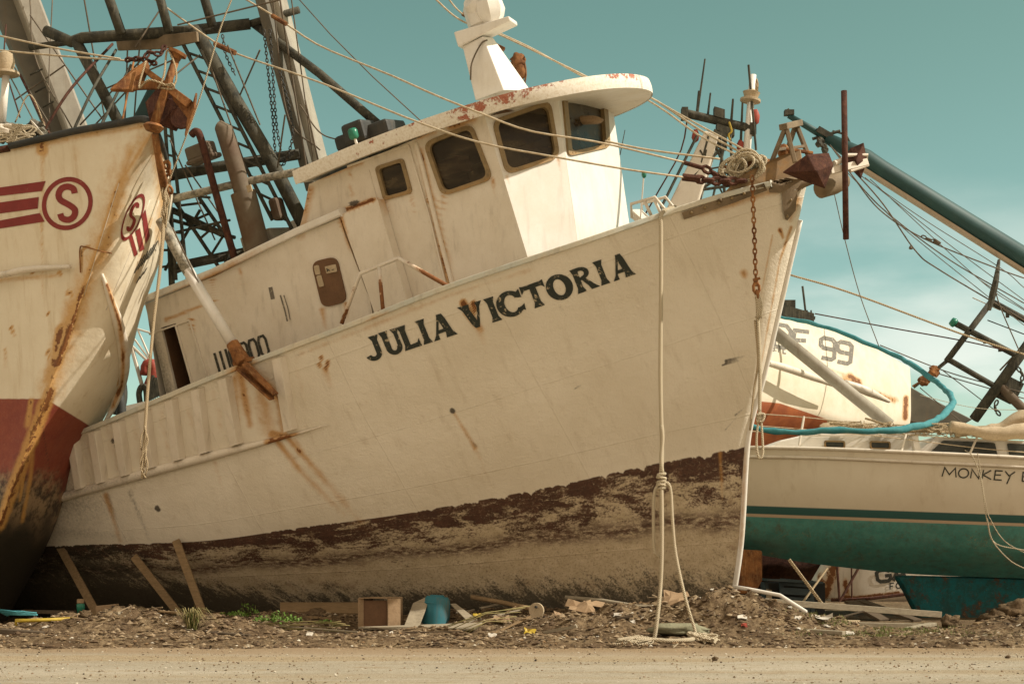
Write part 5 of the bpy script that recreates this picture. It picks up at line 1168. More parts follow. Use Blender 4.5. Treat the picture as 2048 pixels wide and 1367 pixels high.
ac = MB().tube([P(1625, 340, 19.9), P(1655, 335, 19.7)], .05, 8); obj('shackle', ac, M['rust'], a2_, smooth=True)
# hanging chain with rope tail over the bow shoulder, hanging plumb
rx = thing('chain', 'rusty chain with knotted rope tail hanging down the JULIA VICTORIA bow', 'chain', P(1516, 912, 19.7))
DH = 19.85
mb = MB().chain([P(1504, 352, DH), P(1505, 375, DH), P(1509, 480, DH), P(1512, 570, DH)], .085, .013); mb.chain([P(1512, 568, DH), P(1515, 600, DH)], .14, .024).tube([P(1506, 560, DH - .03), P(1520, 556, DH - .03)], .018, 6); obj('chain_links', mb, M['rust'], rx)
rt = [P(1514, 590, DH), P(1516, 640, DH), P(1519, 700, DH), P(1520, 760, DH), P(1519, 826, DH)]
mb = MB().tube(rt, .024, 8, 30)
for k in range(3): mb.tube([rt[0] + Vector((.02 * k - .02, -.03, 0)), P(1517 + k * 3, 612, DH - .04), P(1513 + k * 4, 636, DH - .03)], .018, 6, 8)
mb.blob(P(1520, 834, DH), .055, .055, .065, 4, .25); mb.tube([P(1517, 838, DH), P(1513, 880, DH), P(1516, 910, DH), P(1522, 915, DH), P(1526, 900, DH), P(1523, 850, DH), P(1521, 838, DH)], .016, 8, 30).tube([P(1513, 830, DH - .03), P(1528, 828, DH - .04), P(1524, 842, DH - .04), P(1512, 840, DH - .03)], .018, 6, 16)
obj('rope_tail', mb, M['rope'], rx, smooth=True)
mb = MB().tube([P(1510, 640, DH), P(1516, 720, DH), P(1508, 780, DH), P(1500, 860, DH)], .015, 6, 20); obj('second_line', mb, M['rope_tan'], rx, smooth=True)
# rope coil on the foredeck
rc_ = MB()
for k in range(16):
    a0 = random.uniform(-.5, .5); c_ = J.pt(1482 + random.uniform(-16, 28), 336 + random.uniform(-14, 14), random.uniform(.3, .7))
    rc_.torus(c_, J.f, (J.u + J.r * a0).normalized(), J.r, (.15 + .05 * random.random()), .020, 20, 6, random.uniform(.6, 1.0))
single('rope_coil', rc_, M['rope'], 'heap of pale rope coiled on the JULIA VICTORIA foredeck beside the winch', 'rope', smooth=True)
# long rope over the rail, down to the ground
def bowp(x, y, off=.06, alt=19.9):
    h, n, _, d = JB.ray_cast(EYE, ray(x, y).normalized()); return (h - (h - EYE).normalized() * off) if h is not None else P(x, y, alt)
g0 = P(1323, 428, 19.82)
dr = 20.05
RP = [P(1350, 414, 20.1), P(1338, 418, 19.95), g0, P(1322, 470, 19.8), P(1322, 560, 19.8), P(1321, 760, 19.8), P(1324, 900, 19.8), P(1322, 950, 19.8)]
mb = MB().tube(RP, .028, 10, 80); mb.tube([p + Vector((.012 * math.sin(i), -.02, 0)) for i, p in enumerate(catmull([P(1323, 850, 19.8), P(1324, 950, 19.78)], 8))], .026, 8)
for k in range(5): mb.torus(P(1323, 948 + 7 * k, 19.77), Vector((1, 0, .15 * (-1)**k)), Vector((0, 1, 0)), Vector((0, 0, 1)), .045 + .008 * (k % 2), .022, 16, 6)
mb.tube([P(1318, 965, 19.76), P(1308, 990, 19.76), P(1307, 1060, 19.76), P(1309, 1100, 19.76), P(1317, 1112, 19.76), P(1324, 1100, 19.76), P(1322, 1040, 19.76), P(1322, 975, 19.76)], .021, 8, 50)
mb.tube([P(1323, 970, 19.74), P(1324, 1060, 19.72), P(1322, 1160, 19.7), P(1313, 1250, 19.6), P(1306, 1286, 19.6)], .026, 8, 50)
mb.tube([P(1326, 968, 19.74), P(1336, 966, 19.74), P(1342, 985, 19.74), P(1345, 1040, 19.72), P(1352, 1110, 19.7), P(1372, 1200, 19.6), P(1390, 1260, 19.6), P(1394, 1285, 19.5), P(1385, 1298, 19.4)], .021, 8, 70)
def gq(px, d, dz=.03):
    x = (px - 1024) / FPX * d; return Vector((x, d, max(gz(x, d) if d > 18.75 else .012, .0) + dz))
mb.tube([P(1393, 1282, 19.5), gq(1394, 19.35, .04), gq(1380, 19.1), gq(1340, 19.05), gq(1308, 19.1), gq(1270, 19.12), gq(1235, 19.1)], .030, 8, 60)
mb.tube([gq(1394, 19.2, .05), gq(1410, 19.3, .10), gq(1422, 19.25, .04), gq(1432, 19.2, .05), gq(1428, 19.1, .02)], .022, 6, 24)
for k in range(20): mb.tube([gq(1395 + random.uniform(-22, 34), 19.25, random.uniform(.02, .10)), gq(1400 + random.uniform(-26, 34), 19.2, random.uniform(.02, .10)), gq(1405 + random.uniform(-26, 36), 19.15, random.uniform(.01, .08))], .014, 5, 10)
for k in range(22): mb.tube([gq(1308, 19.1, .04), gq(1290 + random.uniform(-20, 10), 19.1 + random.uniform(-.1, .1), random.uniform(.01, .06)), gq(1250 + random.uniform(-34, 30), 19.08 + random.uniform(-.1, .1), random.uniform(.0, .04))], .009, 5, 10)
single('rope', mb, M['rope'], 'long pale rope hanging from the JULIA VICTORIA rail down to the road edge', 'rope', smooth=True)
# ================================================================ sailing yacht at the right
def loft(ctl, nu, nv, flip=False):
    a = np.array([[tuple(P(*q)) for q in r_] for r_ in ctl]); a = np.transpose(pchip(np.transpose(pchip(a, nu), (1, 0, 2)), nv), (1, 0, 2)); return MB().grid(a, flip), a
X = [1180, 1330, 1480, 1640, 1840, 2048, 2300, 2600]
def row(ys, ds): return [(x, y, d) for x, y, d in zip(X, ys, ds)]
YC = [
 row([890, 892, 895, 898, 906, 916, 930, 948], [28.0, 26.9, 26.2, 25.8, 25.5, 25.3, 25.3, 25.8]),
 row([930, 950, 958, 962, 972, 982, 996, 1014], [28.1, 27.0, 26.3, 25.88, 25.58, 25.38, 25.38, 25.85]),
 row([975, 1000, 1012, 1019, 1030, 1042, 1056, 1072], [28.2, 27.15, 26.45, 26.05, 25.75, 25.55, 25.55, 26.0]),
 row([1010, 1040, 1068, 1078, 1088, 1100, 1112, 1120], [28.3, 27.3, 26.75, 26.4, 26.1, 25.9, 25.9, 26.3]),
 row([1040, 1075, 1102, 1128, 1148, 1156, 1164, 1168], [28.3, 27.6, 27.2, 27.0, 26.9, 26.7, 26.7, 26.9]),
]
ymb, ya = loft(YC, 61, 161); YB = bvh_of(ymb)
V_ = np.array([tuple(v) for v in ymb.v]); PX = 1024 + V_[:, 0] / V_[:, 1] * FPX; PY = HOR - (V_[:, 2] - CH) / V_[:, 1] * FPX
ystr = 1010 + (PX - 1485) * .0355
uvy = np.column_stack([PX / 120, (ystr - PY) / 120])
m, nt = new_mat('yacht_hull_paint'); t = NT(nt)
uvn = t.n('ShaderNodeUVMap', uv_map='hull'); su = t.n('ShaderNodeSeparateXYZ'); t.put(su.inputs[0], uvn.outputs[0]); U, V = su.outputs[0], su.outputs[1]
big = t.noise(1.2, 6, .6); mid = t.noise(5, 9, .75); fine = t.noise(34, 5, .75)
c = t.mix(t.map(big, .3, .7), (.70, .63, .50), (.65, .57, .44)); c = t.mix(t.map(fine, .6, .8, 0, .25), c, (.42, .33, .22)); c = t.mix(t.map(V, .90, .78, 1, 0), c, c)
navy = (.030, .105, .10); teal_ = t.mix(t.map(mid, .35, .65), (.065, .25, .23), (.10, .33, .30)); teal_ = t.mix(t.map(t.noise(2.2, 9, .8), .52, .68, 0, .65), teal_, (.13, .13, .09)); teal_ = t.mix(t.map(fine, .52, .70, 0, .6), teal_, (.16, .14, .10)); teal_ = t.mix(t.map(t.noise(.8, 7, .7, stretch=((1, 1, .5),)), .5, .7, 0, .35), teal_, (.20, .26, .22))
scr = t.noise(2.0, 4, .5, dist=3.5); ln = t.map(t.math('ABSOLUTE', t.math('SUBTRACT', scr, .5)), .005, 0, 0, 1)
zone = t.math('MULTIPLY', t.map(V, -.30, -.45), t.map(V, -.95, -.80)); zx = t.map(t.noise(1.1, 3), .5, .56)
bs_ = t.noise(3, 7, .75, stretch=((2, 2, .5),)); teal_ = t.mix(t.map(bs_, .50, .68, 0, .5), teal_, (.10, .10, .07)); teal_ = t.mix(t.map(t.noise(14, 7, .8), .60, .68, 0, .7), teal_, (.24, .19, .12)); c = t.mix(t.map(t.noise(2.5, 7, .7, stretch=((1.5, 1.5, .4),)), .52, .72, 0, .35), c, (.44, .34, .22))
teal_ = t.mix(t.math('MULTIPLY', t.math('MULTIPLY', ln, zone), zx), teal_, (.45, .33, .16))
c = t.mix(t.map(V, .01, -.01), c, navy); c = t.mix(t.map(V, -.125, -.140), c, (.55, .42, .30)); c = t.mix(t.map(V, -.175, -.190), c, teal_)
t.out(c, .45, 0, t.math('ADD', t.math('MULTIPLY', big, 2), mid), .008, .4, .4); M['yhull'] = m
yt = thing('sailing_yacht', 'cream sailing yacht with green keel and MONKEY lettered on its side', 'yacht', (8, 27, 0))
obj('hull', ymb, M['yhull'], yt, smooth=True, uv=uvy)
# far side, deck and closing bottom
top = ya[0]; bot = ya[-1]
fs = np.zeros((4, len(top), 3))
for j in range(len(top)):
    a_, b_ = Vector(top[j]), Vector(bot[j]); fs[0, j] = a_; fs[1, j] = a_ + Vector((0, 3.4, 0)); fs[2, j] = a_ * .35 + b_ * .65 + Vector((0, 3.0, 0)); fs[3, j] = b_
obj('hull_far_side', MB().grid(fs), M['yhull'], yt, smooth=True, auto=30, uv=np.column_stack([np.zeros(4 * len(top)), np.repeat([1.0, .9, -.5, -.8], len(top))]))
kl = MB()
prof = [(1792, 1150), (1812, 1182), (1832, 1222), (1848, 1250), (2080, 1262), (2350, 1262), (2380, 1160)]
kl.prism([P(x, y, 26.75) for x, y in prof], Vector((0, .35, 0)))
m, nt = new_mat('scraped_keel_paint'); t = NT(nt)
n1 = t.noise(2.6, 10, .8); n2 = t.noise(6, 8, .8); f = t.noise(30, 5, .8)
c = t.mix(t.map(n2, .4, .6), (.012, .12, .13), (.02, .07, .065)); c = t.mix(t.map(n1, .52, .60), c, (.07, .045, .03)); c = t.mix(t.map(f, .6, .7, 0, .8), c, (.20, .14, .08)); c = t.mix(t.map(n1, .60, .64, 0, .6), c, (.25, .14, .06)); c = t.mix(t.map(n1, .40, .34, 0, .7), c, (.02, .24, .27))
t.out(c, .8, 0, n2, .012, .8, .2); M['keel'] = m
obj('keel', kl, m, yt, bevel=.10)
sp2 = [ya[0][j] for j in range(len(ya[0]))]
mb = MB().tube([Vector(p) + Vector((0, -.02, .01)) for p in ya[0][::4]], .03, 8); obj('toe_rail', mb, M['rail_rusty'], yt, smooth=True)
mb = MB().tube([Vector(ya[4][j]) + Vector((0, -.02, 0)) for j in range(40, 161, 4)], .03, 6); obj('bump_rail', mb, M['white'], yt, smooth=True)
# cabin trunk
def flat(poly, d, mat, nm_, parent, thick=.04, holes=(), bevel=0, slope=0.0):
    return wall(poly, (P(poly[0][0], poly[0][1], d), Vector((slope, -1, 0))), holes, name=nm_, mat=M[mat] if isinstance(mat, str) else mat, parent=parent, thick=thick)
cab = MB()
cp_ = [(1528, 898), (1560, 880), (1600, 871), (1720, 869), (1838, 868), (1838, 912), (1640, 905)]
cab.prism([P(x, y, 26.3) for x, y in cp_], Vector((0, 2.2, .02)))
obj('cabin_trunk', cab, M['white_clean'], yt, bevel=.03)
cab = MB().prism([P(x, y, 26.2) for x, y in [(1828, 908), (1872, 872), (2000, 880), (2100, 884), (2350, 890), (2350, 940), (2050, 925)]], Vector((0, 2.3, .02))); obj('deck_saloon', cab, M['white_clean'], yt, bevel=.03)
for q_ in ([(1650, 882), (1688, 883), (1688, 895), (1651, 894)], [(1741, 883), (1779, 884), (1779, 897), (1742, 896)]):
    w_ = window(q_, (P(1700, 890, 26.24), Vector((0, -1, 0))), yt, fw=4, r=.3, frame='frame', proud=.02, pane=False); o_ = wall(rq(q_, .3, 5, 1), (P(1700, 890, 26.25), Vector((0, -1, 0))), name='pane', mat=M['glass_solid'], parent=w_, thick=.02)
for q_ in ([(1858, 906), (1886, 880), (1990, 885), (1996, 914)], [(2014, 886), (2060, 888), (2060, 918), (2020, 915)]):
    o_ = wall(rq(q_, .12), (P(1950, 890, 26.16), Vector((0, -1, 0))), name='saloon_window', mat=M['glass_solid'], parent=yt, thick=.01)
mb = MB().tube([P(1600, 870, 26.2), P(1838, 867, 26.2)], .03, 6).beam(P(1828, 872, 26.1), P(1834, 905, 26.1), .16, .1); obj('cabin_moulding', mb, M['white_clean'], yt)
# stanchions and lifelines
for x0, y0, x1, y1 in ((1608, 832, 1598, 890), (1812, 868, 1802, 905), (1955, 872, 1935, 918)): obj('stanchion', MB().tube([P(x0, y0, 26.0), P(x1, y1, 25.9)], .02, 6), M['rail_rusty'], yt)
for pts in ([(1500, 826), (1608, 834), (1740, 850), (1812, 868), (1960, 878), (2080, 884)], [(1500, 850), (1604, 858), (1760, 872), (1960, 896), (2080, 906)], [(1490, 862), (1700, 866), (1900, 858), (2080, 876)]):
    obj('lifeline', MB().tube([P(x, y, 26.0) for x, y in pts], .009, 5, 24), M['cableM'], yt)
# tangled lines over the cabin
mb = MB()
for k in range(44):
    x = random.uniform(1700, 2060); y = 857 + (x - 1700) * .03; mb.tube([P(x + random.uniform(-50, 50), y + random.uniform(-16, 14), random.uniform(25.9, 26.6)) for _ in range(4)], random.choice((.006, .009, .012)), 5, 22)
mb.tube([P(1660, 846, 26.4), P(1720, 852, 26.2), P(1800, 860, 26.2), P(1900, 862, 26.2), P(2060, 868, 26.2)], .035, 6, 20).tube([P(1730, 836, 26.4), P(1820, 858, 26.2), P(1990, 852, 26.2)], .02, 6, 20)
obj('tangled_lines', mb, M['rope_tan'], yt)
mb = MB().tube([P(2080, 842, 26), P(2040, 842, 26), P(2000, 858, 26), P(1940, 866, 26), P(1910, 862, 26)], [.20, .19, .12, .08, .06], 12, 24); mb.tube([P(1900, 850, 25.8), P(1950, 858, 25.8), P(2060, 870, 25.8)], [.08, .10, .14], 8, 14)
mb2 = MB(); mb2.v = [v + Vector((noise.noise(v * 3), 0, noise.noise(v * 3 + Vector((5, 5, 5))))) * .09 for v in mb.v]; mb2.f = mb.f
sc_ = single('sail_bundle', mb2, M['canvas'], 'crumpled beige sail bundle lying on the yacht deck at the right edge', 'sail', smooth=True)
yl_ = Decal(YB, .008)
WX = [('M', 1884, 1912), ('O', 1920, 1934), ('N', 1941, 1958), ('K', 1964, 1982), ('E', 1988, 2004), ('Y', 2008, 2028), ('B', 2040, 2060)]
WX[1] = ('O', 1916, 1936)
word(yl_, [(ch, (x0, 952 + (x0 - 1884) * .06), (x1, 952 + (x1 - 1884) * .06), (2, -18)) for ch, x0, x1 in WX], 2.6)
obj('name_lettering', yl_.mb, M['letter_solid'], yt)
mb = MB().tube([P(1930, 900, 25.0), P(1945, 912, 24.8), P(1962, 960, 24.8), P(1974, 1040, 24.8), P(1990, 1085, 24.8), P(2050, 1100, 24.8)], .009, 5, 40).tube([P(1955, 905, 24.9), P(1972, 1010, 24.8), P(1982, 1040, 24.8), P(2010, 1082, 24.8), P(2060, 1110, 24.8)], .008, 5, 40).tube([P(1974, 1035, 24.8), P(1985, 1080, 24.75), P(2020, 1120, 24.75), P(2060, 1141, 24.75)], .010, 5, 40)
single('line', mb, M['rope'], 'thin loose lines drooping over the yacht side below the MONKEY lettering', 'rope')
# turquoise covered roller-furled sail, bent round in a loop
tq = [(1500, 854, 25.6), (1545, 861, 25.5), (1588, 864, 25.5), (1670, 861, 25.4), (1749, 861, 25.4), (1821, 856, 25.6), (1871, 839, 26.2), (1900, 815, 27.2), (1904, 796, 28), (1880, 768, 29), (1815, 723, 30), (1758, 696, 30.4), (1654, 655, 31.0), (1600, 642, 31.2), (1545, 630, 31.4)]
mb = MB().tube([P(*p) for p in tq], [.045, .055, .045, .06, .045, .06, .055, .065, .06, .055, .055, .05, .04, .035, .03], 10, 90)
mb2 = MB(); mb2.v = [v + Vector((noise.noise(v * 4), noise.noise(v * 4 + Vector((9, 0, 0))), noise.noise(v * 4 + Vector((0, 9, 0))))) * .035 for v in mb.v]; mb2.f = mb.f
single('furled_sail', mb2, M['turq'], 'turquoise covered furled sail bent in a long loop over the yacht bow', 'sail', smooth=True)

# ================================================================ trawler lettered DE 99, heeled over behind the yacht
XC = [
 [(1380,590,33),(1545,628,33),(1640,650,33),(1730,686,33),(1797,722,33.2),(1818,738,33.6),(1700,700,37)],
 [(1380,680,33),(1545,700,33),(1640,722,33),(1730,752,33),(1797,778,33.2),(1820,790,33.6),(1700,760,37)],
 [(1380,790,33.4),(1530,801,33.4),(1600,808,33.3),(1700,836,33.2),(1797,846,33.5),(1818,848,33.8),(1700,800,37)],
 [(1380,900,35),(1500,920,35),(1600,930,35),(1680,925,35),(1740,905,35),(1790,890,35),(1700,860,37)]]
XC = [[(x, y, d - 1.5 + (x - 1545) * .0125 - (3 - i) * -.0 - i * .45) for x, y, d in row_] for i, row_ in enumerate(XC)]
xmb, xa = loft(XC, 41, 81); XB = bvh_of(xmb)
bx_ = thing('fishing_trawler', 'white trawler heeled over behind the yacht with DE 99 in grey letters', 'trawler', (6, 34, 0))
V_ = np.array([tuple(v) for v in xmb.v]); PX = 1024 + V_[:, 0] / V_[:, 1] * FPX; PY = HOR - (V_[:, 2] - CH) / V_[:, 1] * FPX
yl2 = np.interp(PX, [1380, 1500, 1560, 1690, 1760], [785, 800, 806, 850, 880])
m, nt = new_mat('sunlit_trawler_hull'); t = NT(nt); uvn = t.n('ShaderNodeUVMap', uv_map='hull'); su = t.n('ShaderNodeSeparateXYZ'); t.put(su.inputs[0], uvn.outputs[0]); V = su.outputs[1]
mid = t.noise(3, 8, .7); fine = t.noise(24, 5, .7); c = t.mix(t.map(mid, .3, .7), (.74, .67, .54), (.66, .57, .42)); c = t.mix(t.map(fine, .62, .78, 0, .4), c, (.4, .28, .14))
rd = t.mix(t.map(mid, .35, .65), (.42, .13, .045), (.30, .085, .035)); c = t.mix(t.map(V, .01, -.01), c, rd); c, core = rusting(t, c, .0, 8)
t.out(c, .6, 0, mid, .01, .5, .3)
obj('hull', xmb, m, bx_, smooth=True, uv=np.column_stack([PX / 90, (yl2 - PY) / 90]), stain=stains(xmb.v, [(0, [(1690, 760), (1740, 785), (1790, 800)], 12, 10, .75, .5), (0, [(1700, 752), (1720, 765)], 10, 8, .8, .8), (0, [(1812, 795), (1810, 835)], 8, 8, .8, .9), (0, [(1550, 728), (1600, 740)], 5, 5, .5, .4), (0, [(1640, 735), (1690, 750)], 6, 6, .4, .4)]))
mb = MB().tube([P(1690, 765, 31.4), P(1735, 782, 31.6), P(1778, 802, 32.3)], [.07, .10, .04], 8, 14); obj('guard_rail', mb, M['white_rusty'], bx_, smooth=True)
mb = MB().tube([P(1500, 716, 29.9), P(1560, 732, 30.6), P(1620, 752, 31.2), P(1680, 775, 31.9)], [.05, .08, .08, .03], 8, 14); obj('guard_rail', mb, M['white_rusty'], bx_, smooth=True)
mb = MB().add([Vector(xa[0][j]) + Vector((0, k * 3.5, -k * .3)) for k in (0, 1) for j in range(0, 80, 4)], [(j, j + 1, 20 + j + 1, 20 + j) for j in range(19)]); obj('deck', mb, M['white_clean'], bx_)
dx = Decal(XB, .004)
word(dx, [('D', (1548, 692), (1578, 697), (4, -44)), ('E', (1584, 700), (1616, 704), (4, -40)), ('9', (1640, 714), (1668, 720), (2, -40)), ('9', (1672, 722), (1700, 728), (4, -40))], 8)
word(dx, [('R', (1530, 697), (1538, 699), (0, -10)), ('S', (1541, 700), (1549, 702), (0, -10)), ('.', (1550, 702), (1554, 702), (0, -10)), ('F', (1557, 704), (1563, 705), (0, -10)), ('L', (1566, 706), (1573, 707), (0, -10))], 2.4)
obj('name_lettering', dx.mb, M['letter_grey'], bx_)
wh = MB().box(P(1592, 632, 34), Vector((.35, 0, -.1)), Vector((0, .3, 0)), Vector((0, 0, .12))).box(P(1578, 612, 34), Vector((.12, 0, 0)), Vector((0, .15, 0)), Vector((0, 0, .12))).beam(P(1548, 625, 34), P(1630, 636, 34), .07, .07).tube([P(1605, 572, 34), P(1611, 622, 34)], .025, 6)
for k in range(5): wh.beam(P(1590 + k * 8, 620, 34), P(1592 + k * 8, 640, 34), .03, .03)
obj('wheelhouse_gear', wh, M['dark_pipe'], bx_)
mb = MB().tube([P(1548, 662, 27.5), P(1780, 850, 27.2)], .115, 12); 
single('spar', mb, M['alu'], 'fallen beige tube spar slanting down in front of the DE 99 trawler', 'spar', smooth=True)
mb = MB().tube([P(1652, 655, 32.8), P(1700, 730, 32.8), P(1722, 790, 32.8)], .012, 5, 10); 
mb = MB().prism([P(1816, 770, 35), P(1850, 790, 35), P(1945, 838, 35), P(1905, 862, 35), P(1818, 842, 35)], Vector((0, .6, 0))); obj('bow_bulwark', mb, M['alu_dark'], bx_, bevel=.02)
mb = MB().lathe(P(1640, 862, 30), P(1690, 858, 30), [(0, .12), (.15, .16), (.8, .16), (1, .14)], 14); single('fender', mb, M['canvas'], 'pale cylindrical fender lying at the foot of the DE 99 trawler', 'fender', smooth=True, auto=40)

# ================================================================ fallen dark teal mast with its rigging, upper right
gm = thing('yacht_mast', 'dark teal fallen mast slanting across the sky at the upper right', 'mast', P(2600, 1225, 29))
A0, A1, A2, A3 = P(1577, 231, 29), P(1652, 275, 29), P(1730, 318, 29), P(2400, 735, 29)
mb = MB().tube([A0, A1], [.055, .075], 10).tube([A1, A2, P(1760, 340, 29), A3], [.10, .19, .20, .23], 16); obj('mast_tube', mb, M['teal_pole'], gm, smooth=True)
off = Vector((-.10, -.02, -.21)); mb = MB().beam(P(1700, 322, 28.92), P(2400, 766, 28.9), .06, .14, Vector((0, 1, 0))); obj('mast_strip', mb, M['teal_edge'], gm)
mb = MB().box(P(1578, 226, 29), Vector((.09, 0, 0)), Vector((0, .07, 0)), Vector((0, 0, .05))).tube([P(1586, 236, 29), P(1575, 218, 29)], .03, 6); obj('mast_cap', mb, M['dark_pipe'], gm); mb = MB().box(P(1648, 268, 29), Vector((.14, 0, -.08)), Vector((0, .1, 0)), Vector((.03, 0, .05))).tube([P(1625, 278, 29), P(1680, 262, 29)], .03, 8).blob(P(1640, 285, 28.9), .08, .08, .1, 2, .3).blob(P(1650, 300, 28.9), .07, .07, .09, 5, .3).tube([P(1665, 262, 29), P(1690, 270, 29), P(1700, 285, 29)], .02, 6, 10); obj('masthead_fitting', mb, M['dark_pipe'], gm)
WI = [([(1660, 290), (1720, 370), (1780, 430), (1900, 520), (2048, 606)], .012), ([(1668, 300), (1760, 400), (1830, 500), (1880, 540), (2048, 640)], .014), ([(1700, 345), (1760, 420), (1850, 478), (1990, 535), (2048, 556)], .013), ([(1720, 350), (1850, 440), (2000, 535), (2048, 575)], .008), ([(1730, 355), (1900, 490), (2048, 600)], .008), ([(1740, 358), (1960, 560), (2048, 620)], .008), ([(1690, 340), (1800, 450), (1960, 580), (2048, 650)], .008),
      ([(1668, 385), (1690, 480), (1720, 590), (1758, 693)], .009), ([(1990, 545), (1996, 600), (2040, 705)], .012), ([(1996, 535), (1985, 600), (1975, 620)], .02)]
for pts, r_ in WI: obj('stay', MB().tube([P(x, y, 28.8 - .2 * (k % 2)) for k, (x, y) in enumerate([*pts])], r_, 5, 30), M['cable_dark'], gm, smooth=True)
mb = MB().chain([P(1843, 472, 28.7), P(1872, 484, 28.7)], .10, .015).blob(P(1822, 495, 28.7), .04, .04, .04, 2, .2).tube([P(1868, 480, 28.7), P(1880, 488, 28.7)], .04, 6); obj('shroud_chain', mb, M['cable_dark'], gm)
mb = MB().tube([P(1998, 520, 28.8), P(1992, 560, 28.6), P(1985, 590, 28.6), P(1978, 620, 28.6)], [.03, .06, .07, .04], 8, 12); obj('spreader_bracket', mb, M['dark_pipe'], gm)
# second, cross-braced mast frame lower right
fm = thing('trawler_gallows', 'dark brown pipe gallows frame leaning at the right edge above the yacht', 'gallows frame', P(1950, 1210, 31))
def fp(a, b, r_, nm_='frame_pipe', mat='dark_pipe'): obj(nm_, MB().tube([P(*a, 31), P(*b, 31)], r_, 10), M[mat], fm, smooth=True)
fp((1985, 600), (1893, 722), .065); fp((2120, 600), (1948, 838), .11); fp((1985, 604), (2070, 650), .07); fp((1910, 646), (2036, 712), .065, 'frame_pipe'); fp((1896, 718), (2000, 778), .06); fp((2000, 772), (2100, 870), .10, 'frame_pipe', 'stack'); fp((1975, 640), (2048, 668), .012, 'stay'); fp((1893, 722), (1865, 745), .04); fp((1865, 745), (1828, 775), .02, 'stay', 'cable_dark')
mb = MB().blob(P(1868, 742, 31), .12, .06, .12, 2, .3).blob(P(1848, 762, 31), .14, .06, .09, 5, .3).tube([P(1825, 772, 31), P(1860, 752, 31)], .02, 6); obj('block_and_tackle', mb, M['rust'], fm)
mb = MB().lathe(P(1902, 641, 31), P(1912, 648, 31), [(0, .08), (.5, .10), (.9, .09), (1, .04)], 10); obj('green_lamp', mb, M['green_lamp'], fm, smooth=True)
for x, y in ((1970, 676), (2000, 692), (1955, 668), (2015, 624)): obj('clamp', MB().box(P(x, y + 6, 31), Vector((.03, 0, 0)), Vector((0, .03, 0)), Vector((0, 0, .05))), M['dark_pipe'], fm)
mb = MB()
mb.box(P(2015, 778, 31.2), Vector((.2, 0, -.1)), Vector((0, .15, 0)), Vector((.1, 0, .2))); obj('hanging_chain', MB().chain(catmull([P(2035, 735, 30.9), P(2045, 750, 30.9), P(2040, 770, 30.9)], 8), .12, .02), M['dark_pipe'], fm); obj('hanging_chain', MB().chain(catmull([P(1995, 800, 30.8), P(1990, 815, 30.8), P(2000, 830, 30.8)], 8), .12, .02), M['dark_pipe'], fm)
obj('bracket_plate', mb, M['dark_pipe'], fm)
WB = [([(1575, 548, 30), (1700, 585, 30), (1930, 670, 30), (2060, 712, 30)], .020, 'rope_tan'), ([(1630, 627, 33), (1780, 655, 32), (1930, 682, 31), (2060, 712, 31)], .014, 'rust_dark'), ([(1860, 742, 31), (2060, 800, 31)], .012, 'cable_dark'), ([(1760, 690, 31), (1900, 745, 31), (2048, 785, 31)], .012, 'cable_dark'), ([(1840, 790, 30), (1950, 815, 30), (2060, 820, 30)], .006, 'rope'), ([(1960, 560, 31), (2060, 625, 31)], .01, 'cable_dark'), ([(1945, 595, 31), (2000, 620, 31)], .010, 'rope_tan'), ([(2000, 740, 31), (2048, 690, 31)], .02, 'cable_dark'), ([(1885, 740, 31), (1990, 820, 31)], .010, 'cable_dark'), ([(1840, 775, 31), (1930, 850, 31)], .010, 'cable_dark')]
for pts, r_, mt_ in WB: obj('stay', MB().tube([P(*p) for p in pts], r_, 5, 20), M[mt_], fm, smooth=True)

# ================================================================ mast group of a boat hidden behind the middle trawler's bow
hm = thing('derrick', 'white derrick mast with dark light bar and aerials behind the JULIA VICTORIA bow', 'derrick', P(1440, 1230, 30))
D3 = 29.0
def hp(nm_, mb, mat, **k): return obj(nm_, mb, M[mat], hm, **k)
hp('derrick_leg', MB().taperbeam(P(1350, 460, D3), P(1425, 268, D3), .62, .3, .30, .2, Vector((.3, 1, 0))), 'white', bevel=.03)
hp('pole', MB().tube([P(1484, 420, D3), P(1506, 150, D3)], [.09, .065], 10), 'white_clean', smooth=True)
hp('pole_lamp', MB().lathe(P(1500, 206, D3), P(1504, 178, D3), [(0, .08), (.1, .20), (.25, .20), (.35, .13), (.6, .15), (.75, .17), (.85, .10), (1, .05)], 14), 'canvas', smooth=True, auto=40)
hp('rope_block', MB().blob(P(1512, 172, D3), .05, .05, .14, 3, .2), 'frame'); hp('rope_block', MB().blob(P(1510, 235, D3), .09, .06, .16, 3, .15), 'red', smooth=True); hp('rope_block', MB().blob(P(1391, 272, D3), .07, .05, .13, 3, .15), 'red', smooth=True); hp('rope_block', MB().blob(P(1481, 292, D3), .07, .05, .13, 7, .15), 'red', smooth=True)
hp('light_bar', MB().tube([P(1368, 226, D3), P(1506, 258, D3)], .085, 10).box(P(1438, 228, D3), Vector((.10, 0, -.03)), Vector((0, .10, 0)), Vector((0, 0, .09))).box(P(1450, 262, D3), Vector((.17, 0, -.05)), Vector((0, .1, 0)), Vector((0, 0, .07))).box(P(1440, 280, D3), Vector((.12, 0, -.05)), Vector((0, .1, 0)), Vector((0, 0, .14))).box(P(1369, 228, D3), Vector((.06, 0, 0)), Vector((0, .1, 0)), Vector((0, 0, .11))).box(P(1505, 259, D3), Vector((.06, 0, 0)), Vector((0, .1, 0)), Vector((0, 0, .11))), 'dark_pipe', smooth=True, auto=40)
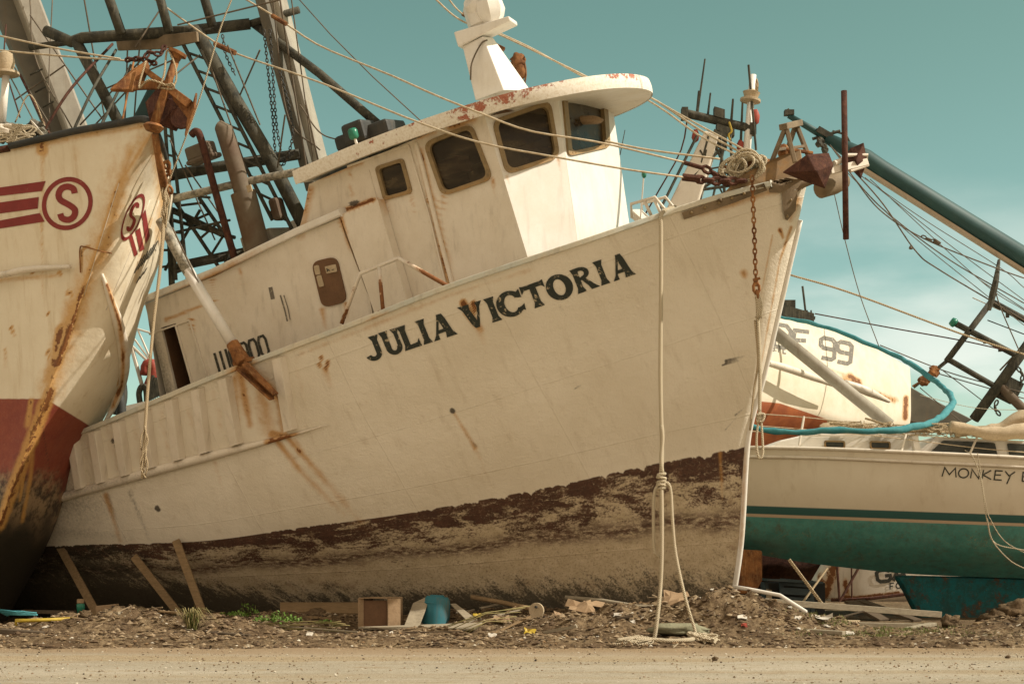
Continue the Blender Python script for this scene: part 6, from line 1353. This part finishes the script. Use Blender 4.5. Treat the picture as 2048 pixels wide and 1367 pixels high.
for x0, y0, x1, y1, r_ in ((1410, 118, 1395, 225, .022), (1398, 182, 1394, 232, .032), (1421, 186, 1415, 236, .024), (1466, 198, 1462, 250, .028), (1485, 205, 1481, 300, .028), (1250, 260, 1240, 310, .01)):
    hp('aerial', MB().tube([P(x0, y0, D3), P(x1, y1, D3)], [r_ * .7, r_], 6), 'dark_pipe')
lt_ = MB()
for a, b in (((1400, 300), (1462, 420)), ((1430, 290), (1480, 400)), ((1412, 300), (1398, 420)), ((1447, 300), (1420, 420)), ((1405, 340), (1465, 330)), ((1400, 380), (1470, 370)), ((1440, 270), (1450, 400)), ((1460, 270), (1470, 420)), ((1380, 360), (1450, 290)), ((1490, 300), (1470, 330)), ((1497, 130), (1512, 300)), ((1425, 285), (1370, 410)), ((1418, 268), (1375, 430)), ((1385, 390), (1460, 340)), ((1320, 420), (1395, 270))): lt_.tube([P(*a, D3 - .1), P(*b, D3 - .1)], random.choice((.018, .024, .03)), 5)
hp('lattice', lt_, 'dark_pipe')
hp('rigging_wire', MB().tube([P(1376, 228, D3), P(1362, 300, D3), P(1318, 380, D3), P(1280, 446, D3)], .016, 5, 10), 'rust_dark')
lt_ = MB().tube([P(1462, 250, D3 - .2), P(1457, 280, D3 - .2), P(1462, 300, D3 - .2)], .03, 6, 10); hp('yellow_line', MB().tube([P(1458, 244, D3 - .2), P(1463, 262, D3 - .2), P(1457, 270, D3 - .2), P(1460, 280, D3 - .2)], .02, 5, 14), 'yellow')

# ================================================================ things under the yacht
gt = thing('fishing_boat', 'rusty white boat stern lettered GA glimpsed under the yacht keel', 'boat', (6.5, 31, 0))
D4 = 30.5
GC = [[(1610,1125,31.5),(1655,1110,30.8),(1720,1100,30.5),(1850,1098,30.4),(1950,1098,30.4)], [(1612,1180,31.5),(1640,1165,30.8),(1720,1160,30.5),(1850,1158,30.4),(1950,1155,30.4)], [(1625,1200,31.5),(1660,1200,30.8),(1720,1194,30.5),(1830,1182,30.4),(1950,1178,30.4)], [(1640,1235,31.5),(1680,1232,30.9),(1740,1225,30.7),(1830,1215,30.6),(1950,1215,30.6)]]
GC = [[(x, y, d + 4) for x, y, d in q] for q in GC]
gmb, ga = loft(GC, 21, 41); GB = bvh_of(gmb)
obj('hull', gmb, M['white_rusty'], gt, smooth=True, stain=stains(gmb.v, [(0, [(1670, 1125), (1650, 1190)], 16, 14, .6, .6), (0, [(1665, 1200), (1800, 1185)], 7, 6, .6, .6), (0, [(1690, 1160), (1692, 1190)], 8, 8, .5, .8), (0, [(1640, 1150), (1645, 1200)], 10, 8, .5, .7)]))
gd = Decal(GB, .012); word(gd, [('G', (1756, 1163), (1782, 1160), (-4, -22)), ('A', (1786, 1160), (1812, 1157), (0, -24)), ('F', (1780, 1178), (1788, 1177), (0, -11)), ('O', (1794, 1177), (1802, 1176), (0, -10))][:2], 7); word(gd, [('F', (1780, 1178), (1788, 1177), (0, -12)), ('O', (1792, 1176), (1802, 1175), (0, -11)), ('R', (1807, 1174), (1815, 1173), (0, -11))], 2.4)
obj('name_lettering', gd.mb, M['letter_solid'], gt)
mb = MB().tube([P(1662, 1200, 34.4), P(1740, 1196, 34.2), P(1830, 1185, 34.2)], .04, 6).tube([P(1674, 1130, 34.3), P(1680, 1212, 34.3)], .03, 6).tube([P(1703, 1130, 34.3), P(1704, 1212, 34.3)], .02, 6).tube([P(1720, 1130, 34.2), P(1672, 1215, 34.0)], .03, 6); obj('stern_rail', mb, M['rust_dark'], gt)
# rusty rudder and dark hull behind the bow
mb = MB().prism([P(1440, 1095, 26.5), P(1525, 1100, 26.5), P(1525, 1160, 26.5), P(1515, 1178, 26.5), P(1490, 1187, 26.5), P(1440, 1187, 26.5)], Vector((0, .12, 0)))
single('rudder', mb, M['rust'], 'rusty orange rudder blade between the JULIA VICTORIA stem and the yacht bottom', 'rudder', bevel=.04)
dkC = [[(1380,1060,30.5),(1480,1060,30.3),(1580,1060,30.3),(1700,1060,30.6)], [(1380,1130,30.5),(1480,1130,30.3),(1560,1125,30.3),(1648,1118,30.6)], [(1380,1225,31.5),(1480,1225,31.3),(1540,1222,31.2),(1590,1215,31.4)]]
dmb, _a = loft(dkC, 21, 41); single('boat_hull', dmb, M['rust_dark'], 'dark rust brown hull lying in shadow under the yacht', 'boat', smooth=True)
cb_ = thing('crate', 'dark blue grey slatted crate under the yacht beside the rudder', 'crate', P(1585, 1238, 27.5))
for i, (x0, y0, x1, y1) in enumerate(((1560, 1162, 1625, 1168), (1560, 1180, 1625, 1184), (1560, 1198, 1620, 1202), (1562, 1214, 1620, 1217))): obj('slat', MB().beam(P(x0, y0, 27.3), P(x1, y1, 27.3), .12, .05, Vector((0, 1, 0))), M['dark_board'], cb_)
mb = MB()
for x in (1562, 1622, 1532): mb.beam(P(x, 1160, 27.35), P(x + 4, 1238, 27.3), .07, .07, Vector((0, 1, 0)))
mb.beam(P(1528, 1158, 27.2), P(1640, 1164, 27.4), .04, .3, Vector((0, 1, 0))); obj('crate_frame', mb, M['dark_board'], cb_)
obj('notice', MB().box(P(1538, 1188, 27.2), Vector((.05, 0, -.01)), Vector((0, .01, 0)), Vector((0, 0, .09))), M['canvas'], cb_)
mb = MB().box(P(1585, 1200, 28.0), Vector((.55, 0, 0)), Vector((0, .3, 0)), Vector((0, 0, .34))); obj('crate_body', mb, M['black'], cb_, bevel=.02)
# ================================================================ litter, timber and plants on the verge
def gp_(px, d, dz=0.0):
    x = (px - 1024) / FPX * d; return Vector((x, d, gz(x, d) + dz))
# three wooden props leaning under the hulls
for (x0, y0, x1, y1, d0, d1, lab) in ((113, 1080, 196, 1218, 24.0, 22.6, 'leaning timber prop under the left trawler, the leftmost of the three props'), (268, 1112, 360, 1216, 23.15, 22.9, 'dark timber prop leaning in shadow between the two other props'), (352, 1080, 408, 1218, 22.75, 22.4, 'leaning timber prop under the JULIA VICTORIA red band, the rightmost of the three props')):
    single('timber_prop', MB().beam(P(x0, y0, d0), P(x1, y1, d1) + Vector((0, 0, -.1)), .12, .06, Vector((0, 1, 0))), M['plank'], lab, 'wooden prop', 'timber props under the hulls', bevel=.006)
# open cardboard box with brown panel
D = 21.15
bt = thing('cardboard_box', 'open brown cardboard box standing left of the blue barrel', 'box', P(758, 1256, D))
x0, x1, x2 = 717, 772, 801; yt_, yb_ = 1196, 1255
a, b, c_, d_ = P(717, 1255, D), P(717, 1196, D), P(776, 1196, D), P(776, 1255, D)
dpt = Vector((.18, .36, 0))
mb = MB()
def panel(mb_, q, th): 
    n = (q[1] - q[0]).cross(q[2] - q[0]).normalized() * th; return mb_.prism(q, n)
panel(mb, [b + Vector((0, 0, .0)), b + dpt, a + dpt, a], .012); panel(mb, [c_, c_ + dpt, d_ + dpt, d_], .012); panel(mb, [a, d_, d_ + dpt, a + dpt], .012); panel(mb, [b, c_, c_ + dpt, b + dpt], .012)
panel(mb, [b, b + Vector((.07, .05, .0)), a + Vector((.07, .05, 0)), a], .008)
obj('box_walls', mb, M['card'], bt, bevel=.003)
mb = MB(); panel(mb, [a + Vector((.06, .06, .02)), b + Vector((.06, .06, -.03)), c_ + Vector((-.02, .06, -.03)), d_ + Vector((-.02, .06, .02))], .012); obj('back_panel', mb, M['brown_panel'], bt)
mb = MB(); panel(mb, [c_ + Vector((.0, -.01, 0)), P(801, 1197, D + .05), P(801, 1257, D + .05), d_ + Vector((0, -.01, 0))], .012); obj('side_flap', mb, M['card'], bt, bevel=.003)
def board(q, mat, label, d=None, th=.02, cat='board', group='loose boards on the verge', name='board'):
    Q = [P(x, y, dd) for x, y, dd in q]; n = (Q[1] - Q[0]).cross(Q[2] - Q[0]).normalized() * th
    return single(name, settle(MB().prism(Q, n)), M[mat], label, cat, group, bevel=.004)
board([(806, 1256, 21.1), (826, 1205, 21.5), (862, 1188, 21.6), (836, 1257, 21.1)], 'plank_grey', 'pale grey board leaning against the blue barrel')
# barrel
br_ = thing('barrel', 'faded turquoise blue plastic barrel between the leaning board and the dirt', 'barrel', P(872, 1250, 21.5))
mb = MB().lathe(P(868, 1262, 21.6), P(875, 1192, 21.6), [(0, .175), (.04, .19), (.2, .198), (.35, .20), (.5, .205), (.65, .20), (.8, .195), (.93, .18), (1, .15)], 22); obj('body', mb, M['blue'], br_, smooth=True, auto=50)
mb = MB().lathe(P(869.5, 1236, 21.6), P(870, 1230, 21.6), [(0, .19), (.5, .20), (1, .19)], 22).lathe(P(872, 1208, 21.6), P(872.5, 1203, 21.6), [(0, .188), (.5, .198), (1, .188)], 22); obj('hoop', mb, M['blue'], br_, smooth=True)
mb = MB().lathe(P(874, 1193, 21.6), P(874.2, 1189, 21.6), [(0, .11), (1, .10)], 18); obj('lid', mb, M['blue'], br_)
board([(716, 1261, 20.9), (965, 1252, 21.2), (948, 1264, 20.6), (800, 1264, 20.55)], 'plank_grey', 'long flat grey board lying in front of the cardboard box and barrel', th=.03)
board([(900, 1206, 21.6), (912, 1206, 21.6), (955, 1238, 21.3), (938, 1244, 21.25)], 'plank_grey', 'grey board sloping down right of the blue barrel')
board([(560, 1222, 22.6), (716, 1222, 22.6), (716, 1244, 22.2), (560, 1240, 22.2)], 'plank', 'wide weathered board lying behind the cardboard box', th=.05)
def log(pts, r, mat, label, name='plank', cat='plank', group='timbers lying under the hulls', n=6):
    return single(name, settle(MB().tube([P(*p) for p in pts], r, n), r * .5), M[mat], label, cat, group, smooth=True)
def beam_(a, b, w, h, mat, label, name='plank', cat='plank', group='timbers lying under the hulls'):
    return single(name, settle(MB().beam(P(*a), P(*b), w, h), .03), M[mat], label, cat, group, bevel=.006)
log([(942, 1193, 21.9), (1000, 1203, 21.8), (1060, 1216, 21.6), (1080, 1222, 21.6)], .035, 'plank', 'reddish brown round pole lying behind the white disc')
log([(1130, 1216, 21.9), (1200, 1222, 21.8), (1260, 1232, 21.6), (1290, 1244, 21.4)], .03, 'plank_grey', 'bowed grey strip of timber right of the white disc')
beam_((1480, 1198, 24.0), (1880, 1228, 24.6), .14, .10, 'plank_grey', 'long weathered beam running from the JULIA VICTORIA stem under the yacht')
beam_((1580, 1248, 22.8), (1865, 1254, 22.8), .10, .07, 'plank_grey', 'long pale grey beam lying on the grass under the yacht')
beam_((1815, 1262, 22.2), (1866, 1252, 22.6), .14, .05, 'plank_grey', 'short pale slab propped at the end of the grey beam below the keel')
beam_((1700, 1202, 26.0), (1770, 1240, 25.4), .30, .05, 'plank_dark', 'dark broad plank leaning left of the yacht keel')
beam_((1720, 1200, 26.2), (1835, 1240, 25.2), .22, .04, 'plank_dark', 'dark plank lying against the yacht keel')
beam_((1600, 1290, 20.0), (1688, 1296, 19.6), .10, .05, 'plank_grey', 'small broken grey plank at the road edge right of the dirt mound')
beam_((1950, 1276, 21.4), (2030, 1258, 21.9), .08, .05, 'plank', 'brown plank end lying in the rubble at the right edge')
beam_((985, 1272, 20.6), (1075, 1230, 21.3), .06, .02, 'plank', 'thin lath lying across the dirt in front of the white disc')
beam_((0, 1282, 20.0), (85, 1288, 20.0), .20, .06, 'plank_dark', 'dark plank lying below the yellow pipe at the left edge')
for k in range(5): beam_((405 + k * 8, 1277 + k * 2, 20.2 - k * .05), (500 - k * 5, 1286 + (k % 2) * 4, 19.9), .07, .02, 'plank_dark', ['lowest', 'second lowest', 'middle', 'second highest', 'topmost'][4 - k] + ' of the five charred black laths lying right of the grass tuft', group='charred laths near the grass tuft')
for (a, b, w, mt_), lb_ in zip((((560, 1272, 20.6), (715, 1284, 20.3), .022, 'plank_grey'), ((600, 1279, 20.4), (690, 1281, 20.3), .02, 'plank_dark'), ((740, 1270, 20.5), (920, 1292, 19.9), .02, 'plank_dark'), ((780, 1282, 20.1), (920, 1280, 20.1), .025, 'plank_dark')), ('thin pale lath lying right of the green weeds', 'thin dark lath lying just below the pale lath right of the weeds', 'dark lath slanting towards the road below the cardboard box', 'dark lath lying level along the road edge below the barrel')):
    single('lath', settle(MB().beam(P(*a), P(*b), w, .015), .005), M[mt_], lb_, 'lath', 'thin laths on the verge')
log([(1467, 1216, 21.2), (1500, 1222, 21.0), (1560, 1234, 20.8), (1612, 1268, 20.4)], .028, 'white_clean', 'bent white plastic pipe running down from the JULIA VICTORIA stem', 'pipe', 'pipe', None, 8)
log([(1580, 1240, 22.5), (1720, 1242, 22.4)], .022, 'rope_tan', 'thin yellowish hose lying under the yacht', 'hose', 'hose', None)
beam_((1578, 1118, 25.4), (1648, 1212, 25.2), .05, .05, 'rope_tan', 'thin tan pole leaning under the yacht bottom beside the crate', 'pole', 'pole', None)
beam_((1655, 1135, 25.6), (1590, 1225, 25.2), .03, .03, 'rope_tan', 'thinner tan pole crossing the leaning pole under the yacht', 'pole', 'pole', None)
beam_((1470, 1190, 23), (1588, 1228, 22.7), .025, .025, 'rope_tan', 'thin slack line lying from the stem towards the crate', 'line', 'rope', None)
# white disc on a spindle
dt = thing('disc', 'small upright pale disc with a hole standing on the dirt mound', 'disc', P(1074, 1236, 21.0))
mb = MB().tube([P(1072, 1220, 21.0), P(1074, 1220, 21.04)], [.11, .11], 20); obj('plate', mb, M['canvas'], dt, bevel=.005)
obj('hub_hole', MB().tube([P(1071, 1213, 20.97), P(1073, 1213, 21.0)], .018, 10), M['black'], dt)
# yellow pipe, cans, bottle at the left
yp = thing('pipe', 'yellow plastic pipe with an elbow lying at the left edge of the verge', 'pipe', P(90, 1250, 20.6))
mb = MB().tube([P(32, 1250, 20.5), P(32, 1240, 20.5), P(60, 1240, 20.5), P(165, 1236, 20.8)], .026, 8); obj('tube', mb, M['yellow'], yp, smooth=True)
cn = thing('bottle', 'small green bottle with a tan cap under the left trawler', 'bottle', P(162, 1225, 21.6))
obj('body', MB().lathe(P(162, 1226, 21.6), P(161, 1204, 21.6), [(0, .055), (.8, .06), (.9, .05), (1, .03)], 12), M['green_lamp'], cn, smooth=True); obj('cap', MB().lathe(P(161, 1205, 21.6), P(161, 1197, 21.6), [(0, .055), (1, .05)], 12), M['card'], cn)
mb = MB()
for k in range(7): mb.tube([P(-10 + k * 4, 1218 + k * 2, 21.3), P(25 + k * 3, 1222 + (k % 3) * 3, 21.2), P(75 - k * 2, 1229 - (k % 2) * 4, 21.2)], .014, 5, 16)
single('rope', mb, M['turq'], 'tangle of faded turquoise rope lying at the left edge', 'rope', smooth=True)
# sack by the rope end
mb = MB().blob(P(1356, 1276, 19.9), .36, .16, .08, 3, .25, 18, 10).blob(P(1390, 1282, 19.85), .18, .14, .07, 5, .3, 14, 8); mb2 = MB(); mb2.v = [v + Vector((0, 0, noise.noise(v * 7) * .02)) for v in mb.v]; mb2.f = mb.f
M['sack'] = plain('grey_green_sack_cloth', (.27, .26, .17), (.20, .19, .12), .95, 6, .01)
settle(mb2, .05)
single('sack', mb2, M['sack'], 'grey green half buried sack under the end of the long pale rope', 'sack', smooth=True)
# litter: folded scraps
def scrap(px, py, d, s, seed, mat, label, name='scrap', cat='scrap', group=None):
    random.seed(seed); s *= .62 if s < .3 else .7; mb = MB(); c_ = P(px, py, d); G_ = np.zeros((4, 4, 3)); u = Vector((1, random.uniform(-.5, .5), random.uniform(-.2, .2))) * s; v = Vector((random.uniform(-.3, .3), 1, random.uniform(.3, .8))) * s * .6
    for i in range(4):
        for j in range(4): G_[i, j] = c_ + u * (i / 3 - .5) + v * (j / 3 - .5) + Vector((random.uniform(-1, 1), random.uniform(-1, 1), random.uniform(-1, 1))) * s * .13
    n0 = MB().grid(G_); o_ = [p + Vector((0, .006, -.012)) for p in n0.v]; mb.add(n0.v + o_, n0.f + [tuple(i + 16 for i in f[::-1]) for f in n0.f])
    return single(name, settle(mb, .01), M[mat], label, cat, group)
SC = [(985, 1279, 19.9, .16, 'white crumpled scrap of foam below the yellow rag'), (620, 1282, 19.7, .13, 'white crumpled scrap at the road edge right of the weeds'), (647, 1273, 20.1, .05, None), (783, 1283, 19.9, .07, 'small white scrap below the long flat grey board'), (92, 1252, 20.3, .12, 'white scrap standing just below the yellow pipe'), (275, 1288, 19.6, .07, 'white pebble sized scrap left of the grass tuft'), (1265, 1246, 20.5, .10, 'white scrap on the dirt left of the long pale rope'), (1235, 1250, 20.6, .18, 'white splinter of board lying flat on the dirt left of the long rope'), (1393, 1213, 20.8, .16, 'white foam scrap on top of the dirt mound'), (1424, 1222, 20.6, .08, 'small white scrap on the dirt mound near the stem'),
      (1486, 1254, 20.1, .20, 'torn white paper on the right side of the dirt mound'), (1596, 1264, 20.3, .14, 'white plastic scrap at the end of the bent white pipe'), (1700, 1282, 20.2, .17, 'white rolled scrap lying on the grass right of the mound'), (1648, 1262, 20.9, .30, 'flat whitish slab of foam on the grass under the yacht'), (1655, 1270, 20.6, .14, 'smaller whitish foam chunk in front of the foam slab'), (8, 1274, 20.0, .10, 'white scrap at the far left edge of the verge'), (1195, 1283, 19.8, .06, 'small white scrap near the middle of the road edge'), (1580, 1240, 20.8, .08, 'small white scrap behind the bent white pipe'), (1598, 1282, 19.9, .10, 'white chip at the foot of the dirt mound')]
for k, (x, y, d, s, lab) in enumerate(SC):
    if lab: scrap(x, y, d, s, 100 + k, 'litter', lab, group='white litter on the verge')
scrap(1060, 1262, 20.2, .24, 31, 'yellow', 'bright yellow rag on the dirt in front of the white disc', 'rag', 'rag')
scrap(1488, 1269, 19.9, .12, 32, 'red', 'faded red scrap on the right flank of the dirt mound', 'rag', 'rag')
scrap(955, 1228, 21.3, .20, 33, 'yellow', 'dull yellow scrap of plastic right of the sloping grey board', 'rag', 'rag')
for k, (x, y, d, s) in enumerate(((1160, 1246, 20.9, .5), (1190, 1236, 21.1, .4), (1120, 1228, 21.4, .3), (1000, 1236, 21.3, .35), (1350, 1212, 20.9, .5))):
    scrap(x, y, d, s, 60 + k, 'card', ['torn brown cardboard sheet half buried in the dirt', 'second torn cardboard sheet behind the half buried one', 'small cardboard flap under the bowed grey timber', 'cardboard scrap between the yellow rag and the barrel', 'tan cardboard sheet on the crest of the dirt mound'][k], 'cardboard_sheet', 'cardboard', 'torn cardboard on the verge')
# concrete lumps and boulders
for k, (x, d, r, lab) in enumerate(((1990, 22.0, .20, 'largest brown boulder in the rubble at the right edge'), (2035, 21.6, .24, 'boulder at the extreme right edge of the verge'), (1900, 22.2, .16, 'yellowish stone left of the boulders at the right edge'), (170, 20.7, .09, 'single brown stone on the dirt below the green bottle'), (2016, 17.2, .03, 'small lone stone on the road at the lower right'), (1430, 16.9, .035, 'small lone stone on the road right of the rope end'))):
    x_ = (x - 1024) / FPX * d; z_ = gz(x_, d) if d > 18.8 else .01
    mb = MB().blob((x_, d, z_ + r * .45), r, r * .8, r * .6, k, .5, 14, 9, 2.0); single('stone', mb, M['dirt'], lab, 'stone', 'stones on the verge', smooth=True)

# plants ---------------------------------------------------------------------------------------
M['leaf'] = plain('fresh_green_leaf', (.085, .16, .022), (.14, .23, .04), .6, 9, .002)
M['leaf2'] = plain('mossy_green', (.10, .13, .028), (.17, .17, .05), .8, 9, .002)
M['straw'] = plain('dry_grass_blade', (.34, .27, .12), (.20, .19, .07), .8, 9, .002)
def leafclump(mb, c, rx, ry, rz, n, s):
    for k in range(n):
        a = random.uniform(0, 6.28); q = random.random() ** .6; p = c + Vector((math.cos(a) * rx * q, math.sin(a) * ry * q, rz * random.random() * (1.15 - q)))
        d = Vector((random.uniform(-1, 1), random.uniform(-1, 1), random.uniform(-.2, .9))).normalized(); w = d.cross(Vector((random.uniform(-1, 1), random.uniform(-1, 1), .3))).normalized(); L = s * random.uniform(.6, 1.3)
        mb.add([p, p + d * L * .5 + w * L * .32, p + d * L, p + d * L * .5 - w * L * .32 + Vector((0, 0, .01))], [(0, 1, 2, 3)])
random.seed(5)
PL = [(560, 20.8, .30, .12, 170, 'bushy low green weed between the grass tuft and the cardboard box'), (500, 21.4, .22, .20, 110, 'taller green weed with a raised leafy stem'), (470, 21.0, .22, .06, 70, 'flat patch of green weed right of the rightmost timber prop'), (395, 21.6, .16, .07, 40, 'small green sprig at the foot of the rightmost timber prop'), (300, 21.7, .12, .07, 25, 'small green sprig behind the dirt under the middle timber prop'), (655, 21.2, .14, .05, 30, 'tiny green weed left of the cardboard box')]
for px, d, r, h, n, lab in PL:
    x = (px - 1024) / FPX * d; c_ = Vector((x, d, gz(x, d)))
    pt_ = thing('weed', lab, 'weed', c_, 'green weeds on the verge')
    mb = MB(); leafclump(mb, c_ + Vector((0, -.15, .02)), r * 1.15, r * .6, h * 1.1, int(n * 1.3), .045); obj('leaves', mb, M['leaf'], pt_)
    mb = MB()
    for k in range(7): mb.tube([c_ + Vector((random.uniform(-r, r) * .3, 0, -.02)), c_ + Vector((random.uniform(-r, r) * .7, random.uniform(-.1, .1), h * random.uniform(.5, 1.0)))], .004, 4)
    obj('stems', mb, M['leaf2'], pt_)
# grass tuft with dry blades
x = (385 - 1024) / FPX * 20.2; c_ = Vector((x, 20.2, gz(x, 20.2)))
tf = thing('grass_tuft', 'arching tuft of half dry grass at the road edge on the left', 'grass tuft', c_)
def blades(n, L, sp, w=.006):
    mb = MB()
    for k in range(n):
        a = random.uniform(0, 6.28); b = c_ + Vector((random.uniform(-.06, .06), random.uniform(-.05, .05), 0)); l = L * random.uniform(.6, 1.2); o = Vector((math.cos(a), math.sin(a) * .5, 0)) * l * sp * random.uniform(.3, 1.3)
        p0, p1, p2 = b, b + o * .5 + Vector((0, 0, l * .75)), b + o * 1.2 + Vector((0, 0, l * random.uniform(.0, .9)))
        s_ = Vector((-o.y, o.x, 0)).normalized() * w if o.length > 0 else Vector((w, 0, 0)); mb.add([p0 - s_, p0 + s_, p1 + s_ * .8, p1 - s_ * .8, p2], [(0, 1, 2, 3), (3, 2, 4)])
    return mb
obj('green_blades', blades(90, .26, .5), M['leaf2'], tf); obj('dry_blades', blades(130, .34, .9), M['straw'], tf)
# sparse green ground cover right of the mound
mb = MB(); random.seed(9)
for k in range(5200):
    px = random.gauss(1735, 110); d = random.uniform(19.6, 23.0); 
    if noise.noise(Vector((px * .02, d * 1.6, 0))) < .02 or px < 1560 or px > 2080: continue
    x = (px - 1024) / FPX * d; z = gz(x, d); a = random.uniform(0, 6.28); L = random.uniform(.015, .06); s_ = Vector((math.cos(a), math.sin(a), 0)) * .007
    mb.add([Vector((x, d, z)) - s_, Vector((x, d, z)) + s_, Vector((x + random.uniform(-.03, .03), d + random.uniform(-.03, .03), z + L))], [(0, 1, 2)])
obj_g = obj('grass', mb, M['leaf2']); tag(obj_g, kind='stuff')

# small glimpse between the two trawlers: winch gear and rails of boats beyond
wt = thing('deck_winch', 'red and dark deck winch with coiled cable seen between the two trawler hulls', 'winch', P(300, 1200, 30))
mb = MB().tube([P(290, 750, 30), P(292, 730, 30), P(304, 727, 30), P(308, 745, 30), P(296, 775, 30), P(318, 780, 30)], .10, 8, 14); obj('red_drum', mb, M['red'], wt, smooth=True)
mb = MB()
for k in range(7): mb.tube([P(300 + k * 4, 800 - k * 2, 29.8), P(302 + k * 5, 770 - k * 2, 29.8), P(306 + k * 5, 750 + (k % 3) * 4, 29.8)], .035, 6)
mb.tube([P(280, 805, 29.9), P(278, 785, 29.9), P(284, 772, 29.9), P(292, 780, 29.9), P(294, 812, 29.9)], .06, 8, 16); obj('cable_coil', mb, M['dark_pipe'], wt)
mb = MB().tube([P(262, 690, 30), P(284, 770, 30)], .04, 6).tube([P(256, 660, 30), P(300, 720, 30)], .02, 6).tube([P(250, 650, 30), P(300, 665, 30)], .02, 6).tube([P(276, 660, 30), P(320, 760, 30)], .02, 6).tube([P(262, 690, 30), P(320, 745, 30)], .03, 6); obj('winch_rail', mb, M['rail_rusty'], wt)
mb = MB().box(P(262, 815, 29.5), Vector((.35, 0, .08)), Vector((0, .1, 0)), Vector((0, 0, .05))); obj('orange_beam', mb, M['white_rusty'], wt)
mb = MB().tube([P(238, 740, 29), P(244, 790, 29), P(236, 830, 29)], .11, 8, 10).tube([P(212, 800, 28.8), P(225, 770, 28.8), P(240, 800, 28.8), P(243, 850, 28.8)], .10, 8, 12)
single('tire_stack', mb, M['black'], 'black hanging rubber hose bundle in the gap behind the left trawler', 'hose', smooth=True)

for nm_ in ('cardboard_box', 'disc', 'bottle', 'pipe'):
    for o in [o for o in col.objects if o.type == 'EMPTY' and o.name.split('.')[0] == nm_ and o.get('label')]:
        vs_ = [parent_base(c) + v.co for c in o.children for v in c.data.vertices]; lo = min(v.z for v in vs_)
        k = max(gz(v.x, v.y) - v.z for v in vs_ if v.z < lo + .05); 
        if k > .02: o.location.z += k - .02
# straw reeds and a few more pieces of timber and rubble
for k in range(6):
    a0, a1 = (880 + k * 11, 1277 - k * 2, 20.5), (1060 - k * 9, 1232 + k * 3, 20.9)
    log([a0, ((a0[0] + a1[0]) / 2, (a0[1] + a1[1]) / 2 - 8 - (k % 3) * 3, 20.7), a1], .006, 'straw', ['longest straw coloured reed arching towards the white disc'] [0] if k == 0 else 'thin straw coloured reed arching over the dirt left of the white disc', 'reed', 'reed', 'dry reeds left of the white disc', 4)
for k in range(8): log([(520 + k * 9, 1268 + (k % 3) * 5, 20.5), (620 + k * 14, 1262 + (k % 4) * 6, 20.6), (700 - k * 9, 1270 + (k % 2) * 4, 20.5)], .006, 'straw', 'thin dry reed lying flat right of the green weeds', 'reed', 'reed', 'dry reeds right of the weeds', 4)
beam_((410, 1230, 21.0), (450, 1226, 21.0), .06, .05, 'plank', 'short cut timber end just right of the rightmost prop')
beam_((45, 1222, 22.2), (150, 1224, 22.2), .14, .05, 'plank_dark', 'dark board lying flat in the shade under the left trawler')
beam_((195, 1222, 21.2), (236, 1218, 21.2), .16, .16, 'card', 'square brown block on the dirt at the foot of the leftmost prop', 'block', 'block')
beam_((960, 1215, 21.9), (1010, 1205, 22.0), .12, .02, 'plank_grey', 'small grey offcut leaning behind the dull yellow scrap')
beam_((985, 1232, 21.5), (1050, 1216, 21.7), .10, .02, 'plank_grey', 'grey offcut lying behind the reeds left of the white disc')
beam_((1010, 1226, 21.3), (1032, 1212, 21.3), .16, .02, 'card', 'brown upright chip of board just left of the white disc')
beam_((1200, 1240, 21.6), (1290, 1222, 21.7), .10, .03, 'plank_grey', 'grey board end in the shade right of the white disc')
beam_((1780, 1285, 20.6), (1850, 1290, 20.4), .09, .03, 'plank', 'yellowish plank lying in the grass below the yacht keel')
beam_((1880, 1300, 19.6), (1930, 1306, 19.4), .07, .04, 'plank_dark', 'dark driftwood piece at the road edge below the keel')
beam_((1955, 1303, 19.5), (2000, 1309, 19.3), .07, .04, 'plank_dark', 'dark driftwood piece at the road edge near the right corner')

random.seed(77)
LB = ['under the hull behind the barrel', 'under the hull left of the cardboard box', 'in the dirt right of the white disc', 'between the mound and the white disc', 'on the dirt left of the grass tuft', 'in the rubble near the right edge', 'on the dirt below the leftmost prop']
for k, (px, py, d_) in enumerate(((930, 1222, 22.3), (640, 1248, 21.6), (1180, 1244, 21.2), (1290, 1250, 20.9), (330, 1262, 20.6), (1880, 1272, 21.0), (215, 1258, 20.7), (1040, 1248, 21.2), (1250, 1262, 20.5), (1120, 1270, 20.2), (880, 1274, 20.4), (1700, 1262, 21.4), (1960, 1292, 20.0), (440, 1256, 20.9))):
    a = random.uniform(-.5, .5); L = random.uniform(.18, .5); w_ = random.uniform(.04, .11); c_ = P(px, py, d_); v_ = Vector((math.cos(a), math.sin(a), random.uniform(-.12, .25))) * L / 2
    cl_ = ['pale grey', 'brown', 'dark'][k % 3]; sz = 'short' if L < .32 else 'long'
    single('plank', settle(MB().beam(c_ - v_, c_ + v_, w_, random.uniform(.015, .04)), .03), M[['plank_grey', 'plank', 'plank_dark'][k % 3]], f'{sz} {cl_} broken plank ' + ['in the shade right of the barrel', 'left of the cardboard box', 'half buried right of the white disc', 'between the white disc and the long rope', 'left of the grass tuft', 'near the right edge boulders', 'below the leftmost prop', 'just behind the yellow rag', 'left of the rope end', 'below the yellow rag', 'below the long flat grey board', 'in the grass under the yacht', 'at the road edge near the right corner', 'right of the grass tuft'][k], 'plank', 'broken planks in the dirt')
